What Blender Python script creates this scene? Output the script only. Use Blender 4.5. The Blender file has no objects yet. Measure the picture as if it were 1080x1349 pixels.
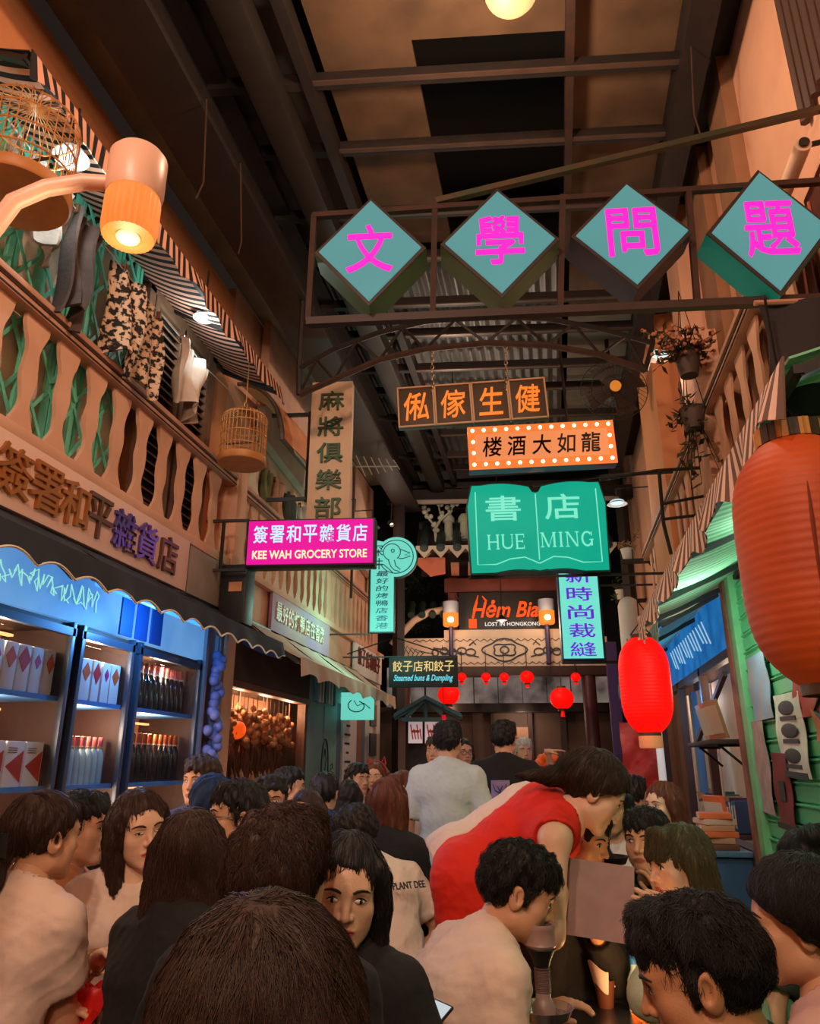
import bpy, bmesh, math, random
import numpy as np
from mathutils import Vector, Matrix, Euler
RND = random.Random(7)
PI = math.pi
S = bpy.context.scene
COL = S.collection

# ---------------------------------------------------------------- camera
CAM_H, F_PX = 1.45, 988.0
PITCH, YAW = math.atan(335 / 988.0), math.radians(10.6)
cam_d = bpy.data.cameras.new('camera'); cam = bpy.data.objects.new('camera', cam_d); COL.objects.link(cam)
cam.location = (0, 0, CAM_H); cam.rotation_euler = (PI / 2 + PITCH, 0, YAW)
cam_d.sensor_fit = 'HORIZONTAL'; cam_d.sensor_width = 36.0; cam_d.lens = 36.0 * F_PX / 1080.0
cam_d.clip_start = .05; cam_d.clip_end = 200
S.camera = cam

# ---------------------------------------------------------------- world, exposure
S.view_settings.view_transform = 'Standard'; S.view_settings.look = 'None'
S.view_settings.exposure = 0.0; S.view_settings.gamma = 1.0; S.view_settings.use_curve_mapping = False
W = bpy.data.worlds.new('night'); S.world = W; W.use_nodes = True
bg = W.node_tree.nodes['Background']; bg.inputs[0].default_value = (.55, .36, .28, 1); bg.inputs[1].default_value = .03
try: S.cycles.sample_clamp_indirect = 4.0
except Exception: pass

def lamp(name, loc, power, col, radius=.08, kind='POINT', parent=None, rot=None, size=None, spot=None):
    d = bpy.data.lights.new(name, kind); d.energy = power; d.color = col
    if kind == 'AREA':
        d.shape = 'RECTANGLE'; d.size, d.size_y = size
    else: d.shadow_soft_size = radius
    if kind == 'SPOT': d.spot_size = math.radians(spot or 120); d.spot_blend = .5
    o = bpy.data.objects.new(name, d); COL.objects.link(o); o.location = loc
    if rot: o.rotation_euler = rot
    if parent: o.parent = parent
    return o
WARM = (1.0, .62, .38); PEACH = (1.0, .74, .56); COOL = (.75, .95, 1.0); BLUE = (.12, .42, 1.0); TEAL = (.25, .95, .8)
LIGHTS = [  # lamps of the alley and added fill lights: name, place, power, colour, radius
    ('rear_fill_light', (-.75, -.9, 4.3), 185, (1, .71, .52), .12),  # this and the next: warm fill added behind the camera
    ('rear_fill_light', (.25, -2.6, 4.2), 235, PEACH, .12),
    ('globe_lamp_light', (-.17, 2.75, 4.72), 85, (1, .68, .46), .10),
    ('added_bulb_light', (-.9, 7.4, 4.9), 40, PEACH, .08),  # this and the next: fill added along the middle of the alley
    ('added_bulb_light', (-.6, 9.6, 3.1), 34, PEACH, .08),
    ('teal_sign_glow', (-1.8, 7.5, 2.9), 26, TEAL, .12),
    ('added_blue_light', (-2.16, 3.9, 2.24), 24, BLUE, .05),  # blue light added under the navy awning
]
for a in LIGHTS: lamp(*a)
# ---------------------------------------------------------------- where a point of the photograph lies on a known plane of the alley
_c, _s = math.cos(PITCH), math.sin(PITCH)
_FH = np.array([-math.sin(YAW), math.cos(YAW), 0]); _R = np.array([math.cos(YAW), math.sin(YAW), 0]); _Z = np.array([0, 0, 1.])
_F = _FH * _c + _Z * _s; _U = _Z * _c - _FH * _s; _O = np.array([0, 0, CAM_H])
def ray(u, v): return _F * F_PX + _R * (u - 540) - _U * (v - 674.5)
def atX(u, v, X): d = ray(u, v); return Vector(_O + d * X / d[0])
def atY(u, v, Y): d = ray(u, v); return Vector(_O + d * Y / d[1])
def atZ(u, v, z): d = ray(u, v); return Vector(_O + d * (z - CAM_H) / d[2])
def atD(u, v, D): d = ray(u, v); return Vector(_O + d * D / F_PX)      # D = depth along the lens axis

# ---------------------------------------------------------------- materials
def lin(c):
    r = []
    for x in c[:3]:
        x /= 255.0; r.append(x / 12.92 if x <= .04045 else ((x + .055) / 1.055) ** 2.4)
    return (*r, 1)
MATS = {}
def mat(name, rgb, rough=.6, metal=0, emit=0, noise=0, nscale=6, bump=0, bscale=40, rgb2=None, alpha=1, trans=0, wave=None, stripe=None, spec=None, coords='Object', ecol=None, sss=0, basek=1, ramp=(.38, .68)):
    """one procedural material; rgb as seen (0-255); noise mixes towards rgb2; stripe=(axis, period, rgb2) alternates two colours"""
    if name in MATS: return MATS[name]
    m = bpy.data.materials.new(name); m.use_nodes = True; MATS[name] = m
    nt = m.node_tree; N = nt.nodes; L = nt.links; b = N['Principled BSDF']
    col = lin(rgb); b.inputs['Base Color'].default_value = col
    b.inputs['Roughness'].default_value = rough; b.inputs['Metallic'].default_value = metal
    if spec is not None: b.inputs['Specular IOR Level'].default_value = spec
    tc = N.new('ShaderNodeTexCoord'); out = None
    def rgbnode(c):
        n = N.new('ShaderNodeRGB'); n.outputs[0].default_value = c; return n.outputs[0]
    cur = rgbnode(col)
    if stripe:
        ax, per, c2 = stripe[:3]; duty = stripe[3] if len(stripe) > 3 else .5
        sep = N.new('ShaderNodeSeparateXYZ'); L.new(tc.outputs['UV' if len(stripe) > 4 else coords], sep.inputs[0])
        mm = N.new('ShaderNodeMath'); mm.operation = 'DIVIDE'; L.new(sep.outputs[ax], mm.inputs[0]); mm.inputs[1].default_value = per
        fr = N.new('ShaderNodeMath'); fr.operation = 'FRACT'; L.new(mm.outputs[0], fr.inputs[0])
        gt = N.new('ShaderNodeMath'); gt.operation = 'GREATER_THAN'; L.new(fr.outputs[0], gt.inputs[0]); gt.inputs[1].default_value = duty
        mx = N.new('ShaderNodeMix'); mx.data_type = 'RGBA'; L.new(gt.outputs[0], mx.inputs['Factor']); L.new(cur, mx.inputs['A']); mx.inputs['B'].default_value = lin(c2)
        cur = mx.outputs['Result']
    if noise:
        nz = N.new('ShaderNodeTexNoise'); nz.inputs['Scale'].default_value = nscale; nz.inputs['Detail'].default_value = 5
        L.new(tc.outputs[coords], nz.inputs['Vector'])
        if wave: 
            mp = N.new('ShaderNodeMapping'); mp.inputs['Scale'].default_value = wave; L.new(tc.outputs[coords], mp.inputs[0]); L.new(mp.outputs[0], nz.inputs['Vector'])
        rp = N.new('ShaderNodeValToRGB'); rp.color_ramp.elements[0].position = ramp[0]; rp.color_ramp.elements[1].position = ramp[1]
        L.new(nz.outputs['Fac'], rp.inputs[0])
        ml = N.new('ShaderNodeMath'); ml.operation = 'MULTIPLY'; ml.inputs[1].default_value = noise; L.new(rp.outputs[0], ml.inputs[0])
        mx = N.new('ShaderNodeMix'); mx.data_type = 'RGBA'; L.new(ml.outputs[0], mx.inputs['Factor']); L.new(cur, mx.inputs['A'])
        mx.inputs['B'].default_value = lin(rgb2) if rgb2 else tuple(x * .45 for x in col[:3]) + (1,)
        cur = mx.outputs['Result']
    if basek < 1:
        mk = N.new('ShaderNodeMix'); mk.data_type = 'RGBA'; mk.inputs['Factor'].default_value = 1 - basek; L.new(cur, mk.inputs['A']); mk.inputs['B'].default_value = (0, 0, 0, 1); L.new(mk.outputs['Result'], b.inputs['Base Color'])
    else: L.new(cur, b.inputs['Base Color'])
    if bump:
        nb = N.new('ShaderNodeTexNoise'); nb.inputs['Scale'].default_value = bscale; nb.inputs['Detail'].default_value = 4; L.new(tc.outputs[coords], nb.inputs['Vector'])
        bp = N.new('ShaderNodeBump'); bp.inputs['Strength'].default_value = bump; bp.inputs['Distance'].default_value = .01; L.new(nb.outputs['Fac'], bp.inputs['Height']); L.new(bp.outputs[0], b.inputs['Normal'])
    if emit:
        if ecol: b.inputs['Emission Color'].default_value = lin(ecol)
        else: L.new(cur, b.inputs['Emission Color'])
        b.inputs['Emission Strength'].default_value = emit
    if trans: b.inputs['Transmission Weight'].default_value = trans
    if alpha < 1: b.inputs['Alpha'].default_value = alpha
    if sss: b.inputs['Subsurface Weight'].default_value = sss; b.inputs['Subsurface Radius'].default_value = (.01, .004, .002)
    return m
def lit(name, rgb, e=1.0, noise=0, rgb2=None, nscale=3):   # a lit sign face: shows rgb
    return mat(name, rgb, .5, emit=e, noise=noise, rgb2=rgb2, nscale=nscale, spec=.2, basek=.15)

# ---------------------------------------------------------------- mesh builder
class MB:
    def __init__(s): s.v = []; s.f = []; s.mi = []; s.cur = 0; s.sm = []
    def add(s, vs, fs, smooth=False):
        o = len(s.v); s.v.extend([tuple(p) for p in vs]); s.f.extend([tuple(i + o for i in f) for f in fs])
        s.mi.extend([s.cur] * len(fs)); s.sm.extend([smooth] * len(fs)); return s
    def box(s, c, d, rot=None, bev=0):
        x, y, z = d[0] / 2, d[1] / 2, d[2] / 2; b = min(bev, x * .9, y * .9, z * .9)
        if b > 0:
            bm = bmesh.new(); bmesh.ops.create_cube(bm, size=1)
            for q in bm.verts: q.co = Vector((q.co.x * d[0], q.co.y * d[1], q.co.z * d[2]))
            bmesh.ops.bevel(bm, geom=bm.edges[:], offset=b, segments=2, affect='EDGES', profile=.6)
            vs = [q.co.copy() for q in bm.verts]; bm.verts.index_update(); fs = [[q.index for q in f.verts] for f in bm.faces]; bm.free()
        else:
            vs = [Vector(p) for p in ((-x, -y, -z), (x, -y, -z), (x, y, -z), (-x, y, -z), (-x, -y, z), (x, -y, z), (x, y, z), (-x, y, z))]
            fs = [(0, 3, 2, 1), (4, 5, 6, 7), (0, 1, 5, 4), (1, 2, 6, 5), (2, 3, 7, 6), (3, 0, 4, 7)]
        if rot is not None:
            M = rot if isinstance(rot, Matrix) else Euler(rot).to_matrix(); vs = [M @ p for p in vs]
        c = Vector(c); return s.add([p + c for p in vs], fs)
    def bb(s, lo, hi, bev=0):
        return s.box([(a + b) / 2 for a, b in zip(lo, hi)], [abs(b - a) for a, b in zip(lo, hi)], None, bev)
    def tube(s, pts, r, n=8, caps=True, flat=None, closed=False):
        pts = [Vector(p) for p in pts]; k = len(pts); rs = r if hasattr(r, '__len__') else [r] * k
        vs = []; up = None
        for i, p in enumerate(pts):
            if closed: t = pts[(i + 1) % k] - pts[i - 1]
            else: t = pts[min(i + 1, k - 1)] - pts[max(i - 1, 0)]
            if t.length < 1e-9: t = Vector((0, 0, 1))
            t.normalize()
            if up is None: up = t.orthogonal().normalized() if flat is None else (Vector(flat) - t * t.dot(Vector(flat))).normalized()
            else:
                up = up - t * up.dot(t)
                up = up.normalized() if up.length > 1e-6 else t.orthogonal().normalized()
            sd = t.cross(up)
            for j in range(n):
                a = 2 * PI * (j + .5) / n; vs.append(p + (up * math.cos(a) + sd * math.sin(a)) * rs[i])
        fs = []
        for i in range(k if closed else k - 1):
            for j in range(n):
                a, b = i * n + j, i * n + (j + 1) % n; c, d = ((i + 1) % k) * n + (j + 1) % n, ((i + 1) % k) * n + j; fs.append((a, b, c, d))
        if caps and not closed: fs += [tuple(range(n))[::-1], tuple((k - 1) * n + j for j in range(n))]
        return s.add(vs, fs, n > 5)
    def bar(s, a, b, w, h=None, up=(0, 0, 1)):
        a, b = Vector(a), Vector(b); t = (b - a); L = t.length; t.normalize(); u = Vector(up); u = u - t * u.dot(t)
        u = u.normalized() if u.length > 1e-5 else t.orthogonal().normalized()
        M = Matrix((t, u.cross(t), u)).transposed(); return s.box((a + b) / 2, (L, w, h or w), M)
    def lathe(s, prof, c=(0, 0, 0), n=24, axis=None, caps=True, lobes=0, lam=0):
        vs = []; k = len(prof)
        for r, z in prof:
            for j in range(n):
                a = 2 * PI * j / n; rr = r * (1 + lam * math.cos(lobes * a)) if lobes else r
                vs.append(Vector((rr * math.cos(a), rr * math.sin(a), z)))
        if axis is not None:
            q = Vector((0, 0, 1)).rotation_difference(Vector(axis)); vs = [q @ p for p in vs]
        c = Vector(c); vs = [p + c for p in vs]
        fs = [(i * n + j, i * n + (j + 1) % n, (i + 1) * n + (j + 1) % n, (i + 1) * n + j) for i in range(k - 1) for j in range(n)]
        if caps: fs += [tuple(range(n))[::-1], tuple((k - 1) * n + j for j in range(n))]
        return s.add(vs, fs, True)
    def ball(s, c, r, n=12, m=8, rot=None):
        r = r if hasattr(r, '__len__') else (r, r, r); vs = []; 
        for i in range(1, m):
            t = PI * i / m
            for j in range(n):
                a = 2 * PI * j / n; vs.append(Vector((r[0] * math.sin(t) * math.cos(a), r[1] * math.sin(t) * math.sin(a), r[2] * math.cos(t))))
        vs += [Vector((0, 0, r[2])), Vector((0, 0, -r[2]))]; T, B = len(vs) - 2, len(vs) - 1
        fs = [(i * n + j, (i + 1) * n + j, (i + 1) * n + (j + 1) % n, i * n + (j + 1) % n) for i in range(m - 2) for j in range(n)]
        fs += [(T, j, (j + 1) % n) for j in range(n)] + [(B, (m - 2) * n + (j + 1) % n, (m - 2) * n + j) for j in range(n)]
        if rot is not None: M = Euler(rot).to_matrix(); vs = [M @ p for p in vs]
        c = Vector(c); return s.add([p + c for p in vs], fs, True)
    def prism(s, poly, a, b, plane='xz', M=None):
        """2D outline pushed from a to b along the third axis"""
        k = len(poly); mk = {'xz': lambda p, t: (p[0], t, p[1]), 'xy': lambda p, t: (p[0], p[1], t), 'yz': lambda p, t: (t, p[0], p[1])}[plane]
        vs = [Vector(mk(p, a)) for p in poly] + [Vector(mk(p, b)) for p in poly]
        if M is not None: vs = [M @ p for p in vs]
        fs = [tuple(range(k)), tuple(range(2 * k - 1, k - 1, -1))] + [(i, i + k, (i + 1) % k + k, (i + 1) % k) for i in range(k)]
        return s.add(vs, fs)
    def sheet(s, fn, nu, nv, th=0.004):
        """a surface fn(u, v) (0..1) given real thickness th"""
        P = [[Vector(fn(i / nu, j / nv)) for j in range(nv + 1)] for i in range(nu + 1)]
        Nn = [[None] * (nv + 1) for _ in range(nu + 1)]
        for i in range(nu + 1):
            for j in range(nv + 1):
                a = P[min(i + 1, nu)][j] - P[max(i - 1, 0)][j]; b = P[i][min(j + 1, nv)] - P[i][max(j - 1, 0)]; q = a.cross(b)
                Nn[i][j] = q.normalized() if q.length > 1e-12 else Vector((0, 0, 1))
        w = nv + 1; n1 = (nu + 1) * w
        vs = [P[i][j] + Nn[i][j] * th / 2 for i in range(nu + 1) for j in range(w)] + [P[i][j] - Nn[i][j] * th / 2 for i in range(nu + 1) for j in range(w)]
        fs = []
        for i in range(nu):
            for j in range(nv):
                a, b, c, d = i * w + j, (i + 1) * w + j, (i + 1) * w + j + 1, i * w + j + 1; fs += [(a, b, c, d), (d + n1, c + n1, b + n1, a + n1)]
        rim = [i * w for i in range(nu + 1)] + [nu * w + j for j in range(1, w)] + [i * w + nv for i in range(nu - 1, -1, -1)] + [j for j in range(nv - 1, 0, -1)]
        for a, b in zip(rim, rim[1:] + rim[:1]): fs.append((b, a, a + n1, b + n1))
        return s.add(vs, fs, True)
    def build(s, name, m=None, parent=None, angle=40, loc=None, rot=None, uv=None):
        me = bpy.data.meshes.new(name); me.from_pydata(s.v, [], s.f)
        ms = m if isinstance(m, (list, tuple)) else [m]
        for q in ms: me.materials.append(q)
        me.polygons.foreach_set('material_index', s.mi); me.polygons.foreach_set('use_smooth', [True] * len(s.f))
        me.update()
        try: me.set_sharp_from_angle(angle=math.radians(angle))
        except Exception: pass
        o = bpy.data.objects.new(name, me); COL.objects.link(o)
        if parent: o.parent = parent
        if loc is not None: o.location = loc
        if rot is not None: o.rotation_euler = rot
        return o

def tag(o, label=None, cat=None, group=None, kind=None):
    if label: o['label'] = label
    if cat: o['category'] = cat
    if group: o['group'] = group
    if kind: o['kind'] = kind
    return o
def thing(name, label, cat, loc=(0, 0, 0), rotz=0, group=None, rot=None):
    o = bpy.data.objects.new(name, None); COL.objects.link(o); o.empty_display_size = .1
    o.location = loc; o.rotation_euler = rot or (0, 0, rotz); return tag(o, label, cat, group)
def struct(mb, name, m, angle=40): o = mb.build(name, m, angle=angle); o['kind'] = 'structure'; return o
def copy_tree(o, loc=None, rot=None, label=None, parent=None):
    kids = [c for c in bpy.data.objects if c.parent == o] if parent is None else list(o.children)
    c = o.copy(); COL.objects.link(c)
    if parent: c.parent = parent
    for k in kids: copy_tree(k, parent=c)
    if loc is not None: c.location = loc
    if rot is not None: c.rotation_euler = rot
    if label: c['label'] = label
    return c

# ---------------------------------------------------------------- lettering: real glyphs as solid mesh, stood up in the x-z plane facing -y
def glyphs(txt, w, h, depth=.01, bold=0, shear=0, spacing=1.0, keep=False):
    cu = bpy.data.curves.new('lettering', 'FONT'); cu.body = txt; cu.extrude = depth / 2; cu.offset = bold; cu.shear = shear; cu.space_character = spacing; cu.resolution_u = 3
    o = bpy.data.objects.new('lettering', cu); COL.objects.link(o); bpy.context.view_layer.update()
    me = bpy.data.meshes.new_from_object(o.evaluated_get(bpy.context.evaluated_depsgraph_get()))
    vs = np.empty(len(me.vertices) * 3, np.float32); me.vertices.foreach_get('co', vs); vs = vs.reshape(-1, 3)
    fs = [tuple(p.vertices) for p in me.polygons]
    bpy.data.objects.remove(o); bpy.data.curves.remove(cu); bpy.data.meshes.remove(me)
    lo, hi = vs.min(0), vs.max(0); sx = w / (hi[0] - lo[0]); sy = h / (hi[1] - lo[1])
    if keep: sx = sy = min(sx, sy)
    zs = 1.0
    out = np.stack([(vs[:, 0] - (lo[0] + hi[0]) / 2) * sx, -vs[:, 2] * (depth / max(1e-6, hi[2] - lo[2])), (vs[:, 1] - (lo[1] + hi[1]) / 2) * sy], 1)
    return out, fs
def lettering(txt, w, h, m, parent, at=(0, 0, 0), depth=.01, bold=0, shear=0, spacing=1.0, name='lettering', M=None, keep=False):
    vs, fs = glyphs(txt, w, h, depth, bold, shear, spacing, keep)
    mb = MB(); at = Vector(at); mb.add([(M @ Vector(p) if M is not None else Vector(p)) + at for p in vs], fs)
    return mb.build(name, m, parent, angle=30)
def column_text(txt, w, h, m, parent, at=(0, 0, 0), depth=.01, bold=0, M=None, fill=.82, name='lettering', shear=0):
    """characters one under another, h in all"""
    mb = MB(); n = len(txt); ch = h / n; at = Vector(at)
    for i, t in enumerate(txt):
        vs, fs = glyphs(t, w, ch * fill, depth, bold, shear)
        off = Vector((0, 0, h / 2 - ch * (i + .5)))
        mb.add([(M @ (Vector(p) + off) if M is not None else Vector(p) + off) + at for p in vs], fs)
    return mb.build(name, m, parent, angle=30)
def row_text(txt, w, h, m, parent, at=(0, 0, 0), depth=.01, bold=0, M=None, fill=.85, name='lettering', shear=0):
    mb = MB(); n = len(txt); cw = w / n; at = Vector(at)
    for i, t in enumerate(txt):
        vs, fs = glyphs(t, cw * fill, h, depth, bold, shear)
        off = Vector((-w / 2 + cw * (i + .5), 0, 0))
        mb.add([(M @ (Vector(p) + off) if M is not None else Vector(p) + off) + at for p in vs], fs)
    return mb.build(name, m, parent, angle=30)
FACE_X = Matrix.Rotation(PI / 2, 3, 'Z')      # lettering turned to face +x (a sign on the left wall)
# ---------------------------------------------------------------- sculpting: smooth unions of simple solids on a grid, skinned as one closed mesh
class Clay:
    def __init__(s, lo, hi, res):
        s.lo = np.array(lo, np.float32); s.res = res; n = np.ceil((np.array(hi) - s.lo) / res).astype(int) + 1; s.n = n
        s.ax = [s.lo[i] + np.arange(n[i], dtype=np.float32) * res for i in range(3)]
        s.D = np.full(n, .2, np.float32)
    def sub(s, lo, hi):
        sl = []
        for i in range(3):
            a = max(0, int((lo[i] - s.lo[i]) / s.res)); b = min(s.n[i], int((hi[i] - s.lo[i]) / s.res) + 2)
            if b <= a: return None, None
            sl.append(slice(a, b))
        g = (s.ax[0][sl[0]][:, None, None], s.ax[1][sl[1]][None, :, None], s.ax[2][sl[2]][None, None, :]); return tuple(sl), g
    def mix(s, sl, d, k, mode):
        A = s.D[sl]
        if mode == 'sub':
            h = np.clip(.5 - .5 * (A + d) / k, 0, 1); s.D[sl] = A * (1 - h) - d * h + k * h * (1 - h)
        elif mode == 'and':
            s.D[sl] = np.maximum(A, d)
        else:
            h = np.clip(.5 + .5 * (A - d) / k, 0, 1); s.D[sl] = A * (1 - h) + d * h - k * h * (1 - h)
    def cone(s, a, b, r1, r2, k=.02, mode='add'):
        a = np.array(a, np.float32); b = np.array(b, np.float32); m = max(r1, r2) + k * 1.2 + .03
        sl, g = s.sub(np.minimum(a, b) - m, np.maximum(a, b) + m)
        if sl is None: return s
        ab = b - a; L2 = float(ab @ ab) + 1e-9
        px, py, pz = g[0] - a[0], g[1] - a[1], g[2] - a[2]
        t = np.clip((px * ab[0] + py * ab[1] + pz * ab[2]) / L2, 0, 1)
        d = np.sqrt((px - t * ab[0]) ** 2 + (py - t * ab[1]) ** 2 + (pz - t * ab[2]) ** 2) - (r1 + (r2 - r1) * t)
        s.mix(sl, d, k, mode); return s
    def ell(s, c, r, k=.02, mode='add', M=None):
        c = np.array(c, np.float32); r = np.array(r, np.float32); m = float(r.max()) + k * 1.2 + .03
        sl, g = s.sub(c - m, c + m)
        if sl is None: return s
        x, y, z = g[0] - c[0], g[1] - c[1], g[2] - c[2]
        if M is not None:
            M = np.array(M, np.float32); x, y, z = (M[0, i] * x + M[1, i] * y + M[2, i] * z for i in range(3))
        q = np.sqrt((x / r[0]) ** 2 + (y / r[1]) ** 2 + (z / r[2]) ** 2)
        g2 = np.sqrt((x / r[0] ** 2) ** 2 + (y / r[1] ** 2) ** 2 + (z / r[2] ** 2) ** 2) + 1e-6
        s.mix(sl, q * (q - 1) / g2, k, mode); return s
    def half(s, p, n, mode='and', k=.01):
        """keep what lies behind the plane through p with normal n"""
        n = np.array(n, np.float32); n = n / np.linalg.norm(n); p = np.array(p, np.float32)
        d = (s.ax[0][:, None, None] - p[0]) * n[0] + (s.ax[1][None, :, None] - p[1]) * n[1] + (s.ax[2][None, None, :] - p[2]) * n[2]
        s.D = np.maximum(s.D, d); return s
    def sample(s, P):
        q = np.clip((P - s.lo) / s.res, 0, s.n - 1.001); i = q.astype(int); f = q - i; out = 0
        for a in (0, 1):
            for b in (0, 1):
                for c in (0, 1):
                    w = (f[:, 0] if a else 1 - f[:, 0]) * (f[:, 1] if b else 1 - f[:, 1]) * (f[:, 2] if c else 1 - f[:, 2])
                    out = out + w * s.D[i[:, 0] + a, i[:, 1] + b, i[:, 2] + c]
        return out
    def grad(s, P):
        e = s.res; g = np.stack([s.sample(P + np.eye(3)[i] * e) - s.sample(P - np.eye(3)[i] * e) for i in range(3)], 1)
        return g / (np.linalg.norm(g, axis=1, keepdims=True) + 1e-9)
    def skin(s):
        D = s.D; D[0] = D[-1] = .05; D[:, 0] = D[:, -1] = .05; D[:, :, 0] = D[:, :, -1] = .05
        ins = D < 0; nx, ny, nz = D.shape
        cnt = np.zeros((nx - 1, ny - 1, nz - 1), np.int8)
        for a in (0, 1):
            for b in (0, 1):
                for c in (0, 1): cnt += ins[a:nx - 1 + a, b:ny - 1 + b, c:nz - 1 + c]
        act = (cnt > 0) & (cnt < 8); idx = np.argwhere(act)
        if len(idx) == 0: return np.zeros((0, 3)), np.zeros((0, 4), int)
        ids = np.full(act.shape, -1, np.int64); ids[act] = np.arange(len(idx))
        acc = np.zeros((len(idx), 3)); num = np.zeros(len(idx))
        cor = [(a, b, c) for a in (0, 1) for b in (0, 1) for c in (0, 1)]
        val = {q: D[idx[:, 0] + q[0], idx[:, 1] + q[1], idx[:, 2] + q[2]] for q in cor}
        for q in cor:
            for ax in range(3):
                if q[ax]: continue
                q2 = list(q); q2[ax] = 1; q2 = tuple(q2); v0, v1 = val[q], val[q2]; m = (v0 < 0) != (v1 < 0)
                t = np.where(m, v0 / np.where(m, v0 - v1, 1), 0); p = np.tile(np.array(q, float), (len(idx), 1)); p[:, ax] += t
                acc[m] += p[m]; num[m] += 1
        V = s.lo + (idx + acc / num[:, None]) * s.res
        F = []
        for ax in range(3):
            sl0 = [slice(None)] * 3; sl1 = [slice(None)] * 3; sl0[ax] = slice(0, -1); sl1[ax] = slice(1, None)
            A, B = ins[tuple(sl0)], ins[tuple(sl1)]; e = np.argwhere(A != B); u, v = (ax + 1) % 3, (ax + 2) % 3
            e = e[(e[:, u] > 0) & (e[:, v] > 0) & (e[:, u] < D.shape[u] - 1) & (e[:, v] < D.shape[v] - 1)]
            flip = ~A[e[:, 0], e[:, 1], e[:, 2]]
            def cell(du, dv): c = e.copy(); c[:, u] -= du; c[:, v] -= dv; return ids[c[:, 0], c[:, 1], c[:, 2]]
            q = np.stack([cell(1, 1), cell(0, 1), cell(0, 0), cell(1, 0)], 1); q[flip] = q[flip][:, ::-1]; F.append(q)
        return V, np.concatenate(F)
def smooth_np(V, F, it=2, lam=.5):
    n = len(V); e = np.concatenate([F[:, [0, 1]], F[:, [1, 2]], F[:, [2, 3]], F[:, [3, 0]]])
    deg = np.bincount(e[:, 0], minlength=n) + np.bincount(e[:, 1], minlength=n)
    for _ in range(it):
        A = np.zeros_like(V)
        for c in range(3):
            A[:, c] = np.bincount(e[:, 0], V[e[:, 1], c], n) + np.bincount(e[:, 1], V[e[:, 0], c], n)
        V = V + lam * (A / np.maximum(deg, 1)[:, None] - V)
    return V
def np_mesh(name, V, F, mats, parent=None, loc=None, mi=None, attrs=None, M=None):
    me = bpy.data.meshes.new(name); nv, nf = len(V), len(F)
    if M is not None: V = V @ np.array(M.to_3x3()).T + np.array(M.translation)
    me.vertices.add(nv); me.vertices.foreach_set('co', np.asarray(V, np.float32).ravel())
    k = F.shape[1]; me.loops.add(nf * k); me.loops.foreach_set('vertex_index', F.astype(np.int32).ravel())
    me.polygons.add(nf); me.polygons.foreach_set('loop_start', np.arange(0, nf * k, k, dtype=np.int32))
    for m in (mats if isinstance(mats, (list, tuple)) else [mats]): me.materials.append(m)
    if mi is not None: me.polygons.foreach_set('material_index', mi.astype(np.int32))
    me.polygons.foreach_set('use_smooth', np.ones(nf, bool))
    me.update(calc_edges=True); me.validate()
    for an, arr in (attrs or {}).items():
        at = me.attributes.new(an, 'FLOAT', 'POINT'); at.data.foreach_set('value', arr.astype(np.float32))
    o = bpy.data.objects.new(name, me); COL.objects.link(o)
    if parent: o.parent = parent
    if loc is not None: o.location = loc
    return o
# ---------------------------------------------------------------- the setting
CROSS = math.radians(6.7); CX = Vector((math.cos(CROSS), math.sin(CROSS), 0)); CN = Vector((-math.sin(CROSS), math.cos(CROSS), 0))
def cp(u, v, Y):
    """point of the photograph on the upright plane across the alley that meets its middle line at Y"""
    d = Vector(ray(u, v)); o = Vector(_O); k = (Vector((0, Y, 0)) - o).dot(CN) / d.dot(CN); return o + d * k
XL, XR = -2.4, 1.15
PLASTER = mat('plaster_peach', (222, 168, 136), .85, noise=.35, nscale=2.2, rgb2=(176, 118, 88), bump=.2, bscale=30)
PLASTER_O = mat('plaster_orange', (222, 146, 96), .85, noise=.3, nscale=1.6, rgb2=(180, 104, 60), bump=.2, bscale=30)
PLASTER_W = mat('plaster_white', (214, 204, 194), .8, noise=.3, nscale=3, rgb2=(168, 158, 150))
STEEL = mat('steel_dark', (34, 29, 27), .6, .2, noise=.5, nscale=9, rgb2=(54, 38, 29))
STEEL_RUST = mat('steel_rust', (70, 44, 33), .7, .2, noise=.6, nscale=12, rgb2=(40, 30, 26))
BLACK = mat('black_paint', (24, 22, 22), .5); CHARCOAL = mat('charcoal', (44, 40, 40), .7)
ROOF_P = mat('roof_panel', (112, 84, 60), .8, noise=.6, nscale=3, rgb2=(58, 42, 30)); ROOF_G = mat('roof_panel_grey', (112, 104, 92), .8, noise=.4, nscale=3, rgb2=(76, 68, 60))
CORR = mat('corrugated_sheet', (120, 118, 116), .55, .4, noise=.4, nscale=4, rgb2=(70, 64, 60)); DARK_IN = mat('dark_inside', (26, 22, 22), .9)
FLOOR_M = mat('floor_tiles', (74, 62, 58), .6, noise=.5, nscale=7, rgb2=(44, 36, 34))
TEALDARK = mat('dark_teal_wall', (38, 58, 60), .8, noise=.6, nscale=4, rgb2=(20, 28, 30))
WOOD = mat('wood_brown', (112, 70, 44), .6, noise=.5, nscale=5, rgb2=(70, 40, 24), wave=(4, 4, 40)); WOOD_D = mat('wood_dark', (62, 40, 32), .6, noise=.5, nscale=5, rgb2=(36, 24, 20), wave=(30, 30, 3))
WOOD_R = mat('wood_red', (122, 52, 36), .55, noise=.4, nscale=6, rgb2=(78, 30, 22))

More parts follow.
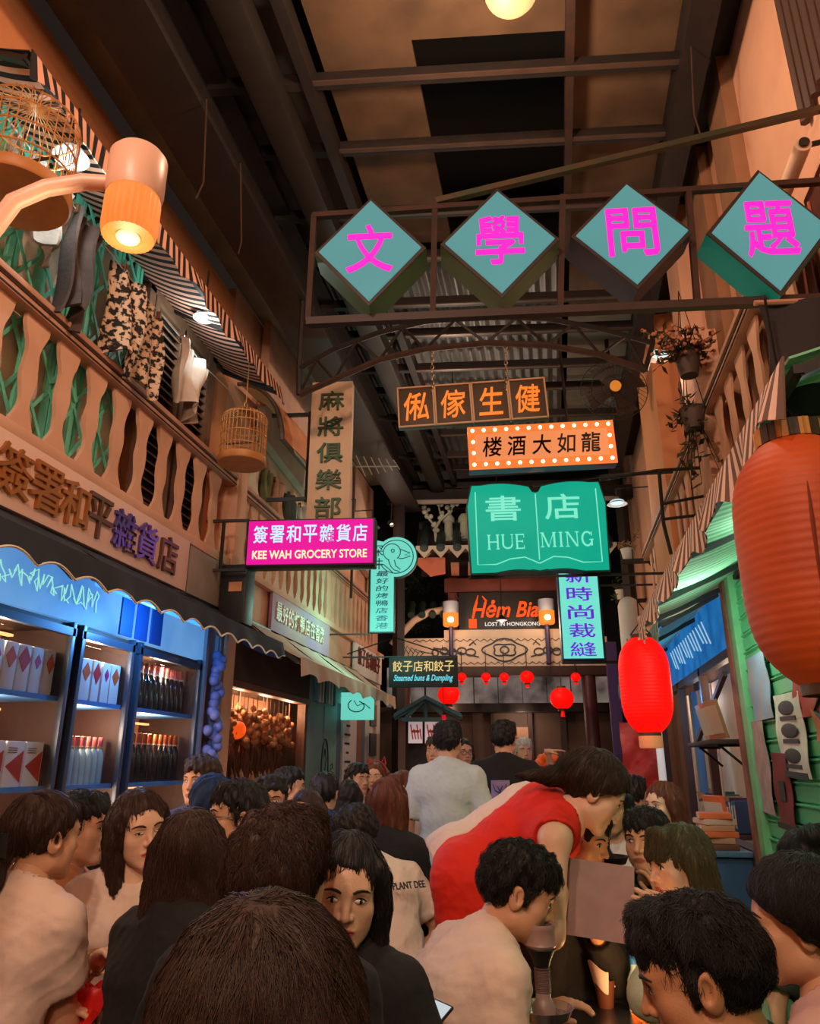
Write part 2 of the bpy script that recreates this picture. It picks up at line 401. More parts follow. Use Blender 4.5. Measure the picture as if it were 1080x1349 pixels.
mb = MB(); mb.bb((-3.2, -4.2, -.12), (2.0, 15, 0)); struct(mb, 'floor', FLOOR_M)
mb = MB(); mb.bb((-3.1, -4.2, 0), (-2.86, 10.6, 2.5)); struct(mb, 'wall_left', mat('shop_back', (150, 112, 86), .8, noise=.4))
mb = MB(); mb.bb((-3.1, -4.2, 2.5), (-2.56, 5.3, 5.35)); struct(mb, 'wall_left_upper', PLASTER_O)
mb = MB(); mb.bb((-3.1, 5.3, 2.5), (-2.56, 10.6, 5.48)); struct(mb, 'wall_left_beyond', PLASTER)
mb = MB(); mb.bb((-2.56, -4.2, 2.5), (-2.42, 10.6, 2.93), .01); mb.bb((-2.56, -4.2, 2.88), (-2.36, 5.2, 2.95), .01); mb.bb((-2.56, 5.36, 2.9), (-2.36, 10.6, 2.96), .01); struct(mb, 'trim_1', PLASTER)
mb = MB(); mb.bb((-2.56, 5.18, 0), (-2.34, 5.36, 3.75), .01); struct(mb, 'wall_left_pilaster', PLASTER)
mb = MB(); mb.bb((-2.6, 9.0, 2.95), (-2.42, 9.12, 4.4)); mb.bb((-2.56, 7.9, 2.95), (-2.4, 8.02, 4.3)); struct(mb, 'trim_2', PLASTER)
mb = MB(); mb.prism([(5.9, 4.3), (5.9, 5.6), (9.2, 5.3), (10.6, 4.2), (10.6, 2.9), (10.2, 2.9), (10.2, 4.0)], -2.54, -2.46, 'yz'); struct(mb, 'wall_left_gable', mat('gable_plaster', (196, 158, 136), .85, noise=.3))
# right side
mb = MB(); mb.bb((1.52, -4.2, 0), (1.75, 12, 2.6)); struct(mb, 'wall_right', mat('shop_back', (150, 112, 86)))
mb = MB(); mb.bb((1.32, -4.2, 2.6), (1.75, 12, 6.6)); struct(mb, 'wall_right_upper', PLASTER)
mb = MB(); mb.bb((1.1, -4.2, 2.66), (1.32, 9.5, 3.0), .01); mb.bb((1.06, -4.2, 2.98), (1.32, 9.5, 3.04), .01); struct(mb, 'trim_3', PLASTER)
GREYB = mat('plaster_brown', (150, 106, 74), .85, noise=.3)
mb = MB(); mb.bb((1.24, 3.86, 3.0), (1.32, 4.22, 6.6)); struct(mb, 'trim_4', GREYB)
mb = MB(); mb.bb((1.24, 4.6, 3.0), (1.32, 5.0, 6.6)); struct(mb, 'trim_15', GREYB)
mb = MB(); mb.bb((1.08, 4.78, 2.7), (1.24, 4.93, 4.3), .01); struct(mb, 'wall_right_pilaster', PLASTER)
mb = MB(); mb.bb((1.14, 5.2, 3.04), (1.32, 5.62, 6.6)); struct(mb, 'wall_right_pier', PLASTER)
mb = MB(); mb.bb((1.1, 6.6, 3.04), (1.32, 7.7, 5.6)); struct(mb, 'wall_right_bay', PLASTER_O)
# ends
mb = MB(); mb.bb((-4.5, 14.2, 0), (4, 14.5, 7)); struct(mb, 'wall_back', TEALDARK)
mb = MB(); mb.bb((-4.5, -4.5, 0), (4, -4.2, 6.6)); struct(mb, 'wall_front', mat('front_plaster', (120, 96, 84), .85))
# the roof over the alley
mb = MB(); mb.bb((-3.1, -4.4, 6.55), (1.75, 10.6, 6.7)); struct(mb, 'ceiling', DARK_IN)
def on_roof(u, v, z): return atZ(u, v, z)
ZB = 5.5
def beam(name, a, b, w, h, m): mb = MB(); mb.bar(a, b, w, h); return struct(mb, name, m)
beam('roof_beam', (-1.27, -3, ZB), (-1.27, 10.4, ZB), .07, .16, STEEL); beam('roof_beam', (1.04, -3, ZB), (1.04, 10.4, ZB), .16, .22, STEEL)
beam('roof_beam', (.32, -3, ZB + .02), (.32, 5.4, ZB + .02), .05, .1, STEEL_RUST)
for k in range(17):
    y = 2.32 + .60 * k if k else 1.72
    a = Vector((-.1, y, ZB - .02 + (.05 if k % 2 else 0))); beam('roof_joist', a - CX * 1.95, a + CX * 1.25, .055, .085, STEEL)
    mb = MB(); mb.bar(a - CX * 1.2 + Vector((0, -.03, -.048)), a + CX * 1.2 + Vector((0, -.03, -.048)), .03, .012); struct(mb, 'roof_joist_flange', mat('steel_edge', (92, 70, 58), .5, .3, noise=.5))
mb = MB()
for x0, x1, y0, y1 in ((-1.2, 1.0, 1.2, 3.42), (-1.2, -.62, 3.42, 5.3), (.36, 1.0, 3.42, 6.4)): k_ = math.tan(CROSS); mb.prism([(x0, y0 + k_ * x0), (x1, y0 + k_ * x1), (x1, y1 + k_ * x1), (x0, y1 + k_ * x0)], ZB + .14, ZB + .17, 'xy')
struct(mb, 'roof_panel', ROOF_P)
mb = MB()
for x0, x1, y0, y1 in ((-1.95, -1.3, 1.2, 5.2), (.36, 1.0, 6.42, 10.4)): mb.bb((x0, y0, ZB + .16), (x1, y1, ZB + .19))
struct(mb, 'roof_panel_grey', ROOF_G)
mb = MB(); mb.sheet(lambda a, b: (-1.95 + 2.25 * a, 5.4 + 5.0 * b, ZB + .16 + .02 * math.sin(a * 140)), 160, 2, .006); struct(mb, 'roof_sheet', CORR)
# the big gutter beam along the left eaves with its flanges
mb = MB(); mb.bb((-1.98, -3.5, 5.05), (-1.9, 10.4, 5.5), .01); mb.bb((-2.12, -3.5, 5.03), (-1.78, 10.4, 5.08), .005); mb.bb((-2.12, -3.5, 5.48), (-1.78, 10.4, 5.53), .005); struct(mb, 'gutter_beam', STEEL)
mb = MB(); mb.bb((-1.62, -3.5, 5.32), (-1.42, 10.4, 5.52), .03); struct(mb, 'duct', mat('duct_dark', (46, 40, 35), .5, .2, noise=.5))
mb = MB(); mb.bb((-2.56, -3.5, 5.5), (-1.95, 10.4, 5.54)); struct(mb, 'eaves_left', mat('eaves_grey', (126, 120, 100), .8, noise=.6, nscale=2, rgb2=(60, 52, 44)))
mb = MB(); mb.bb((1.0, -3.5, 5.7), (1.32, 10.4, 5.74)); struct(mb, 'eaves_right', STEEL)
# header at the far end of the roof
mb = MB(); mb.bar((-2.3, 10.4, 5.28), (1.3, 10.8, 5.28), .12, .2); struct(mb, 'roof_header', STEEL)
mb = MB(); mb.bar((-2.0, 10.2, 5.12), (1.2, 10.6, 5.12), .04, .06); struct(mb, 'roof_header_edge', mat('steel_pale', (176, 160, 148), .5, .3))
for x in (-2.05, 1.1): beam('roof_post', (x, 10.3 + .1 * x, 0), (x, 10.3 + .1 * x, 5.2), .12, .12, STEEL)
# arched truss the signs hang from
tr = thing('arched_truss', 'dark arched steel roof truss above the hanging signs', 'truss', (0, 5.2, 0), CROSS)
mbt, mbb, mbw = MB(), MB(), MB()
def loc_(p, Y):
    q = Vector(p) - Vector((0, Y, 0)); return Vector((q.dot(CX), q.dot(CN), q.z))
top_p = [loc_(cp(u, v, 5.2), 5.2) for u, v in ((394, 486), (440, 460), (500, 438), (560, 424), (640, 418), (720, 420), (790, 433), (860, 452))]
bot_p = [loc_(cp(u, v, 5.2), 5.2) for u, v in ((394, 520), (440, 500), (500, 474), (560, 460), (640, 452), (720, 455), (790, 467), (850, 488))]
mbt.tube(top_p, .022, 6); mbt.build('top_chord', STEEL, tr); mbb.tube(bot_p, .026, 6); mbb.build('bottom_chord', STEEL_RUST, tr)
for i in range(7):
    mbw.tube([bot_p[i], top_p[i + 1] * .5 + top_p[i] * .5], .012, 5); mbw.tube([top_p[i + 1] * .5 + top_p[i] * .5, bot_p[i + 1]], .012, 5)
mbw.build('web', STEEL, tr)
mb = MB(); mb.tube([bot_p[0], top_p[0], Vector((top_p[0].x, top_p[0].y, 5.10))], .022, 6); mb.build('end_post', STEEL, tr); mb = MB(); mb.tube([bot_p[-1], top_p[-1], Vector((top_p[-1].x + .02, top_p[-1].y, 5.46))], .022, 6); mb.build('end_post', STEEL, tr)
# ---------------------------------------------------------------- signs across the alley
def rect(u0, v0, u1, v1, Y):
    """centre, width and height of a sign seen between these pixels, on the cross plane at Y"""
    um, vm = (u0 + u1) / 2, (v0 + v1) / 2; a, b = cp(u0, vm, Y), cp(u1, vm, Y); t, q = cp(um, v0, Y), cp(um, v1, Y); return cp(um, vm, Y), (b - a).length, t.z - q.z
TEAL_F = lit('sign_teal', (86, 146, 146), 1.0, noise=.25, rgb2=(70, 128, 128)); PINK_L = lit('lettering_pink', (255, 36, 186), 1.25)
FRAME_B = mat('sign_frame_bronze', (62, 48, 42), .5, .3)
def hanging_bars(mb, pts, r=.012): mb.tube(pts, r, 6)

# four diamond light boxes in a steel frame
YD = 2.72
fr = thing('sign_frame', 'long rusty steel frame holding the four diamond light boxes', 'sign frame', (0, YD, 0), CROSS)
F_ = lambda u, v: loc_(cp(u, v, YD), YD)
mb = MB(); mb.bar(F_(404, 425), F_(1130, 392), .035, .035); mb.build('bottom_rail', FRAME_B, fr)
mb = MB(); mb.bar(F_(412, 285), F_(1130, 236), .026, .026); mb.build('top_rail', STEEL_RUST, fr)
for a, b in (((414, 284), (406, 424)), ((573, 262), (570, 412)), ((741, 258), (738, 404)), ((906, 248), (918, 396))):
    mb = MB(); mb.bar(F_(*a), F_(*b), .024, .024); mb.build('upright', STEEL_RUST, fr)
mb = MB(); p = F_(574, 266); q = F_(1130, 132); mb.bar(p, q + Vector((0, .0, 0)), .028, .028); mb.build('brace', mat('steel_green', (70, 74, 56), .5, .3, noise=.5, rgb2=(110, 70, 44)), fr)
DI = [('文', (490, 345), (72, 70), 'a short-stroke cross-legged pink character, leftmost in the frame', (72, 130, 88)), ('學', (657, 334), (77, 71), 'the densest pink character, second from the left in the frame', (98, 132, 90)),
      ('問', (827, 324), (79, 70), 'the gate-shaped pink character, third from the left in the frame', (66, 58, 72)), ('題', (1004, 320), (82, 82), 'the rightmost pink character, nearest the right wall', (0, 176, 176))]
for ch, (u, v), (hw, hh), ds, under in DI:
    c, w, h = rect(u - hw, v - hh, u + hw, v + hh, YD); t = thing('diamond_sign', 'teal diamond light box with ' + ds, 'sign', c - CN * .05, CROSS, 'diamond light boxes in the frame')
    w2, h2 = w / 2, h / 2; b = .012; dia = lambda k: [(-w2 + k, 0), (0, -h2 + k), (w2 - k, 0), (0, h2 - k)]
    mb = MB(); mb.prism(dia(0), -.02, .12, 'xz'); mb.build('box', mat('box_side_' + {'文': 'green', '學': 'moss', '問': 'plum', '題': 'teal'}[ch], under, .5), t)
    mb = MB(); mb.prism(dia(.0), -.026, -.0201, 'xz'); mb.build('rim', FRAME_B, t); mb = MB(); mb.prism(dia(.022), -.034, -.02601, 'xz'); mb.build('face', TEAL_F, t)
    lettering(ch, w * .41, h * .43, PINK_L, t, (0, -.040, -.0), .012, .006)

# pink grocery sign
Y = 5.15; c, w, h = rect(327, 686, 491, 743, Y); t = thing('grocery_sign', 'magenta grocery light box with white Chinese characters over cream capitals', 'sign', c, CROSS)
MAG = lit('sign_magenta', (226, 10, 150), 1.0)
mb = MB(); mb.box((0, .06, 0), (w + .03, .14, h + .03), bev=.008); mb.build('box', BLACK, t); mb = MB(); mb.box((0, -.016, 0), (w, .012, h)); mb.build('face', MAG, t)
row_text('簽署和平雜貨店', w * .93, h * .40, lit('lettering_ice', (190, 226, 250), 1.1), t, (0, -.027, h * .18), .008, .006)
lettering('KEE WAH GROCERY STORE', w * .91, h * .19, lit('lettering_cream', (250, 232, 176), 1.1), t, (0, -.027, -h * .29), .008, .014)
mb = MB(); mb.bar((-w / 2 - .02, .05, h / 2 + .03), (-w / 2 - .34, .05, h / 2 + .03), .02); mb.bar((-w / 2 - .02, .05, -h / 2 - .02), (-w / 2 - .34, .05, -h / 2 - .02), .02); mb.bar((-w / 2 - .21, .05, h / 2 + .03), (-w / 2 - .21, .05, -h / 2 - .02), .02); mb.build('bracket', BLACK, t)

# tall mahjong club sign
Y = 5.95; c, w, h = rect(407, 504, 462, 690, Y); t = thing('club_sign', 'tall beige upright sign board with five green block characters', 'sign', c, CROSS)
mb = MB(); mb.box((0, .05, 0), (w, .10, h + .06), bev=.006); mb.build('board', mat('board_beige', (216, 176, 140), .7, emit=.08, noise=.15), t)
GRL = mat('lettering_green', (74, 96, 66), .5, .2)
column_text('麻將俱樂部', w * .62, h * .94, GRL, t, (0, -.012, 0), .022, .008, fill=.74)
mb = MB(); mb.bar((-w / 2, .05, h * .3), (-w / 2 - .36, .05, h * .3), .03); mb.bar((-w / 2, .05, -h * .3), (-w / 2 - .36, .05, -h * .3), .03); mb.bar((-w / 2 - .012, .05, -h * .32), (-w / 2 - .012, .05, h * .32), .03); mb.build('bracket', BLACK, t)

# duck sign
Y = 8.3; c, w, h = rect(487, 708, 520, 832, Y); t = thing('duck_sign', 'mint upright light sign with a round duck head emblem at its top', 'sign', c, CROSS)
MINT = lit('sign_mint', (112, 214, 196), .95, noise=.3, rgb2=(96, 200, 170)); INK = mat('ink_blue', (26, 66, 92), .5)
top = h / 2; R_ = w * .86; cx_, cz_ = w * .55, top - R_ * .92
mb = MB(); mb.prism([(-w / 2, -h / 2), (w / 2, -h / 2), (w / 2, top - w * 1.3), (w * .2, top - w * .2), (-w / 2, top)], -.0, .07, 'xz'); mb.prism([(cx_ + R_ * math.cos(a), cz_ + R_ * math.sin(a)) for a in np.linspace(0, 2 * PI, 33)[:-1]], .001, .069, 'xz'); mb.build('box', [mat('sign_edge_dark', (30, 54, 58), .5)], t)
mb = MB(); k = .012; mb.prism([(-w / 2 + k, -h / 2 + k), (w / 2 - k, -h / 2 + k), (w / 2 - k, top - w * 1.3), (w * .2, top - w * .2), (-w / 2 + k, top - k)], -.012, -.0005, 'xz'); mb.prism([(cx_ + (R_ - k) * math.cos(a), cz_ + (R_ - k) * math.sin(a)) for a in np.linspace(0, 2 * PI, 33)[:-1]], -.013, -.001, 'xz'); mb.build('face', MINT, t)
mb = MB(); rr = R_ * .8; lw = .0055; y = -.017
def dk(pts): mb.tube([(cx_ + a * rr, y, cz_ + b * rr) for a, b in pts], lw, 5)
dk([(math.cos(a), math.sin(a)) for a in np.linspace(-2.7, 2.6, 30)]); dk([(-.25 + .5 * math.cos(a), .28 + .5 * math.sin(a)) for a in np.linspace(-.9, 4.4, 22)]); dk([(-.2 + .1 * math.cos(a), .36 + .1 * math.sin(a)) for a in np.linspace(0, 6.3, 9)])
dk([(.22, .45), (.82, .2), (.5, .1), (.85, .02), (.4, -.12), (.15, -.12)]); dk([(-.1, -.2), (-.02, -.55), (.25, -.78)]); dk([(-.45, -.2), (-.3, -.6), (-.1, -.8), (.2, -.9)]); dk([(-1.3, -.42), (-.75, -.45), (-.45, -.7), (-.2, -.95)]); mb.build('duck_emblem', INK, t)
column_text('深井', w * .52, w * 1.1, INK, t, (-w * .24, -.017, top - w * .8), .006, .0, fill=.85)
column_text('最好的烤鴨店香港', w * .5, h * .62, INK, t, (0, -.017, -h * .16), .006, .004, fill=.74, shear=.1)
mb = MB(); mb.bar((-w / 2, .03, -h / 2 - .01), (-w / 2 - .62, .03, -h / 2 - .01), .015); mb.bar((-w / 2, .03, h * .2), (-w / 2 - .5, .03, h * .2), .015); mb.bar((-w / 2 - .008, .03, -h / 2 - .01), (-w / 2 - .008, .03, h * .2), .015); mb.build('bracket', BLACK, t)

# steamed buns hanging board
Y = 8.9; c, w, h = rect(512, 866, 603, 905, Y); t = thing('dumpling_sign', 'small black hanging board with gold characters over sky blue script', 'sign', c, CROSS)
mb = MB(); mb.box((0, .02, 0), (w, .04, h), bev=.004); mb.build('board', BLACK, t)
row_text('餃子店和餃子', w * .9, h * .36, lit('lettering_gold', (240, 206, 130), .95), t, (0, -.006, h * .2), .006, .005, fill=.92)
lettering('Steamed buns & Dumpling', w * .86, h * .27, lit('lettering_sky', (112, 216, 232), 1.0), t, (0, -.006, -h * .22), .006, .014, .35)
mb = MB(); mb.bar((-w / 2 - .55, .02, h / 2 + .012), (w / 2, .02, h / 2 + .012), .016); mb.tube([(-w / 2 - .5, .02, h / 2 + .05), (-w * .42, .02, h / 2 + .24), (w * .42, .02, h / 2 + .02)], .008, 6)
for i in range(6): mb.tube([(-w * .35 + .05 * i, .02, h / 2 + .02), (-w * .30 + .05 * i, .02, h / 2 + .16 - .02 * i), (-w * .22 + .06 * i, .02, h / 2 + .05)], .006, 5)
mb.build('bracket', BLACK, t)

# hanging board of four panels, on two chains
Y = 5.35; c, w, h = rect(523, 504, 720, 557, Y); t = thing('furniture_sign', 'hanging board of four brown panels with orange brush characters', 'sign', c, CROSS, rot=(0, math.radians(-2.6), CROSS))
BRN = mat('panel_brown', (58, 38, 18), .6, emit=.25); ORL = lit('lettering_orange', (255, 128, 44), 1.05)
pw = w / 4
for i, ch in enumerate('俬傢生健'):
    x = -w / 2 + pw * (i + .5); mb = MB(); mb.box((x, .03, 0), (pw * .985, .05, h), bev=.004); p = mb.build('panel', BRN, t)
    mb = MB(); [mb.box((x + sx * pw * .475, -.002, 0), (.012, .02, h)) for sx in (-1, 1)]; [mb.box((x, -.002, sz * h * .48), (pw * .96, .02, .012)) for sz in (-1, 1)]; mb.build('panel_edge', mat('panel_edge', (196, 150, 110), .5), p)
    lettering(ch, pw * .66, h * .68, ORL, p, (x, -.008, 0), .012, .007, .12)
def chain(name, label, a, b, n, r=.022):
    t_ = thing(name, label, 'chain', b, group='chains of the hanging boards'); mb = MB(); a, b = Vector(a), Vector(b); d = (b - a); L = d.length / n
    for i in range(n):
        q = a + d * ((i + .5) / n) - b; ax = (Vector((1, 0, 0)), Vector((0, 1, 0)))[i % 2]
        mb.tube([q + ax * (r * .55 * math.cos(s)) + Vector((0, 0, 1)) * (L * .62 * math.sin(s)) for s in np.linspace(0, 2 * PI, 9)[:-1]], .0045, 5, closed=True)
    mb.build('link', mat('chain_steel', (150, 124, 100), .4, .7), t_); return t_
chain('chain', 'steel chain holding the brown four panel board, left one', cp(569, 461, 5.2), cp(570, 520, Y) + CN * .02, 12); chain('chain', 'steel chain holding the brown four panel board, right one', cp(666, 455, 5.2), cp(667, 514, Y) + CN * .02, 12)

# bulb-edged restaurant sign
Y = 6.0; c, w, h = rect(616, 558, 810, 614, Y); t = thing('restaurant_sign', 'orange light box edged with round bulbs and black brush characters', 'sign', c, CROSS, rot=(0, math.radians(-1.5), CROSS))
mb = MB(); mb.box((0, .07, 0), (w, .13, h), bev=.005); mb.build('box', mat('sign_box_mauve', (110, 96, 140), .5), t); ORB = lit('sign_orange', (255, 128, 58), 1.0, noise=.3, rgb2=(240, 100, 30))
mb = MB(); mb.box((0, 0, 0), (w, .012, h)); mb.build('face', ORB, t); mb = MB(); mb.box((0, -.008, 0), (w * .9, .004, h * .62)); mb.build('panel', lit('sign_peach', (238, 140, 84), 1.0), t)
row_text('楼酒大如龍', w * .84, h * .46, mat('ink_black', (34, 14, 8), .6), t, (0, -.014, 0), .006, .010, fill=.8, shear=.12)
BULB = lit('bulb_glow', (255, 236, 190), 3.0)
bs = [(-w / 2 * .93 + w * .93 * i / 12, sz * h * .40) for i in range(13) for sz in (-1, 1)] + [(sx * w / 2 * .93, z) for sx in (-1, 1) for z in (-h * .13, h * .13)]
for x, z in bs: mb = MB(); mb.ball((x, -.016, z), (.017, .015, .017), 10, 6); mb.build('bulb', BULB, t)
mb = MB(); mb.tube([(w * .2, .06, h / 2), (w * .2, .06, h / 2 + .86)], .014, 6); mb.build('hanger', STEEL, t)

# open book sign
Y = 6.3; c, w, h = rect(614, 634, 801, 754, Y); t = thing('book_sign', 'large green open book light box with pale characters and capitals', 'sign', c, CROSS, rot=(0, math.radians(-.5), CROSS))
BOOK = lit('sign_book_green', (4, 168, 138), 1.0, noise=.35, rgb2=(0, 142, 118), nscale=2); PALE = lit('lettering_pale', (120, 222, 192), 1.1)
w2, h2 = w / 2, h / 2
def page(k):  # outline of the open book, k = inset
    up = [(x * (w2 - k), h2 - k - .10 * h + .085 * h * math.sin(min(1, abs(x) * 1.25 if abs(x) < .8 else 1) * PI * .62 + .25) + (.02 * h if abs(x) > .05 else -.03 * h)) for x in np.linspace(-.93, .93, 41)]
    dn = [(x * (w2 - k), -h2 + k + .05 * h * math.sin(min(1.0, abs(x) * 1.6) * PI) * .6 + (.0 if abs(x) > .1 else .01)) for x in np.linspace(.97, -.97, 41)]
    return up + [(w2 - k, h2 - .26 * h)] + dn + [(-w2 + k, h2 - .26 * h)]
mb = MB(); mb.prism(page(0), 0, .13, 'xz'); mb.build('box', mat('sign_book_edge', (0, 70, 66), .5), t); mb = MB(); mb.prism(page(.014), -.014, -.001, 'xz'); mb.build('face', BOOK, t)
mb = MB(); y = -.02
mb.tube([(0, y, h * .36), (0, y, -h * .36)], .005, 5)
for s_ in (-1, 1): mb.tube([(s_ * w * .43, y, h * .40), (s_ * w * .43, y, -h * .40), (s_ * w * .3, y, -h * .40), (s_ * w * .2, y, -h * .345), (s_ * w * .1, y, -h * .33), (0, y, -h * .40)], .005, 5)
mb.build('page_line', PALE, t)
lettering('書', w * .25, h * .28, PALE, t, (-w * .235, -.019, h * .21), .006, .008); lettering('店', w * .25, h * .28, PALE, t, (w * .185, -.019, h * .21), .006, .008)
def serif(word, W_, H_, at, parent, m):
    """book-face capitals drawn stroke by stroke: thick and thin stems with serifs"""
    mb = MB(); n = len(word); wd = {'H': 1.1, 'U': 1.1, 'E': .9, 'M': 1.3, 'I': .5, 'N': 1.1, 'G': 1.05}; tot = sum(wd[q] for q in word) + .12 * (n - 1); x = -tot / 2; sx = W_ / tot; a = Vector(at)
    def R(x0, z0, x1, z1): mb.bb(a + Vector((x0 * sx, -.003, (z0 - .5) * H_)), a + Vector((x1 * sx, .003, (z1 - .5) * H_)))
    def D(x0, z0, x1, z1, t_): mb.prism([((x0 - t_) * sx + a.x, (z0 - .5) * H_ + a.z), ((x0 + t_) * sx + a.x, (z0 - .5) * H_ + a.z), ((x1 + t_) * sx + a.x, (z1 - .5) * H_ + a.z), ((x1 - t_) * sx + a.x, (z1 - .5) * H_ + a.z)], a.y - .003, a.y + .003, 'xz')
    T, th, sf = .15, .07, .05
    for q in word:
        w_ = wd[q]; l, r = x + .1, x + w_ - .1
        def stem(xx, t_=T, foot=True, head=True):
            R(xx - t_ / 2, 0, xx + t_ / 2, 1)
            if foot: R(xx - .15, 0, xx + .15, sf)
            if head: R(xx - .15, 1 - sf, xx + .15, 1)
        if q == 'H': stem(l + .07); stem(r - .07); R(l, .47, r, .47 + th)
        elif q == 'I': stem((l + r) / 2)
        elif q == 'E': stem(l + .07); R(l, 0, r, th); R(l, 1 - th, r, 1); R(l, .47, r - .12, .47 + th); R(r - .05, 0, r, .24); R(r - .05, .76, r, 1); R(r - .16, .40, r - .11, .61)
        elif q == 'U':
            R(l, .3, l + T, 1); R(r - th, .3, r, 1); R(l - .07, 1 - sf, l + T + .07, 1); R(r - .15, 1 - sf, r + .07, 1)
            mb.tube([a + Vector(((((l + T / 2) + (r - th / 2)) / 2 + ((r - l - T / 2 - th / 2) / 2) * math.cos(s)) * sx, 0, (.32 + .26 * math.sin(s) - .5) * H_)) for s in np.linspace(PI, 2 * PI, 13)], .008, 6)
        elif q == 'M': stem(l + .05, .07); stem(r - .07); D((l + r) / 2, 0, l + .08, 1, .07); D((l + r) / 2, 0, r - .1, 1, .03)
        elif q == 'N': stem(l + .05, .07); stem(r - .05, .07, False); D(r - .08, 0, l + .08, 1, .075)
        elif q == 'G':
            cx0, rx = (l + r) / 2, (r - l) / 2 - .04
            mb.tube([a + Vector(((cx0 + rx * math.cos(s)) * sx, 0, (.5 + .46 * math.sin(s) - .5) * H_)) for s in np.linspace(.75, 5.6, 22)], .0085, 6); R(r - .14, .04, r, .45); R(r - .24, .42, r + .08, .47); R(r - .09, .7, r - .03, .98)
        x += w_ + .12
    return mb.build('lettering', m, parent)
serif('HUE', w * .27, h * .16, (-w * .225, -.019, -h * .16), t, PALE); serif('MING', w * .37, h * .16, (w * .2, -.019, -h * .15), t, PALE)
mb = MB(); mb.bar((-.0, .06, h2 - .01), (w * .5, .06, h2 + .06), .02); mb.bar((w * .5 - .01, .06, h2 + .06), (w * .5 + .62, .06, h2 + .08), .025); mb.build('top_bracket', BLACK, t); mb = MB(); mb.bar((-w * .5, .06, -h2 - .012), (w * .5 + .6, .06, -h2 - .012), .02); mb.build('bottom_bracket', BLACK, t)

# tailor's upright sign
Y = 8.2; c, w, h = rect(737, 745, 792, 868, Y); t = thing('tailor_sign', 'mint upright light box with five purple characters behind the book sign', 'sign', c, CROSS)
mb = MB(); mb.box((0, .06, 0), (w, .12, h), bev=.006); mb.build('box', mat('sign_edge_blue', (40, 70, 110), .5), t); mb = MB(); mb.box((0, -.006, 0), (w - .03, .01, h - .03)); mb.build('face', lit('sign_mint_bright', (118, 228, 202), 1.0, noise=.4, rgb2=(96, 200, 214)), t)
column_text('新時尚裁縫', w * .62, h * .98, lit('lettering_violet', (104, 36, 206), 1.0), t, (0, -.016, 0), .01, .006, fill=.76)
mb = MB(); mb.bar((-w / 2, .06, -h / 2 - .02), (w / 2 + .72, .06, -h / 2 - .02), .03); mb.bar((w / 2 + .01, .06, -h / 2 - .02), (w / 2 + .01, .06, h * .3), .02); mb.bar((w / 2, .06, h * .3), (w / 2 + .72, .06, h * .3), .02); mb.build('bracket', BLACK, t)
# ---------------------------------------------------------------- left side: balcony, gate, shutters, awnings
PICK = mat('baluster_peach', (216, 164, 132), .8, noise=.3, nscale=4, rgb2=(180, 122, 92)); RAILM = mat('rail_peach', (196, 142, 112), .7, noise=.3, nscale=5, rgb2=(150, 100, 76)); GROOVE = mat('groove_dark', (52, 36, 30), .8)
def balustrade(label, X, y0, y1, zb, zt, step, side, seed, th=.035, thin=1.0):
    """a balcony front: moulded rail over cut-out wavy boards; side=+1 faces +x"""
    r = random.Random(seed); t = thing('balustrade', label, 'balustrade', (X, (y0 + y1) / 2, zb)); h = zt - zb; L = y1 - y0
    mb = MB(); mb.box((0, 0, h - .055), (.10, L, .05), bev=.008); mb.box((0, 0, h - .005), (.13, L, .035), bev=.008); mb.build('rail', RAILM, t)
    mb = MB(); [mb.box((side * .052, 0, h - z), (.006, L * .998, .008)) for z in (.034, .068)]; mb.build('rail_groove', GROOVE, t)
    n = int(L / step)
    for i in range(n):
        yc = -L / 2 + step * (i + .5); pts = []; q = 14; k = r.random() * .1
        def wd(s): return thin * step * (.30 + .10 * math.sin(s * 6.0 + 2.2 + k) + .085 * math.cos(s * 12 + .6) - .05 * s)
        left = [(yc - wd(j / q) + r.uniform(-.003, .003), (h - .08) * j / q) for j in range(q + 1)]; right = [(yc + wd(j / q) + r.uniform(-.003, .003), (h - .08) * j / q) for j in range(q, -1, -1)]
        mb = MB(); mb.prism(left + right, -th / 2, th / 2, 'yz'); mb.build('baluster', PICK, t)
    return t
balustrade('peach balcony front of wavy cut-out boards above the big grocery sign', -2.41, 1.4, 5.2, 2.95, 3.62, .26, 1, 3, th=.022, thin=.80)
balustrade('peach balcony front of wavy boards beyond the bird cage on the left', -2.41, 5.36, 10.2, 2.96, 3.6, .2, 1, 5)

# green folding lattice gate on the balcony
GRN = mat('gate_green', (112, 212, 180), .45, 0, noise=.3, nscale=8, rgb2=(76, 176, 150))
def folding_gate(label, X, y0, y1, z0, z1, n, side):
    t = thing('folding_gate', label, 'gate', (X, (y0 + y1) / 2, z0)); L = y1 - y0; h = z1 - z0
    for i in range(n + 1):
        y = -L / 2 + L * i / n; mb = MB(); mb.box((0, y, h / 2), (.022, .036, h)); mb.box((0, y + .048, h / 2), (.016, .022, h)); mb.build('upright', GRN, t)
    mb = MB(); st = L / n
    for i in range(n):
        for j in range(int(h / .34) + 1):
            y = -L / 2 + st * i; z = .05 + .34 * j
            for (a, b, x) in (((y, z), (y + st, min(h, z + .3)), .013), ((y, min(h, z + .3)), (y + st, z), .019)): mb.bar((side * x, *a), (side * x, *b), .02, .006, (1, 0, 0))
    mb.build('lattice', GRN, t); return t
folding_gate('mint green folding lattice gate behind the left balcony under the laundry', -2.50, 1.6, 3.72, 2.95, 4.62, 10, 1)
mb = MB(); mb.bb((-2.56, 1.5, 2.95), (-2.535, 3.75, 4.66)); struct(mb, 'door_1', mat('door_pale', (232, 204, 184), .8, noise=.3))
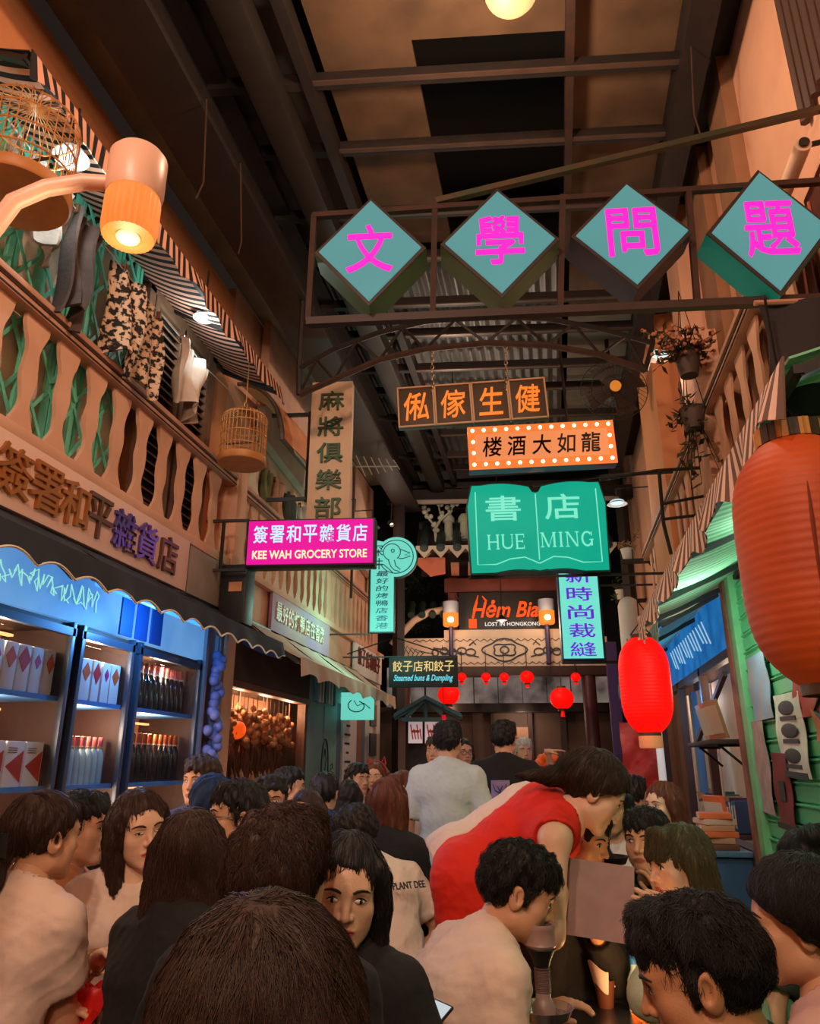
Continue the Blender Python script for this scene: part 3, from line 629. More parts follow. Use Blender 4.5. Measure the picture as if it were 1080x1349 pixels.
# louvred shutters
LOUV = mat('louver_brown', (128, 92, 68), .6, noise=.4, nscale=8, rgb2=(92, 62, 44))
def louver(label, X, y0, y1, z0, z1, side, n=22, group=None):
    t = thing('louvred_shutter', label, 'shutter', (X, (y0 + y1) / 2, z0), group=group); L, h = y1 - y0, z1 - z0
    mb = MB(); w = .055
    for y in (-L / 2 + w / 2, L / 2 - w / 2): mb.box((0, y, h / 2), (.045, w, h), bev=.004)
    for z in (w / 2, h * .48, h - w / 2): mb.box((0, 0, z), (.04, L, w), bev=.004)
    mb.build('frame', LOUV, t); mb = MB()
    for i in range(n): mb.box((0, 0, w + (h - 2 * w) * (i + .5) / n), (.05, L - 2 * w, .010), (0, side * .6, 0))
    mb.build('slats', LOUV, t); mb = MB(); mb.box((-side * .025, 0, h / 2), (.008, L - .04, h - .04)); mb.build('backing', DARK_IN, t); return t
louver('brown louvred shutter leaf beside the green folding gate', -2.52, 3.98, 4.40, 3.0, 4.5, 1); louver('brown louvred shutter leaf left of the hanging bird cage', -2.52, 4.43, 4.86, 3.0, 4.5, 1)
mb = MB(); mb.bb((-2.56, 3.9, 2.97), (-2.5, 3.97, 4.56)); mb.bb((-2.56, 4.87, 2.97), (-2.5, 4.94, 4.56)); mb.bb((-2.56, 3.9, 4.5), (-2.5, 4.94, 4.58)); struct(mb, 'window_1', LOUV)

# striped awnings: sloping canopy, scalloped valance, black frame
def awning(label, x0, x1, y0, y1, z0, z1, val, m, mv, frame_m, scal=.22, rafters=(), name='striped_awning', amp=.03, seed=0, cat='awning', flare=0, frame=True):
    t = thing(name, label, cat, (x0, (y0 + y1) / 2, z0)); L = y1 - y0; dx, dz = x1 - x0, z1 - z0; sg = 1 if dx > 0 else -1
    mb = MB(); mb.sheet(lambda a, b: (dx * a, -L / 2 + L * b, dz * a - .03 * math.sin(PI * a) + .004 * math.sin(b * 60)), 10, 60, .006); mb.build('canopy', m, t)
    mb = MB(); n = int(L / .015); ph = seed
    def vf(a, b):
        y = L * b; drop = val * (1 - .28 * abs(math.sin(PI * y / scal))); w = math.sin(y * 21 + ph) * .6 + math.sin(y * 9 + ph * 2)
        return (dx + sg * (.012 + a * flare + a * amp * w), -L / 2 + y, dz - a * drop + .006)
    mb.sheet(vf, 6, n, .005); mb.build('valance', mv, t)
    if frame:
        mb = MB(); mb.bar((dx * .97, -L / 2, dz - .03), (dx * .97, L / 2, dz - .03), .024); mb.bar((.02, -L / 2, -.03), (.02, L / 2, -.03), .03)
        for y in (-L / 2 + .02, *rafters, L / 2 - .02): mb.bar((.02, y, -.035), (dx * .97, y, dz - .035), .03)
        mb.build('frame', frame_m, t)
    return t
STR1 = mat('stripe_black_peach', (236, 170, 140), .85, stripe=(1, .066, (34, 26, 24)))
awning('black and peach striped awning with scalloped edge high on the left wall', -2.55, -2.04, 2.06, 5.16, 4.58, 4.345, .165, STR1, STR1, BLACK, .34, (-.35, .62), amp=.016, flare=.02)
NAVY = mat('canvas_navy', (40, 44, 56), .85, noise=.4, nscale=4, rgb2=(26, 28, 36))
t = awning('navy canvas awning with white scalloped piping below the grocery sign board', -2.40, -1.94, 1.5, 5.24, 2.545, 2.30, .13, NAVY, NAVY, BLACK, .24, (-1, 0, 1), name='navy_awning', amp=.008, flare=.015)
mb = MB(); L = 3.74
mb.tube([(.475 + .02, -L / 2 + L * b, -.245 - .13 * (1 - .28 * abs(math.sin(PI * L * b / .24))) + .004) for b in np.linspace(0, 1, 250)], .0055, 5); mb.build('piping', mat('piping_cream', (236, 222, 196), .7), t)
mb = MB(); mb.prism([(.0, 0), (.46, -.245), (.47, -.36), (.36, -.33), (.2, -.26), (0, -.1)], L / 2 - .012, L / 2 - .004, 'xz'); mb.build('end_panel', NAVY, t)
BEIGE = mat('canvas_beige', (206, 172, 148), .85, noise=.25, nscale=3, rgb2=(176, 140, 118))
awning('plain beige canvas awning over the far left shops', -2.40, -1.9, 5.55, 9.1, 2.58, 2.24, .15, BEIGE, BEIGE, BLACK, .5, (-.9, .1, 1), name='beige_awning', amp=.012, flare=.01)
# arched orange hood past the bird cage
HOOD = mat('hood_orange', (240, 158, 106), .85, noise=.25, nscale=3, rgb2=(196, 116, 74))
t = thing('arched_hood', 'arched orange canvas hood on the left wall behind the bird cage', 'awning', (-2.55, 6.25, 4.02)); mb = MB()
mb.sheet(lambda a, b: (.04 + .42 * math.sin(a * PI / 2), -.85 + 1.7 * b, .56 * math.cos(a * PI / 2) + .06 * math.sin(b * PI)), 14, 24, .008); mb.build('canopy', HOOD, t)
mb = MB(); [mb.tube([(.03 + .43 * math.sin(a), y, .56 * math.cos(a) - .01) for a in np.linspace(0, PI / 2, 12)], .02, 6) for y in (-.85, .0, .85)]; mb.bar((.46, -.85, 0), (.46, .85, 0), .03); mb.build('frame', mat('hood_frame', (86, 70, 58), .6), t)

# the grocery's wall sign with raised characters
t = thing('grocery_board', 'long beige wall board with raised bronze characters above the navy awning', 'sign', (-2.375, 3.1, 2.72))
mb = MB(); mb.box((0, 0, 0), (.03, 2.84, .345), bev=.004); mb.build('board', mat('board_pinkbeige', (226, 184, 164), .6, noise=.15, nscale=2, rgb2=(206, 160, 140)), t)
BRONZE = mat('lettering_bronze', (168, 104, 44), .35, .5, noise=.3, nscale=5, rgb2=(110, 66, 30)); BRZ2 = mat('lettering_bronze_dark', (96, 62, 40), .35, .4); MET = mat('lettering_bronze_violet_lit', (100, 84, 160), .25, .7)  # violet and darker copies put coloured light into the bronze characters
for i, ch in enumerate('簽署和平雜貨店'):
    u_, v_ = ((20, 632), (63, 650), (99, 676), (132, 692), (165, 712), (194, 728), (222, 742))[i]; y = atX(u_, v_, -2.34).y - 3.1
    lettering(ch, .235, .235, (BRONZE, BRONZE, BRONZE, BRZ2, MET, MET, BRZ2)[i], t, (.024, y, 0), .02, .006, M=FACE_X, name='character')
c = atX(312, 785, -2.26); t = thing('wall_speaker', 'black loudspeaker with a small orange label mounted below the magenta sign', 'speaker', (-2.26, c.y, c.z)); mb = MB(); mb.box((0, 0, 0), (.20, .17, .44), bev=.012); mb.build('cabinet', BLACK, t); mb = MB(); mb.box((.02, -.087, .05), (.10, .004, .07)); mb.build('label', mat('label_tan', (206, 140, 96), .6), t); mb = MB(); mb.bar((-.1, 0, .1), (-.16, 0, .1), .03); mb.build('wall_bracket', BLACK, t)
mb = MB(); mb.bb((-2.42, 4.56, 2.55), (-2.37, 5.2, 2.9), .004); struct(mb, 'trim_5', mat('trim_grey', (150, 132, 116), .6, noise=.3))
# further wall boards
t = thing('duck_board', 'faded lilac wall board naming a duck shop, behind the navy awning', 'sign', (-2.38, 7.0, 2.70)); mb = MB(); mb.box((0, 0, 0), (.03, 1.76, .40), bev=.004)
mb.build('board', mat('board_lilac', (176, 132, 168), .6, noise=.7, nscale=1.6, rgb2=(206, 160, 130)), t)
row_text('最好的烤鴨店在香港', 1.45, .17, mat('lettering_ivory', (236, 214, 186), .5), t, (.02, -.08, .05), .014, .014, FACE_X, .86)
t = thing('dumpling_board', 'small white wall board with dark red characters far down the left wall', 'sign', (-2.38, 9.72, 2.74)); mb = MB(); mb.box((0, 0, 0), (.03, 1.5, .42), bev=.004)
mb.build('board', mat('board_white', (220, 214, 206), .6), t); row_text('餃子店和餃子', 1.25, .22, mat('lettering_darkred', (110, 24, 22), .5), t, (.02, 0, .02), .012, .016, FACE_X, .86)

# ---------------------------------------------------------------- the grocery's glass front, shelves and goods
SH = mat('shelf_wood', (176, 118, 80), .6, noise=.3, nscale=4, rgb2=(140, 86, 56)); BLUEP = mat('panel_blue', (70, 130, 196), .5); STRIP = lit('led_warm', (255, 176, 112), 2.2)
FR = mat('front_frame', (58, 74, 92), .4, .4)
CABY = [(2.55, 3.47), (3.52, 4.05), (4.10, 4.93)]
SHZ = [.62, .98, 1.36, 1.78]
for k, (y0, y1) in enumerate(CABY):
    t = thing('shop_cabinet', ('glass fronted grocery cabinet at the left edge, behind the girl with the ponytail', 'narrow glass fronted grocery cabinet, middle of the three', 'glass fronted grocery cabinet of dark bottles beside the dried garlands')[k], 'cabinet', (-2.62, (y0 + y1) / 2, 0)); L = y1 - y0
    mb = MB(); mb.box((-.2, 0, 1.1), (.02, L, 2.1)); mb.build('back_panel', mat('cabinet_back', (190, 128, 88), .7, noise=.3), t)
    mb = MB(); [mb.box((0, s * (L / 2 - .012), 1.1), (.4, .024, 2.1)) for s in (-1, 1)]; mb.box((0, 0, .25), (.4, L, .5)); mb.box((0, 0, 2.13), (.4, L, .03)); mb.build('carcass', WOOD_D, t)
    for z in SHZ: mb = MB(); mb.box((0, 0, z - .012), (.38, L - .05, .024)); mb.build('shelf', BLUEP if z > 1.3 else SH, t)
    for z in (.94, 1.32, 1.72, 2.09): mb = MB(); mb.box((-.12, 0, z), (.03, L - .08, .012)); mb.build('light_strip', STRIP, t)
    mb = MB(); [mb.box((.215, s * (L / 2 - .02), 1.1), (.03, .03, 2.1), bev=.003) for s in (-1, 1)]; mb.box((.215, 0, 2.1), (.03, L, .04)); mb.box((.215, 0, .53), (.03, L, .04)); mb.build('frame', FR, t)
    mb = MB(); mb.box((.222, 0, 1.3), (.006, L - .06, 1.5)); mb.build('glass_door', mat('glass_clear', (24, 28, 32), .03, alpha=.10, spec=.8), t)
    lamp('cabinet_light', (-2.50, (y0 + y1) / 2, 2.02), 11, (1, .72, .5), .05); lamp('cabinet_light', (-2.52, (y0 + y1) / 2, 1.66), 9, (1, .60, .36), .05); lamp('cabinet_light', (-2.52, (y0 + y1) / 2, 1.27), 6, (1, .60, .36), .05)
# blue lit header over the cabinets
t = thing('shop_header', 'blue lit header panel with window lettering under the navy awning', 'sign', (-2.43, 3.75, 2.3)); mb = MB(); mb.box((0, 0, 0), (.05, 2.5, .30)); mb.build('panel', lit('header_blue', (112, 166, 220), .9, noise=.7, rgb2=(30, 104, 180), nscale=1.3), t)
mb = MB(); [mb.box((.03, .18 + .17 * i, -.02), (.01, .13, .24)) for i in range(3)]; mb.build('dark_plaque', mat('plaque_blue', (16, 60, 120), .5), t)
mb = MB(); mb.tube([(.03, -1.0 + .02 * (i // 2) + RND.uniform(-.03, .03), RND.uniform(-.07, .05)) for i in range(90)], .0032, 5); mb.build('squiggle', lit('squiggle_glow', (150, 226, 206), 1.0), t)

# goods
CARD = mat('pack_white', (226, 222, 220), .6); REDD = mat('label_red', (200, 40, 44), .6); PINKD = mat('label_pink', (196, 40, 110), .6); ORD = mat('label_orange', (222, 92, 34), .6)
BOTT = mat('bottle_dark', (34, 30, 26), .15, spec=.8); CAPS = [mat('cap_pink', (206, 110, 110), .4), mat('cap_copper', (190, 96, 56), .35, .5), mat('cap_orange', (240, 116, 50), .5)]
PALEB = mat('bottle_pale', (158, 190, 192), .15, alpha=.85); SIL = mat('foil', (196, 190, 180), .3, .8)
def pack(label, group, lm, sh):
    t = thing('noodle_pack', label, 'pack', group=group); mb = MB(); mb.box((0, 0, .11), (.06, .085, .22), bev=.01); mb.build('bag', CARD, t)
    mb = MB(); s = sh; mb.prism([(-.034 * s, .15), (0, .15 - .05 * s), (.034 * s, .15), (0, .15 + .05 * s)], .0305, .0325, 'yz'); mb.build('diamond_label', lm, t); return t
def bottle(label, group, cap, h=.27, body=None):
    t = thing('bottle', label, 'bottle', group=group); mb = MB(); mb.lathe([(.024, 0), (.026, .01), (.026, h * .58), (.022, h * .66), (.011, h * .76), (.010, h * .80)], n=14); mb.build('glass', body or BOTT, t)
    mb = MB(); mb.lathe([(.0125, h * .79), (.0135, h * .80), (.0135, h), (.011, h * 1.005)], n=12); mb.build('cap', cap, t); mb = MB(); mb.lathe([(.0145, h * .77), (.0155, h * .785), (.0145, h * .80)], n=12); mb.build('collar', SIL, t); return t
pr = {}
def put(key, maker, x, y, z, rz=0, **kw):
    if key not in pr: pr[key] = maker(); o = pr[key]
    else: o = copy_tree(pr[key])
    o.location = (x, y, z); o.rotation_euler = (0, 0, rz); return o
LM = [(REDD, 1.2), (PINKD, .7), (ORD, 1.0)]
for ci, (y0, y1) in enumerate(CABY[:2]):
    w_ = ('left', 'middle')[ci]
    for i in range(int((y1 - y0 - .05) / .094)):
        for row in (0, 1):
            k = (i * 7 + ci) % 3
            put(('p', k, ci), lambda: pack(f'white noodle bag with a {("large red", "small pink", "orange")[k]} diamond, top shelf of the {w_} glass cabinet', f'white noodle bags with {("red", "pink", "orange")[k]} diamonds, {w_} cabinet', *LM[k]), -2.48 - .1 * row, y0 + .075 + i * .094, SHZ[3], RND.uniform(-.1, .1))
for zi, z in ((0, SHZ[3]), (1, SHZ[2])):
    for i in range(11): put(('b', zi), lambda: bottle('dark bottle with a copper cap on the ' + ('upper', 'lower')[zi] + ' shelf of the cabinet beside the garlands', ('dark bottles on the upper shelf', 'dark bottles on the lower shelf')[zi], CAPS[zi], .28), -2.49, 4.17 + i * .066, z)
for i in range(8): put('pb', lambda: bottle('pale water bottle on the lower shelf of the middle glass cabinet', 'pale bottles in the middle cabinet', CAPS[0], .24, PALEB), -2.49, 3.58 + i * .055, SHZ[2])
def carton():
    t = thing('tea_carton', 'white carton with a red diamond on the lower shelf of the left cabinet', 'carton', group='cartons with red diamonds'); mb = MB(); mb.box((0, 0, .1), (.07, .125, .2), bev=.003); mb.build('box', CARD, t)
    mb = MB(); mb.prism([(-.055, .09), (.055, .02), (.055, .16)], .0352, .037, 'yz'); mb.build('diamond_label', mat('label_rust', (188, 58, 36), .6), t); mb = MB(); [mb.box((.036, -.02, .15 + .01 * q), (.002, .06, .003)) for q in range(3)]; mb.build('print_lines', BLACK, t); return t
for i in range(6): put('ct', carton, -2.48, 2.68 + i * .135, SHZ[2])
JAR = mat('jar_amber', (196, 112, 54), .25, noise=.5)
def jar(lbl): t = thing('jar', lbl, 'jar', group='amber jars low in the cabinets'); mb = MB(); mb.lathe([(.035, 0), (.04, .01), (.04, .12), (.03, .14)], n=14); mb.build('glass', JAR, t); mb = MB(); mb.lathe([(.032, .138), (.033, .16), (.03, .163)], n=14); mb.build('lid', CAPS[1], t); return t
for ci, (y0, y1) in enumerate(CABY):
    for z in SHZ[:2]:
        for i in range(int((y1 - y0 - .1) / .105)): put('jar', lambda: jar('amber jar with a copper lid on the low shelves behind the seated guests'), -2.48, y0 + .1 + i * .105, z)
# garland of blue balls at the corner of the grocery, and its door jamb
BALL = mat('lantern_ball_blue', (96, 128, 196), .6, noise=.4, nscale=9, rgb2=(150, 130, 190))
mb = MB(); mb.bb((-2.44, 4.95, 0), (-2.38, 4.99, 2.5)); mb.bb((-2.44, 5.14, 0), (-2.36, 5.18, 2.5)); struct(mb, 'trim_6', mat('jamb_grey', (150, 150, 156), .5, .2))
gar = [(RND.uniform(-.02, .03), RND.uniform(-.06, .06), z) for z in np.linspace(1.45, 2.2, 30)]
g0 = None
for i, (dx, dy, z) in enumerate(gar):
    if g0 is None: mb = MB(); mb.ball((0, 0, 0), .036, 12, 8); g0 = mb.build('garland_ball', BALL); tag(g0, 'round blue ball in the garland hanging beside the grocery front', 'ball', 'blue balls of the hanging garland'); o = g0
    else: o = g0.copy(); COL.objects.link(o)
    o.location = (-2.34 + dx, 5.07 + dy, z)
t = tag(MB().tube([(-2.345, 5.07, 1.4), (-2.345, 5.07, 2.5)], .006, 6).build('garland_string', mat('string', (90, 90, 110), .8)), 'blue cord the garland of balls hangs on', 'cord')

# ---------------------------------------------------------------- second shop: warm window of dried goods
mb = MB(); mb.bb((-2.5, 5.36, 2.06), (-2.38, 7.3, 2.55)); struct(mb, 'trim_7', mat('boards_dark', (70, 50, 44), .7, noise=.5, rgb2=(40, 30, 28), wave=(1, 30, 1)))
mb = MB(); mb.bb((-2.46, 5.36, 2.02), (-2.36, 7.3, 2.07), .004); mb.bb((-2.46, 7.2, .9), (-2.38, 7.26, 2.06)); mb.bb((-2.5, 5.36, 0), (-2.38, 7.3, .95)); struct(mb, 'window_2', WOOD)
mb = MB(); mb.bb((-2.8, 5.36, .95), (-2.78, 7.25, 2.05)); struct(mb, 'wall_left_niche', mat('niche', (206, 146, 104), .7, noise=.4, rgb2=(150, 92, 60)))
tag(MB().bb((-2.405, 5.4, .95), (-2.40, 7.2, 2.03)).build('shop_window_pane', MATS['glass_clear']), 'clear glass pane of the warm window full of dried goods', 'window pane')
for y in (5.8, 6.4, 7.0): lamp('niche_light', (-2.5, y, 1.97), 8.0, (1, .66, .42), .06)
DRY = [mat('dried_tan', (196, 132, 84), .8, noise=.5), mat('dried_brown', (110, 66, 42), .8, noise=.5), mat('dried_pale', (226, 184, 148), .8, noise=.3)]
bl = [('bulb', 'round'), ('long', 'long dangling')]
pb = {}
k = 0
for i in range(17):
    for row in range(3):
        kind = (i * 3 + row) % 3; key = kind
        if key not in pb:
            t = thing('dried_bundle', ('bunch of round tan dried bulbs hanging in the warm shop window', 'long brown dried roots hanging in the warm shop window', 'pale paper-like dried bunch hanging in the warm shop window')[kind], 'dried goods', group=('tan bulb bunches', 'brown root bunches', 'pale dried bunches')[kind]); r = random.Random(kind); mb = MB()
            if kind == 0: [mb.ball((r.uniform(-.04, .04), r.uniform(-.05, .05), -.05 - .03 * q), r.uniform(.022, .034), 10, 7) for q in range(9)]
            elif kind == 1: [mb.tube([(r.uniform(-.02, .02), r.uniform(-.04, .04), 0), (r.uniform(-.03, .03), r.uniform(-.05, .05), -.18), (r.uniform(-.03, .03), r.uniform(-.06, .06), -.36)], [.012, .016, .005], 7) for q in range(7)]
            else: [mb.lathe([(.004, 0), (.03, -.08), (.045, -.2), (.03, -.26)], (r.uniform(-.03, .03), r.uniform(-.04, .04), -.03 * q), 8) for q in range(3)]
            mb.build('bunch', DRY[kind], t); mb = MB(); mb.tube([(0, 0, .09), (0, 0, -.05)], .004, 5); mb.build('tie', DRY[1], t); pb[key] = t; o = t
        else: o = copy_tree(pb[key])
        o.location = (-2.50 - .08 * (row == 1) - .1 * (row == 2), 5.46 + i * .102 + RND.uniform(-.02, .02), (1.99, 1.72, 1.45)[row] + RND.uniform(-.04, .03) - (.0 if row else .05)); o.rotation_euler = (0, 0, RND.uniform(0, 6))
t = thing('window_lantern', 'glowing orange paper ball lantern among the dried goods', 'lantern', (-2.47, 5.78, 1.72)); mb = MB(); mb.ball((0, 0, 0), (.075, .075, .07), 18, 12); mb.build('paper_ball', lit('lantern_orange', (255, 88, 24), 1.0), t); mb = MB(); mb.tube([(0, 0, .07), (0, 0, .30)], .004, 5); mb.build('cord', BLACK, t)
for i in range(9):  # paper bags leaning along the window foot
    mb = MB(); mb.prism([(-.09, 0), (.09, 0), (.08, .26), (.03, .30), (-.07, .27)], -.035, .035, 'yz'); o = mb.build('paper_bag', mat('paper_kraft', (206, 146, 104), .8, noise=.3)); tag(o, 'upright kraft paper bag along the foot of the warm shop window', 'bag', 'paper bags in the shop window'); o.location = (-2.52, 5.52 + i * .19, .95); o.rotation_euler = (RND.uniform(-.2, .2), 0, RND.uniform(-.3, .3))
# teal painted doors, menu boards and posters further down the left
TEALD = mat('door_teal', (128, 168, 160), .6, noise=.4, nscale=3, rgb2=(92, 130, 130)); BLK = mat('line_black', (34, 44, 46), .6)
mb = MB(); mb.bb((-2.48, 7.3, 0), (-2.38, 8.32, 2.12), .004); mb.box((-2.375, 7.82, 1.0), (.012, .012, 2.1)); struct(mb, 'door_2', TEALD)
t = thing('bird_drawing', 'black line drawing with lettering painted on the pale teal door', 'drawing', (-2.372, 7.9, 1.2)); mb = MB()
mb.tube([(0, .12 * math.cos(a) - .02, .22 + .30 * math.sin(a)) for a in np.linspace(-.6, 3.6, 22)], .006, 5); mb.tube([(0, -.05, .1), (0, .02, .32), (0, -.02, .42), (0, -.08, .3), (0, -.06, -.05)], .005, 5); mb.tube([(0, -.14, 0), (0, -.02, -.06), (0, .06, .02)], .005, 5)
for i in range(5): mb.tube([(0, .2, .26 - .09 * i), (0, .26, .28 - .09 * i), (0, .26, .23 - .09 * i), (0, .2, .22 - .09 * i)], .005, 5)
mb.build('line_work', BLK, t)
mb = MB(); mb.bb((-2.5, 7.3, 2.12), (-2.38, 8.8, 2.5)); struct(mb, 'trim_8', TEALD)
for i in range(7): mb = MB(); mb.box((0, 0, 0), (.03, .05, .30), bev=.003); o = mb.build('hanging_slip', mat('slip_white' if i % 3 else 'slip_teal', (210, 216, 210) if i % 3 else (96, 150, 146), .7)); tag(o, 'narrow upright slip in the row under the beige awning', 'slip', 'row of upright slips under the awning'); o.location = (-2.36, 7.45 + i * .11, 2.22)
mb = MB(); mb.bb((-2.52, 8.32, 0), (-2.40, 8.55, 2.5)); mb.bb((-2.52, 9.55, 0), (-2.40, 9.7, 2.5)); struct(mb, 'trim_9', mat('pillar_slate', (88, 104, 118), .6))
mb = MB(); mb.bb((-2.52, 9.7, 0), (-2.40, 10.55, 2.95)); struct(mb, 'wall_left_end', PLASTER_W)
t = thing('menu_board', 'tall white menu board with lines of dark print on the left wall', 'menu board', (-2.41, 8.95, 1.4)); mb = MB(); mb.box((0, 0, 0), (.03, .62, 1.5), bev=.004); mb.build('board', mat('board_paper', (214, 200, 196), .7), t)
mb = MB(); [mb.box((.018, -.12 + RND.uniform(-.03, .03), .6 - .1 * i), (.004, RND.uniform(.1, .26), .022)) for i in range(12)]; mb.build('print_lines', BLK, t)
mb = MB(); mb.bb((-2.46, 9.27, .5), (-2.40, 9.54, 2.1)); struct(mb, 'door_3', mat('curtain_brown', (150, 100, 84), .8, noise=.6, nscale=8, wave=(2, 20, 1)))
for i, z in enumerate((2.1, 1.72, 1.35)): mb = MB(); mb.box((0, 0, 0), (.02, .34, .28)); o = mb.build('wall_picture', mat('picture_dark', (50, 52, 58), .5, noise=.6)); tag(o, ('dark square picture, topmost of three on the white end wall', 'dark square picture, middle of three on the white end wall', 'dark square picture, lowest of three on the white end wall')[i], 'picture'); o.location = (-2.39, 10.1, z)
Y = 8.7; c, w, h = rect(449, 912, 492, 948, Y); t = thing('fish_sign', 'small square mint sign with a curled line drawing under the beige awning', 'sign', c, CROSS); mb = MB(); mb.box((0, .03, 0), (w, .06, h), bev=.004); mb.build('box', MATS['sign_mint'], t)
mb = MB(); mb.tube([(w * .34 * math.cos(a) * (1 - a * .06), -.004, h * .30 * math.sin(a) * (1 - a * .06)) for a in np.linspace(2.2, 7.5, 30)], .006, 5); mb.tube([(-w * .1, -.004, h * .2), (0, -.004, 0), (w * .2, -.004, h * .1), (w * .4, -.004, -h * .1)], .005, 5); mb.build('line_work', INK, t)
mb = MB(); mb.bar((-w / 2, .03, h * .4), (-w / 2 - .35, .03, h * .4), .014); mb.build('bracket', BLACK, t)

# ---------------------------------------------------------------- laundry, cages and lamps on the left
def cloth(label, name, Y0, w, h, m, seed, X=-2.3, z=4.2, taper=.7, legs=False, drop=.0, tilt=0):
    r = random.Random(seed); t = thing(name, label, 'laundry', (X, Y0, z)); mb = MB(); p = [r.uniform(0, 6) for _ in range(4)]
    def fn(a, b):
        yy = (b - .5) * w * (1 - (1 - taper) * a); 
        return (.045 * math.sin(b * 9 + p[0] + a * 2) * (.4 + a) + .03 * math.sin(b * 21 + p[1]), yy + .02 * math.sin(a * 7 + p[2]) + drop * a, -h * a * (1 - .16 * math.sin(b * PI * (2 if legs else 1) + p[3] * .1) ** 2) + tilt * (b - .5) * w)
    mb.sheet(fn, 26, 26, .012); mb.build('cloth', m, t); [MB().box((.0, (b - .5) * w * .8, .0 + tilt * (b - .5) * w * .8), (.03, .014, .05)).build('clothes_peg', WOOD, t) for b in (0, 1)]; return t
ln = [(-2.3, 1.9, 4.30), (-2.3, 2.6, 4.22), (-2.3, 3.4, 4.16), (-2.3, 4.4, 4.14), (-2.3, 5.18, 4.2)]
tag(MB().tube(ln, .004, 6).build('clothes_line', mat('line_white', (190, 180, 170), .6)), 'thin clothes line strung along the left balcony', 'clothes line')
cloth('crumpled grey trousers on the clothes line nearest the lamp bracket', 'grey_trousers', 2.62, .34, .42, mat('cloth_grey', (150, 138, 128), .9, noise=.4, bump=.4), 3, z=4.22, legs=True, tilt=-.1)
cloth('dark brown trousers hanging on the line beside the grey pair', 'dark_trousers', 2.92, .24, .62, mat('cloth_umber', (78, 62, 56), .9, noise=.4, bump=.4), 4, z=4.20, tilt=-.08)
LEO = mat('leopard_cloth', (206, 170, 140), .9, noise=1.0, nscale=30, rgb2=(26, 20, 18), ramp=(.47, .53))
cloth('leopard print blouse hanging on the clothes line', 'leopard_blouse', 3.5, .52, .62, LEO, 5, z=4.16, taper=.85, legs=True, tilt=-.12)
cloth('white and brown shirt pegged on the line before the shutters', 'pegged_shirt', 4.18, .40, .46, mat('cloth_ivory', (206, 186, 168), .9, noise=.8, nscale=3, rgb2=(120, 84, 66)), 8, z=4.14, taper=.6, tilt=-.1)
for i, (y, w, h, c_) in enumerate(((5.75, .22, .5, (206, 196, 170)), (6.05, .16, .6, (120, 124, 84)), (6.35, .2, .55, (214, 170, 140)), (6.75, .18, .6, (90, 104, 96)), (7.1, .2, .5, (220, 206, 196)))):
    cloth(('cream cloth hanging beyond the bird cage', 'olive cloth hanging beyond the bird cage', 'peach cloth hanging behind the tall beige sign', 'grey green cloth hanging behind the tall beige sign', 'white cloth hanging furthest along the left balcony')[i], 'hung_cloth', y, w, h, mat('hung_cloth_' + 'abcde'[i], c_, .9, noise=.3), 30 + i, X=-2.48, z=4.02, taper=.95)
BAM = mat('bamboo', (196, 128, 62), .5, noise=.4, nscale=10, rgb2=(140, 82, 36))
def cage(label, loc, R, H, top):
    t = thing('bird_cage', label, 'bird cage', loc); mb = MB(); mb.lathe([(R * 1.02, 0), (R * 1.06, .01), (R * 1.06, .05 * H + .03), (R * 1.0, .06 * H + .03)], n=32); mb.lathe([(.01, .012), (R, .012)], n=32, caps=False); mb.build('tray', BAM, t)
    mb = MB()
    for i in range(34): a = 2 * PI * i / 34; mb.tube([(R * math.cos(a), R * math.sin(a), .03), (R * math.cos(a), R * math.sin(a), H * .82), (R * .9 * math.cos(a), R * .9 * math.sin(a), H * .9), (R * .4 * math.cos(a), R * .4 * math.sin(a), H), (0, 0, H * 1.02)], .0026, 5)
    mb.build('bars', BAM, t)
    for z in (.28, .5, .7, .85): mb = MB(); q = R * (1.0 if z < .83 else .97); mb.tube([(q * math.cos(a), q * math.sin(a), H * z) for a in np.linspace(0, 2 * PI, 33)[:-1]], .0045, 6, closed=True); mb.build('hoop', BAM, t)
    mb = MB(); mb.tube([(.0, .028 * math.cos(a), H * 1.02 + .03 + .03 * math.sin(a)) for a in np.linspace(0, 2 * PI, 13)[:-1]], .004, 6, closed=True); mb.tube([(0, 0, H * 1.02 + .055), (0, 0, top)], .003, 5); mb.build('hook', BAM, t)
    mb = MB(); mb.bar((-R * .8, 0, H * .4), (R * .8, 0, H * .4), .01); mb.build('perch', WOOD_D, t); return t
c = atX(318, 612, -2.13); cage('round bamboo bird cage hanging at the far end of the striped awning', c, .165, .43, 4.37 - c.z)
c = atX(22, 262, -2.16); cage('round bamboo bird cage at the left edge behind the lamp bracket', c, .205, .50, 4.38 - c.z)
def dish(name, label, loc, r, ax=(0, 0, -1), watt=6, col=COOL, stem=None, m=None):
    t = thing(name, label, 'lamp', loc); mb = MB(); mb.lathe([(r * .22, .0), (r * .28, -.03), (r * .55, -.055), (r, -.085), (r * .98, -.082), (r * .5, -.05), (r * .2, -.02)], n=28, caps=False); mb.build('shade', m or mat('shade_enamel', (150, 132, 122), .35, .3), t)
    mb = MB(); mb.ball((0, 0, -.055), (r * .72, r * .72, .026), 18, 10); mb.build('bulb', lit('bulb_cool', (200, 226, 226), .9), t); mb = MB(); mb.tube(stem or [(0, 0, 0), (0, 0, .12)], .008, 6); mb.build('stem', BLACK, t)
    lamp('dish_light', Vector(loc) + Vector((0, 0, -.22)), watt * .8, col, .05); return t
dish('dish_lamp', 'white dish lamp under the striped awning beside the near bird cage', atX(97, 190, -2.14), .085, watt=12, stem=[(0, 0, 0), (0, 0, .22)])
dish('dish_lamp', 'white dish lamp under the far half of the striped awning', atX(270, 405, -2.22), .075, watt=9, stem=[(0, 0, 0), (0, 0, .30)])
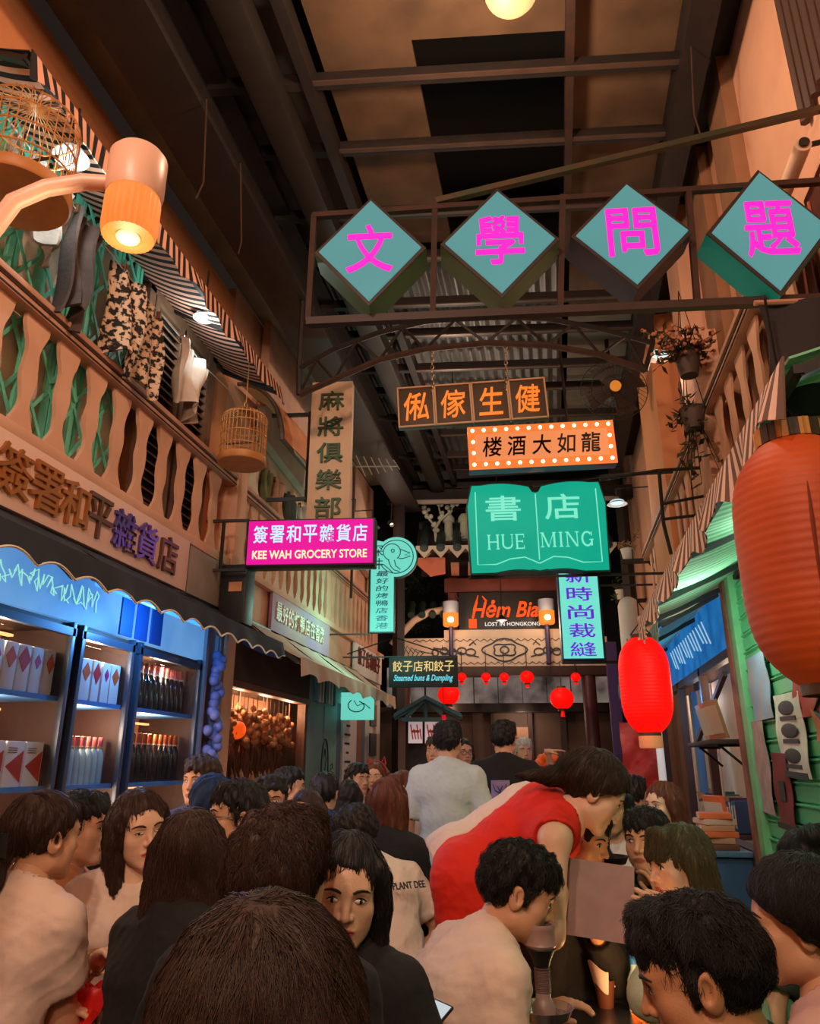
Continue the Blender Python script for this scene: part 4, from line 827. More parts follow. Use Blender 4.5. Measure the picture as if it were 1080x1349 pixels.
# curved bracket lamp in the foreground
p = atD(176, 262, 1.95); t = thing('bracket_lamp', 'orange ribbed glass lamp on a curved pink arm at the left edge', 'lamp', p); R_ = .070
mb = MB(); mb.lathe([(.0, .142), (R_ * .9, .140), (R_ * 1.05, .125), (R_ * 1.05, .02), (R_ * .98, .0)], n=32, caps=False); mb.build('cap', mat('lamp_cap_pink', (232, 186, 160), .4), t)
mb = MB(); mb.lathe([(R_ * .93, .005), (R_ * .98, -.01), (R_ * .98, -.10), (R_ * .9, -.122), (R_ * .55, -.126), (R_ * .5, -.116), (0, -.114)], n=96, lobes=32, lam=.018, caps=False); mb.build('glass', lit('lamp_glass_orange', (250, 128, 52), 1.0, noise=.4, rgb2=(255, 164, 92), nscale=9), t)
mb = MB(); mb.ball((0, 0, -.122), (.030, .030, .012), 16, 8); mb.build('bulb', lit('bulb_warm', (255, 226, 170), 1.2), t)
mb = MB(); q = [atD(u, v, D) - p for u, v, D in ((150, 242, 1.95), (110, 240, 1.93), (60, 248, 1.9), (18, 266, 1.86), (-30, 330, 1.84))]; mb.tube(q, [.021, .022, .022, .022, .022], 12); mb.build('arm', MATS['lamp_cap_pink'], t)
mb = MB(); q0 = q[-1]; mb.tube([q0 + Vector((0, 0, .12)), q0, q0 - Vector((0, 0, 2.9 + .0))], .024, 10); mb.build('post', BLACK, t); lamp('bracket_lamp_light', p + Vector((.0, -.0, -.19)), 5, WARM, .04)
# ---------------------------------------------------------------- overhead fittings
t = thing('globe_lamp', 'round glowing lamp hanging under the roof at the top of the picture', 'lamp', atY(673, -14, 2.75)); mb = MB(); mb.ball((0, 0, 0), (.135, .135, .11), 28, 16); mb.build('globe', lit('globe_glow', (255, 196, 130), 1.1), t)
mb = MB(); mb.lathe([(.14, .0), (.142, .02), (.135, .03), (.1, .07), (.03, .11)], n=28, caps=False); mb.build('shade', STEEL, t); mb = MB(); mb.tube([(0, 0, .1), (0, 0, 1.0)], .008, 6); mb.build('rod', BLACK, t)
for i, p in enumerate(((-.75, -.9, 4.45), (.25, -2.6, 4.35))):
    t = thing('added_pendant', ('added pendant lamp over the alley nearest behind the viewer', 'added pendant lamp over the alley further behind the viewer')[i], 'lamp', p); mb = MB(); mb.lathe([(.03, .1), (.08, .06), (.18, 0), (.17, 0), (.07, .05)], n=24, caps=False); mb.build('shade', STEEL, t); mb = MB(); mb.ball((0, 0, .0), .05, 14, 10); mb.build('bulb', BULB, t); mb = MB(); mb.tube([(0, 0, .08), (0, 0, 1.1)], .008, 6); mb.build('cord', BLACK, t)  # pendants added out of view to carry the warm fill
for i, p in enumerate(((-.9, 7.4, 5.0), (-.6, 9.6, 3.2))):
    t = thing('added_bulb', ('added small shaded bulb hanging under the roof beyond the arched truss', 'added small shaded bulb hanging before the gate roof')[i], 'lamp', p); mb = MB(); mb.lathe([(.015, .09), (.03, .07), (.07, .02), (.065, .02), (.03, .06)], n=20, caps=False); mb.build('shade', STEEL, t); mb = MB(); mb.ball((0, 0, .02), .028, 12, 8); mb.build('bulb', BULB, t); mb = MB(); mb.tube([(0, 0, .08), (0, 0, 5.665 - p[2])], .006, 6); mb.build('cord', BLACK, t)  # bulbs added to carry the mid-alley fill lights
t = thing('added_blue_tube', 'added slim blue tube lamp behind the scalloped edge of the navy awning', 'lamp', (-2.2, 3.9, 2.31)); mb = MB(); mb.tube([(0, -.6, 0), (0, .6, 0)], .013, 10); mb.build('tube', lit('tube_blue', (60, 140, 255), 2), t); mb = MB(); mb.box((0, 0, .03), (.05, 1.24, .03)); mb.build('batten', BLACK, t)  # tube added out of sight behind the valance for the blue light
# wall fan with a round cage
c = cp(808, 515, 6.9); t = thing('wall_fan', 'round caged fan with an orange hub hanging under the roof at right', 'fan', c, CROSS); R_ = .33
mb = MB()
for i in range(40): a = 2 * PI * i / 40; mb.tube([(.05 * math.cos(a), -.10, .05 * math.sin(a)), (R_ * .7 * math.cos(a), -.09, R_ * .7 * math.sin(a)), (R_ * math.cos(a), -.02, R_ * math.sin(a))], .002, 4)
for q in (.4, .7, 1.0): mb.tube([(R_ * q * math.cos(a), -.09 if q < .9 else -.02, R_ * q * math.sin(a)) for a in np.linspace(0, 2 * PI, 41)[:-1]], .004, 5, closed=True)
mb.build('cage', CHARCOAL, t); mb = MB(); mb.lathe([(.055, 0), (.055, .03), (.03, .045), (0, .046)], (0, -.09, 0), 20, (0, -1, 0)); mb.build('hub', lit('fan_hub', (240, 140, 50), .7), t)
for k in range(4):
    a = PI / 2 * k + .4; mb = MB(); ca, sa = math.cos(a), math.sin(a)
    mb.sheet(lambda u, v: ((.05 + .24 * u) * ca - (v - .5) * .16 * (.5 + u) * sa, -.04 + (v - .5) * .05, (.05 + .24 * u) * sa + (v - .5) * .16 * (.5 + u) * ca), 6, 4, .004); mb.build('blade', mat('fan_blade', (66, 52, 44), .5), t)
mb = MB(); mb.lathe([(.07, .0), (.07, .12), (.05, .14)], (0, 0, 0), 16, (0, 1, 0)); mb.bar((0, .1, 0), (0, .1, .9), .03); mb.build('motor', BLACK, t)
# aerial, spot lamps and loose cables
c = atX(500, 600, -1.95); t = thing('aerial', 'thin rod aerial on a pole beside the tall beige sign', 'aerial', (-2.25, 8.3, 3.3)); pz = 4.95 - 3.3
mb = MB(); mb.tube([(0, 0, 0), (0, 0, pz)], .016, 6); mb.build('pole', STEEL_RUST, t); mb = MB(); mb.bar((-.05, 0, pz), (.55, 0, pz - .04), .012)
for i in range(6): mb.bar((.05 + .09 * i, -.12 + .015 * i, pz + .09 - .012 * i), (.11 + .09 * i, .12 - .015 * i, pz - .09 + .005 * i), .009)
mb.build('rods', mat('aluminium', (196, 186, 170), .35, .7), t)
t = thing('hook_lamp', 'small gooseneck lamp above the duck sign on the left wall', 'lamp', atX(490, 690, -2.1)); mb = MB(); mb.lathe([(.02, .04), (.05, .02), (.10, -.05), (.095, -.05)], n=20, caps=False); mb.build('shade', BLACK, t); mb = MB(); mb.ball((0, 0, -.03), (.06, .06, .03), 14, 8); mb.build('bulb', BULB, t); mb = MB(); mb.tube([(0, 0, .03), (0, 0, .18), (-.22, 0, .18), (-.22, 0, .34), (-.34, 0, .34)], .008, 6); mb.build('arm', BLACK, t); lamp('hook_light', atX(490, 690, -2.1) + Vector((.0, -.05, -.12)), 5, PEACH, .04)
t = thing('spot_lamp', 'bright little spot lamp at the end of the roof beside the dark trees', 'lamp', cp(515, 688, 10.1)); mb = MB(); mb.lathe([(.03, .08), (.05, 0), (.045, 0)], n=16, axis=(.3, -.6, -.7), caps=False); mb.build('housing', BLACK, t); mb = MB(); mb.ball((0, -.01, -.01), .035, 14, 10); mb.build('bulb', BULB, t); mb = MB(); mb.tube([(0, .02, .04), (0, .05, .30)], .01, 6); mb.build('stem', BLACK, t); lamp('spot_light', cp(515, 688, 10.1) + Vector((.05, -.1, -.1)), 5, PEACH, .03)
for i, (pts, lb) in enumerate(((((262, 220), (268, 240), (258, 262)), 'loose cable end hanging off the left gutter beam near the lamp'), (((310, 290), (318, 318), (314, 335)), 'loose cable end hanging off the left gutter beam, further in'), (((918, 105), (914, 150), (922, 176)), 'loose cable hanging below the right roof beam'))):
    X_ = -1.75 if i < 2 else 1.0; q = [atX(u, v, X_) for u, v in pts]; q[0].z = max(q[0].z, 5.06 if i < 2 else 5.42); tag(MB().tube(q, .005, 6).build('cable', STEEL_RUST), lb, 'cable')
# ---------------------------------------------------------------- right side
SHG = mat('shutter_green', (96, 192, 138), .38, .25, noise=.3, nscale=5, rgb2=(60, 150, 112)); POSTG = mat('post_green', (126, 196, 142), .5, noise=.3, nscale=8)
mb = MB(); pts = []
for i in range(25):
    z = .02 + i * .105; pts += [(1.186, z), (1.172, z + .006), (1.170, z + .072), (1.180, z + .080), (1.163, z + .090), (1.163, z + .096), (1.186, z + .102)]
pts = [p for p in pts if p[1] < 2.55]; mb.prism(pts + [(1.24, 2.55), (1.24, .02)], .2, 4.98, 'xz'); struct(mb, 'door_4', SHG, 25)
mb = MB(); mb.bb((1.13, 4.96, 0), (1.22, 5.08, 2.62), .006); struct(mb, 'trim_10', POSTG); mb = MB(); mb.bb((1.12, 5.09, 0), (1.24, 5.2, 2.62), .006); struct(mb, 'trim_11', mat('post_worn', (150, 96, 76), .7, noise=.7, nscale=7, rgb2=(88, 54, 48)))
def poster(label, y, z, w, h, m, draw=None, tilt=0, x=1.152, cat='poster'):
    t = thing('poster', label, cat, (x, y, z), rot=(tilt, 0, 0)); mb = MB(); mb.sheet(lambda a, b: (.006 * math.sin(a * 9) * math.sin(b * 4 + y) - .003, (b - .5) * w, (a - .5) * h), 14, 6, .003); mb.build('paper', m, t)
    if draw: mb = MB(); draw(mb); mb.build('print', BLK, t)
    return t
PAPG = mat('paper_grey', (176, 156, 150), .8, noise=.5, nscale=12, rgb2=(120, 108, 108)); PAPW = mat('paper_old', (214, 204, 190), .8, noise=.3, nscale=10); PAPR = mat('paper_red', (120, 34, 36), .7, noise=.4, nscale=12, rgb2=(86, 24, 30)); PAPB = mat('paper_blue', (140, 160, 190), .8, noise=.6, nscale=8, rgb2=(170, 150, 140))
def faces(mb):
    for q in (-.1, .02, .13): mb.ball((-.010, 0, q), (.004, .14, .036), 10, 8); mb.box((-.008, .0, q - .05), (.004, .26, .02))
    mb.box((-.008, 0, -.19), (.004, .38, .03))
q = atX(1000, 905, 1.15); poster('faded blue grey paper strip pasted high on the green shutter', q.y, q.z, .42, .36, PAPB)
q = atX(1042, 968, 1.15); poster('black and white portrait strip pasted on the green shutter', q.y, q.z, .46, .40, PAPW, faces, .03)
q = atX(1007, 1010, 1.15); poster('long blank grey paper strip on the green shutter, left of the dark red one', q.y + .05, q.z, .30, .50, PAPG, None, .03)
q = atX(1029, 1042, 1.15); poster('dark red paper strip with a pale foot on the green shutter', q.y - .04, q.z, .30, .38, PAPR, lambda mb: (mb.box((-.008, 0, .0), (.003, .10, .10)), mb.box((-.008, 0, -.175), (.003, .34, .03))), .03)
q = atX(1060, 915, 1.15); poster('red square paper on the green shutter below the big lantern', q.y, q.z, .34, .20, mat('paper_orange_red', (176, 48, 26), .7, noise=.3))
q = atX(1078, 935, 1.13); poster('tan strip with a pale brush stroke hanging before the green shutter', q.y, q.z, .30, .26, mat('paper_tan', (176, 110, 62), .7, noise=.3), lambda mb: mb.tube([(-.01, -.05, .08), (-.01, .08, 0), (-.01, -.08, -.08)], .012, 5))
# striped awning with tasselled valance
STR2 = mat('stripe_brown_cream', (232, 196, 176), .85, stripe=(1, .052, (112, 84, 72))); STR3 = mat('stripe_green_lit', (196, 236, 202), .8, stripe=(1, .062, (132, 200, 156)))  # mint stripes hold the green light of the underside in their colour
awning('long brown and cream striped awning over the green shutter with underside coloured as green-lit', 1.16, .60, 1.72, 5.2, 2.62, 2.375, .165, STR3, STR2, BLACK, .3, (-1, 0, 1), amp=.022, flare=.02)
lamp('awning_tube_light', (1.0, 3.2, 2.36), 5, (.8, 1.0, .86), .08); lamp('awning_tube_light', (.85, 4.4, 2.20), 8, (.74, 1.0, .84), .08); lamp('awning_tube_light', (.95, 2.2, 2.3), 4, (.8, 1.0, .86), .08)
t = thing('awning_light', 'slim tube light under the striped awning on the right', 'lamp', (1.06, 3.2, 2.47)); mb = MB(); mb.tube([(0, -.5, 0), (0, .5, 0)], .014, 10); mb.build('tube', lit('tube_mint', (200, 255, 214), 1.5), t); mb = MB(); mb.box((0, 0, .025), (.05, 1.04, .02)); mb.build('batten', PLASTER_W, t)
FRINGE = mat('fringe_teal', (120, 150, 140), .8, noise=.3)
t = awning('second striped awning with a teal fringe beyond the red paper lantern', 1.16, .74, 5.35, 8.9, 2.62, 2.40, .12, STR3, mat('stripe_teal', (150, 176, 164), .85, stripe=(1, .06, (60, 96, 100))), BLACK, .3, (-.8, .8), amp=.012)
mb = MB()
for i in range(90): y = -1.77 + i * .0395; mb.tube([(-.44, y, -.30), (-.445, y + RND.uniform(-.01, .01), -.40), (-.44, y + RND.uniform(-.02, .02), -.46)], [.007, .008, .003], 5)
mb.build('fringe', FRINGE, t)
mb = MB(); y = 2.05; t = thing('rope_tassel', 'rope tassel tied at the far corner of the striped awning', 'tassel', (.60, 5.17, 2.33)); mb = MB(); [mb.tube([(0, 0, .06), (RND.uniform(-.02, .02), RND.uniform(-.02, .02), -.02), (RND.uniform(-.04, .04), RND.uniform(-.04, .04), -.12)], .006, 5) for i in range(12)]; mb.build('strands', mat('rope', (200, 170, 150), .8), t); mb = MB(); mb.ball((0, 0, .05), .025, 12, 8); mb.build('knot', MATS['rope'], t)
# paper lanterns
def lantern(label, loc, R, H, m, group=None, top=.5, n=28, tassel=True, ribs=True):
    t = thing('paper_lantern', label, 'lantern', loc, group=group); mb = MB(); prof = []; N = n * 4 if ribs else n
    for i in range(N + 1):
        s = i / N; z = (s - .5) * H; a = abs(s - .5) * 2; r = R * (1 - a ** 4.2 * .62); prof.append((r * (1 - (.012 if ribs and i % 4 == 0 else 0)), z))
    mb.lathe(prof, n=40, caps=False); mb.build('paper', m, t)
    mb = MB(); mb.lathe([(R * .42, H * .49), (R * .43, H * .53), (R * .40, H * .53), (R * .39, H * .49)], n=28, caps=False); mb.build('top_ring', mat('lantern_ring', (74, 52, 30), .5), t); mb = MB(); mb.lathe([(R * .42, -H * .53), (R * .43, -H * .49), (R * .40, -H * .49), (R * .39, -H * .53)], n=28, caps=False); mb.build('bottom_ring', MATS['lantern_ring'], t)
    mb = MB(); mb.tube([(-R * .4, 0, H * .53), (0, 0, H * .53 + R * .5), (R * .4, 0, H * .53)], .005, 6); mb.tube([(0, 0, H * .53 + R * .5), (0, 0, H * .5 + top)], .004, 6); mb.build('hanger', STEEL, t); return t
LRED = lit('lantern_red', (252, 14, 8), 1.0, noise=.3, rgb2=(226, 4, 2), nscale=4); LOR = mat('lantern_paper_orange', (176, 66, 16), .6, emit=.25, noise=.6, nscale=3, rgb2=(136, 40, 10))
c = atD(1068, 735, 1.78); RB, HB = .160, .60; t = lantern('huge ribbed orange paper lantern hanging at the right edge', c, RB, HB, LOR, top=.42)
mb = MB(); [mb.box((RB * .46 * math.cos(a), RB * .46 * math.sin(a), .31), (.012, .045, .045), (0, 0, a)) for a in np.linspace(0, 2 * PI, 17)[:-1]]; mb.build('patterned_band', mat('band_gold', (190, 130, 60), .5, stripe=(0, .05, (60, 40, 24))), t)
rl = lambda z: RB * (1 - (abs(z / HB) * 2) ** 4.2 * .62) + .0005
mb = MB(); [mb.tube([(rl(z) * math.cos(a + z * .25), rl(z) * math.sin(a + z * .25), z) for z in np.linspace(.14, -.1, 9)], [.001, .003, .004, .005, .005, .004, .004, .003, .001], 6) for a in (-1.8,)]; mb.build('brush_stroke', mat('stroke_dark', (120, 40, 14), .6), t)
mb = MB(); mb.tube([(-.0, 0, .46 + .0), (0, 0, .73)], .004, 6); mb.build('cord', STEEL, t)
c2 = atD(850, 902, 4.95); t = lantern('glowing red oval paper lantern beside the bookshop', c2, .165, .62, LRED, top=.62); lamp('red_lantern_light', c2 + Vector((-.3, -.3, -.2)), 2.2, (1, .1, .05), .12)
mb = MB(); mb.lathe([(.075, -.325), (.075, -.39), (.07, -.40)], n=24); mb.build('tag', mat('lantern_tag', (214, 140, 92), .6, emit=.3), t)
# dark hanging banner above the big lantern
c = atD(1064, 482, 2.0); t = thing('hanging_banner', 'dark cloth banner with a wooden rod hanging above the big lantern', 'banner', c, .12); mb = MB(); mb.sheet(lambda a, b: (-.10 + .24 * b + .015 * math.sin(a * 5), .014 * math.sin(b * 8 + a * 3), .20 - .36 * a), 14, 14, .006); mb.build('cloth', mat('cloth_black', (44, 36, 38), .9, noise=.4, bump=.3), t)
mb = MB(); mb.tube([(-.11, 0, -.165), (.15, 0, -.15)], .011, 10); mb.build('bottom_rod', mat('rod_pink', (176, 122, 100), .5), t); mb = MB(); mb.tube([(-.11, 0, .20), (.15, 0, .20), (1.2 - c.x, 0, .22)], .008, 8); mb.build('top_rod', MATS['rod_pink'], t)
# right balcony
balustrade('peach balcony front of wavy boards along the right wall', 1.14, 2.95, 4.78, 3.04, 3.74, .30, -1, 9, th=.014, thin=.72); balustrade('peach balcony front beyond the wall pilaster on the right', 1.14, 4.94, 8.6, 3.04, 3.74, .27, -1, 11, th=.014, thin=.72)
WDK = mat('carved_brown', (92, 44, 34), .5, noise=.7, nscale=9, rgb2=(44, 26, 24), wave=(20, 20, 3))
for i, (y, w) in enumerate(((3.0, .3), (3.35, .28), (3.68, .26), (4.40, .26))): 
    t = thing('carved_panel', f'dark brown carved wooden panel behind the right balcony, ' + ('nearest the viewer', 'second from the viewer', 'third from the viewer', 'last before the pilaster')[i], 'panel', (1.31, y, 3.06)); mb = MB(); mb.box((-.01, 0, .45), (.03, w, .9), bev=.005); mb.build('board', WDK, t)
    mb = MB(); [mb.tube([(-.03, s * w * .3, .08 + .02 * s), (-.035, s * w * .22, .4), (-.03, s * w * .3, .84)], .007, 5) for s in (-1, 1)]; mb.build('highlight_ridge', mat('ridge_orange', (170, 96, 66), .4), t)
louver('dark louvred shutter on the far part of the right balcony', 1.28, 5.75, 6.35, 3.05, 4.7, -1)
mb = MB(); [mb.tube([(1.29, 1.1 + i * .075, 4.25), (1.29, 1.1 + i * .075, 6.4)], .022, 6) for i in range(26)]; struct(mb, 'wall_right_cladding', mat('cladding_dark', (84, 64, 56), .5, .2))
t = thing('rolled_blind', 'cream rolled blind lying along the upper right wall', 'blind', atX(1058, 190, 1.2)); mb = MB(); mb.tube([(0, -.0, 0), (0, .9, -.0)], .035, 16); mb.build('roll', mat('blind_cream', (226, 190, 160), .7), t); mb = MB(); mb.lathe([(.012, 0), (.022, .0), (.022, .01), (.012, .01)], (0, -.008, 0), 14, (0, -1, 0)); mb.build('end_cap', STEEL, t)
for y in (.05, .8): mb = MB(); mb.tube([(0, y, .03), (.13, y, .05)], .012, 6); mb.build('wall_bracket', STEEL, t)
# plants
LEAF = mat('leaf_dark', (44, 48, 30), .5, noise=.5, rgb2=(80, 66, 40)); LEAFG = mat('leaf_green', (62, 96, 52), .5, noise=.5, rgb2=(110, 130, 70)); FLOWER = mat('blossom_dusty', (176, 104, 72), .7)
def plant(label, loc, n, spread, droop, m, seed, pot=True, fl=0, R_=.08, hang=0):
    r = random.Random(seed); t = thing('potted_plant', label, 'plant', loc)
    if pot: mb = MB(); mb.lathe([(R_ * .7, -.14), (R_, 0), (R_ * 1.08, .005), (R_ * .9, -.01)], n=20); mb.build('pot', mat('pot_dark', (74, 54, 44), .7) if hang else mat('pot_pale', (200, 186, 170), .6), t)
    ms, ml, mf = MB(), MB(), MB()
    for i in range(n):
        a = r.uniform(0, 2 * PI); L = spread * r.uniform(.5, 1.1); up = r.uniform(.1, 1.0); e = Vector((math.cos(a) * L, math.sin(a) * L, up * L * 1.4 - droop * r.random() * 1.6)); p1 = e * .5 + Vector((0, 0, .10 * L))
        ms.tube([(0, 0, 0), p1, e], [.005, .004, .002], 5)
        for q in range(7):
            s = .25 + .75 * q / 6; c = (p1 * (2 * s) if s < .5 else p1.lerp(e, 2 * s - 1)); d = Vector((r.uniform(-1, 1), r.uniform(-1, 1), r.uniform(-.6, .8))).normalized(); sz = r.uniform(.03, .06); nrm = d.orthogonal().normalized() * sz * .38; tip = c + d * sz * 1.5; mid = c + d * sz * .7; up_ = d.cross(nrm).normalized() * sz * .12
            ml.add([c, mid + nrm, tip, mid - nrm, mid + up_], [(0, 1, 4), (1, 2, 4), (2, 3, 4), (3, 0, 4)])
            if fl and r.random() < fl: mf.ball(tip, .013, 7, 5)
    ms.build('stems', LEAF, t); ml.build('foliage', m, t, angle=10)
    if fl: mf.build('blossoms', FLOWER, t)
    if hang: mb = MB(); [mb.tube([(R_ * math.cos(a), R_ * math.sin(a), 0), (.11 if hang < 0 else 0, 0, abs(hang))], .003, 4) for a in (0, 2.1, 4.2)]; mb.build('hanger', STEEL, t)
    return t
plant('dry flowering plant spilling over the right wall beside the dish lamp', atX(905, 470, .98), 26, .26, .10, LEAF, 3, fl=.5, hang=.5); plant('dark trailing plant hanging below the flowering one on the right wall', atX(912, 540, 1.0), 16, .15, .40, LEAF, 5, hang=.55)
plant('pale pot with a dry rosette on a bracket beside the book sign', atX(826, 724, .98), 14, .14, .0, mat('leaf_dry', (176, 140, 100), .6, noise=.5), 8, fl=.1); plant('green leafy pot plant beside the tailor sign', atX(818, 778, 1.0), 18, .17, .12, LEAFG, 9, fl=.05)
for c, L in ((atX(826, 724, .98), 'upper'), (atX(818, 778, 1.0), 'lower')): tag(MB().bb((c.x - .08, c.y - .1, c.z - .16), (1.34, c.y + .1, c.z - .142)).bar((1.2, c.y, c.z - .15), (1.32, c.y, c.z - .35), .015).build('wall_shelf', STEEL), f'small iron wall shelf under the {L} pot plant on the right', 'shelf')
dish('dish_lamp', 'white dish lamp with a black arm on the right wall beside the plants', atX(868, 458, 1.0), .10, watt=5, col=PEACH, stem=[(0, 0, 0), (0, 0, .14), (.32, .0, .14)]); dish('dish_lamp', 'small white dish lamp behind the right corner of the book sign', cp(812, 655, 8.0), .11, watt=5, stem=[(0, 0, 0), (0, 0, .10), (.75, .0, .1)])
# iron frame standing out from the balcony
t = thing('iron_bracket_frame', 'black iron frame with two rungs standing out from the right balcony', 'frame', (1.1, 5.4, 3.2)); mb = MB(); f = lambda u, v: cp(u, v, 5.2) - Vector((1.1, 5.4, 3.2))
mb.tube([f(790, 632), f(866, 620), f(926, 616), f(934, 622), f(936, 645)], .014, 6); mb.tube([f(868, 620), f(874, 690), f(884, 730)], .014, 6); mb.tube([f(872, 664), f(935, 652)], .012, 6); mb.tube([f(874, 684), f(925, 678)], .012, 6); mb.build('bars', BLACK, t)

# bookshop front
BW = mat('window_frame_dark', (84, 60, 54), .5, noise=.4); BLUEL = lit('sign_blue_glass', (36, 120, 190), .75, noise=.7, rgb2=(10, 70, 140), nscale=5)
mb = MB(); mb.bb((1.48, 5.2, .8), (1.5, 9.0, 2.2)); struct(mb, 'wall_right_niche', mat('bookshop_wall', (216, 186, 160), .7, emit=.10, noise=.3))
mb = MB(); mb.bb((1.14, 5.2, 2.13), (1.2, 9.0, 2.19)); mb.bb((1.14, 5.2, .88), (1.24, 9.0, .96)); [mb.bb((1.14, y, .9), (1.2, y + .06, 2.19)) for y in (6.35, 7.5, 8.94)]; struct(mb, 'window_3', BW)
mb = MB(); mb.bb((1.16, 5.2, 0), (1.3, 9.0, .9)); struct(mb, 'wall_right_base', mat('base_blue', (60, 90, 120), .6, noise=.4))
t = thing('bookshop_header', 'blue lit glass header above the bookshop window with slanting pale strokes', 'sign', (1.17, 7.1, 2.40)); mb = MB(); mb.box((0, 0, 0), (.04, 3.8, .40)); mb.build('panel', BLUEL, t); mb = MB(); [mb.bar((-.025, -1.3 + .13 * i, -.1 + .02 * (i % 3)), (-.025, -1.05 + .13 * i, .1), .008) for i in range(14)]; mb.build('stroke', lit('stroke_blue', (170, 214, 240), .8), t)
mb = MB(); mb.bar((1.1, 5.25, 2.02), (1.1, 6.6, 1.62), .03); o = mb.build('stay_bar', BW); tag(o, 'dark slanting stay bar across the bookshop window', 'bar')
lamp('bookshop_light', (1.36, 6.2, 2.05), 4, PEACH, .06); lamp('bookshop_light', (1.36, 7.8, 2.05), 4, PEACH, .06); lamp('bookshop_blue_light', (.95, 6.9, 2.0), 6, BLUE, .08)
t = thing('book_counter', 'blue painted counter in front of the bookshop window', 'counter', (1.0, 6.3, 0)); mb = MB(); mb.box((0, 0, .46), (.28, 1.9, .92), bev=.006); mb.build('body', mat('counter_blue', (52, 86, 122), .6, noise=.4), t); mb = MB(); mb.box((-.01, 0, .935), (.34, 1.96, .03), bev=.004); mb.build('top', mat('counter_top', (86, 120, 150), .5), t)
t = thing('book_shelf', 'dark wall shelf carrying leaning picture books in the bookshop window', 'shelf', (1.08, 5.75, 1.60)); mb = MB(); mb.box((0, 0, 0), (.22, .9, .03), bev=.004); mb.build('plank', WOOD_D, t)
for y in (-.35, .35): mb = MB(); mb.bar((.1, y, -.02), (-.05, y, -.02), .02); mb.bar((.1, y, -.15), (-.04, y, -.02), .015); mb.build('bracket', BLACK, t)

BK = [mat('book_%d' % i if False else n, c, .6, noise=.2) for i, (n, c) in enumerate((('book_orange', (236, 120, 64)), ('book_tan', (200, 150, 112)), ('book_brown', (120, 74, 52)), ('book_pale', (226, 196, 172)), ('book_blue', (64, 100, 150)), ('book_teal', (60, 120, 130)), ('book_plum', (84, 54, 92))))]
PAGE = mat('page_edge', (226, 206, 182), .8)
def book(label, loc, d, m, rot, group): t = thing('book', label, 'book', loc, rot=rot, group=group); mb = MB(); mb.box((0, 0, 0), d, bev=.003); mb.build('cover', m, t); mb = MB(); mb.box((-.004, 0, 0), (d[0], d[1] * .96, d[2] * .72)); mb.build('page_block', PAGE, t); return t
z = .95
for i, (m, rz, w) in enumerate(((2, .05, .30), (1, -.1, .26), (0, .12, .28), (1, -.04, .24), (3, .2, .22), (0, -.1, .22))): book('book in the flat stack on the blue counter, ' + ('brown bottom one', 'tan second from below', 'orange third from below', 'tan fourth from below', 'pale fifth from below', 'orange topmost one')[i], (.98, 5.55, z + .018), (.2, w, .034), BK[m], (0, 0, rz), 'stacked books on the counter'); z += .036
book('large orange book standing open against the post on the counter', (1.06, 5.86, 1.11), (.03, .26, .30), BK[0], (0, -.15, .3), 'stacked books on the counter')
for i in range(3): book(('portrait covered book leaning on the wall shelf', 'orange book leaning on the wall shelf, middle one', 'tan book leaning on the wall shelf nearest the post')[i], (1.08, 6.05 - i * .22, 1.755), (.025, .19, .26), BK[(3, 0, 1)[i]], (0, -.22, .1 * i), 'picture books on the wall shelf')
for i in range(22): w = RND.uniform(.03, .06); h = RND.uniform(.18, .28); k = (4, 5, 6, 2, 4, 1, 5)[i % 7]; book(('blue', 'teal', 'plum', 'brown', 'blue', 'tan', 'teal')[i % 7] + ' spine standing in the row behind the bookshop window', (1.38, 6.5 + i * .085, .97 + h / 2), (.15, w, h), BK[k], (0, 0, 0), ('blue spines', 'teal spines', 'plum spines', 'brown spines', 'blue spines', 'tan spines', 'teal spines')[i % 7] + ' in the bookshop window')
mb = MB(); mb.bb((1.3, 6.4, .93), (1.48, 8.5, .96)); struct(mb, 'trim_12', BW)
for i, y in enumerate((7.0, 7.7, 8.2)): mb = MB(); mb.sheet(lambda a, b: (.02 * math.sin(b * 14), (b - .5) * .3, -.9 * a), 4, 20, .006); o = mb.build('hanging_curtain', mat('curtain_pale' if i != 1 else 'curtain_blue', (224, 196, 170) if i != 1 else (110, 146, 190), .8)); o.location = (1.30, y, 2.12); tag(o, ('pale curtain, nearest of three in the bookshop window', 'pale blue curtain in the bookshop window', 'pale curtain, furthest of three in the bookshop window')[i], 'curtain')
# far right: white round pillar, louvred red board, white tube, purple posts
mb = MB(); mb.lathe([(.13, 0), (.13, 3.35), (.10, 3.42), (.04, 3.46)], (.98, 9.6, 0), 24); struct(mb, 'wall_right_pillar', PLASTER_W)
t = thing('red_streamer', 'crumpled red paper hanging beside the far pillar', 'decoration', (.84, 8.7, 1.9)); mb = MB(); mb.sheet(lambda a, b: (-.16 + .36 * b, .06 * math.sin(a * 11 + b * 6), -.75 * a), 14, 10, .01); mb.build('paper', mat('paper_red_bright', (220, 54, 52), .6, noise=.5, rgb2=(240, 120, 110)), t); mb = MB(); mb.tube([(0, 0, 0), (0, 0, .9)], .005, 5); mb.build('cord', BLACK, t)
t = thing('red_rung_board', 'upright board of red rungs beside the red streamer', 'board', (1.04, 8.85, 0)); mb = MB(); [mb.box((0, 0, .95 + .055 * i), (.14, .02, .028)) for i in range(20)]; mb.build('rung', mat('rung_red', (190, 46, 76), .5), t); mb = MB(); [mb.box((x, .015, 1.0), (.016, .016, 2.1)) for x in (-.075, .075)]; mb.build('stile', mat('stile_plum', (96, 36, 70), .5), t)
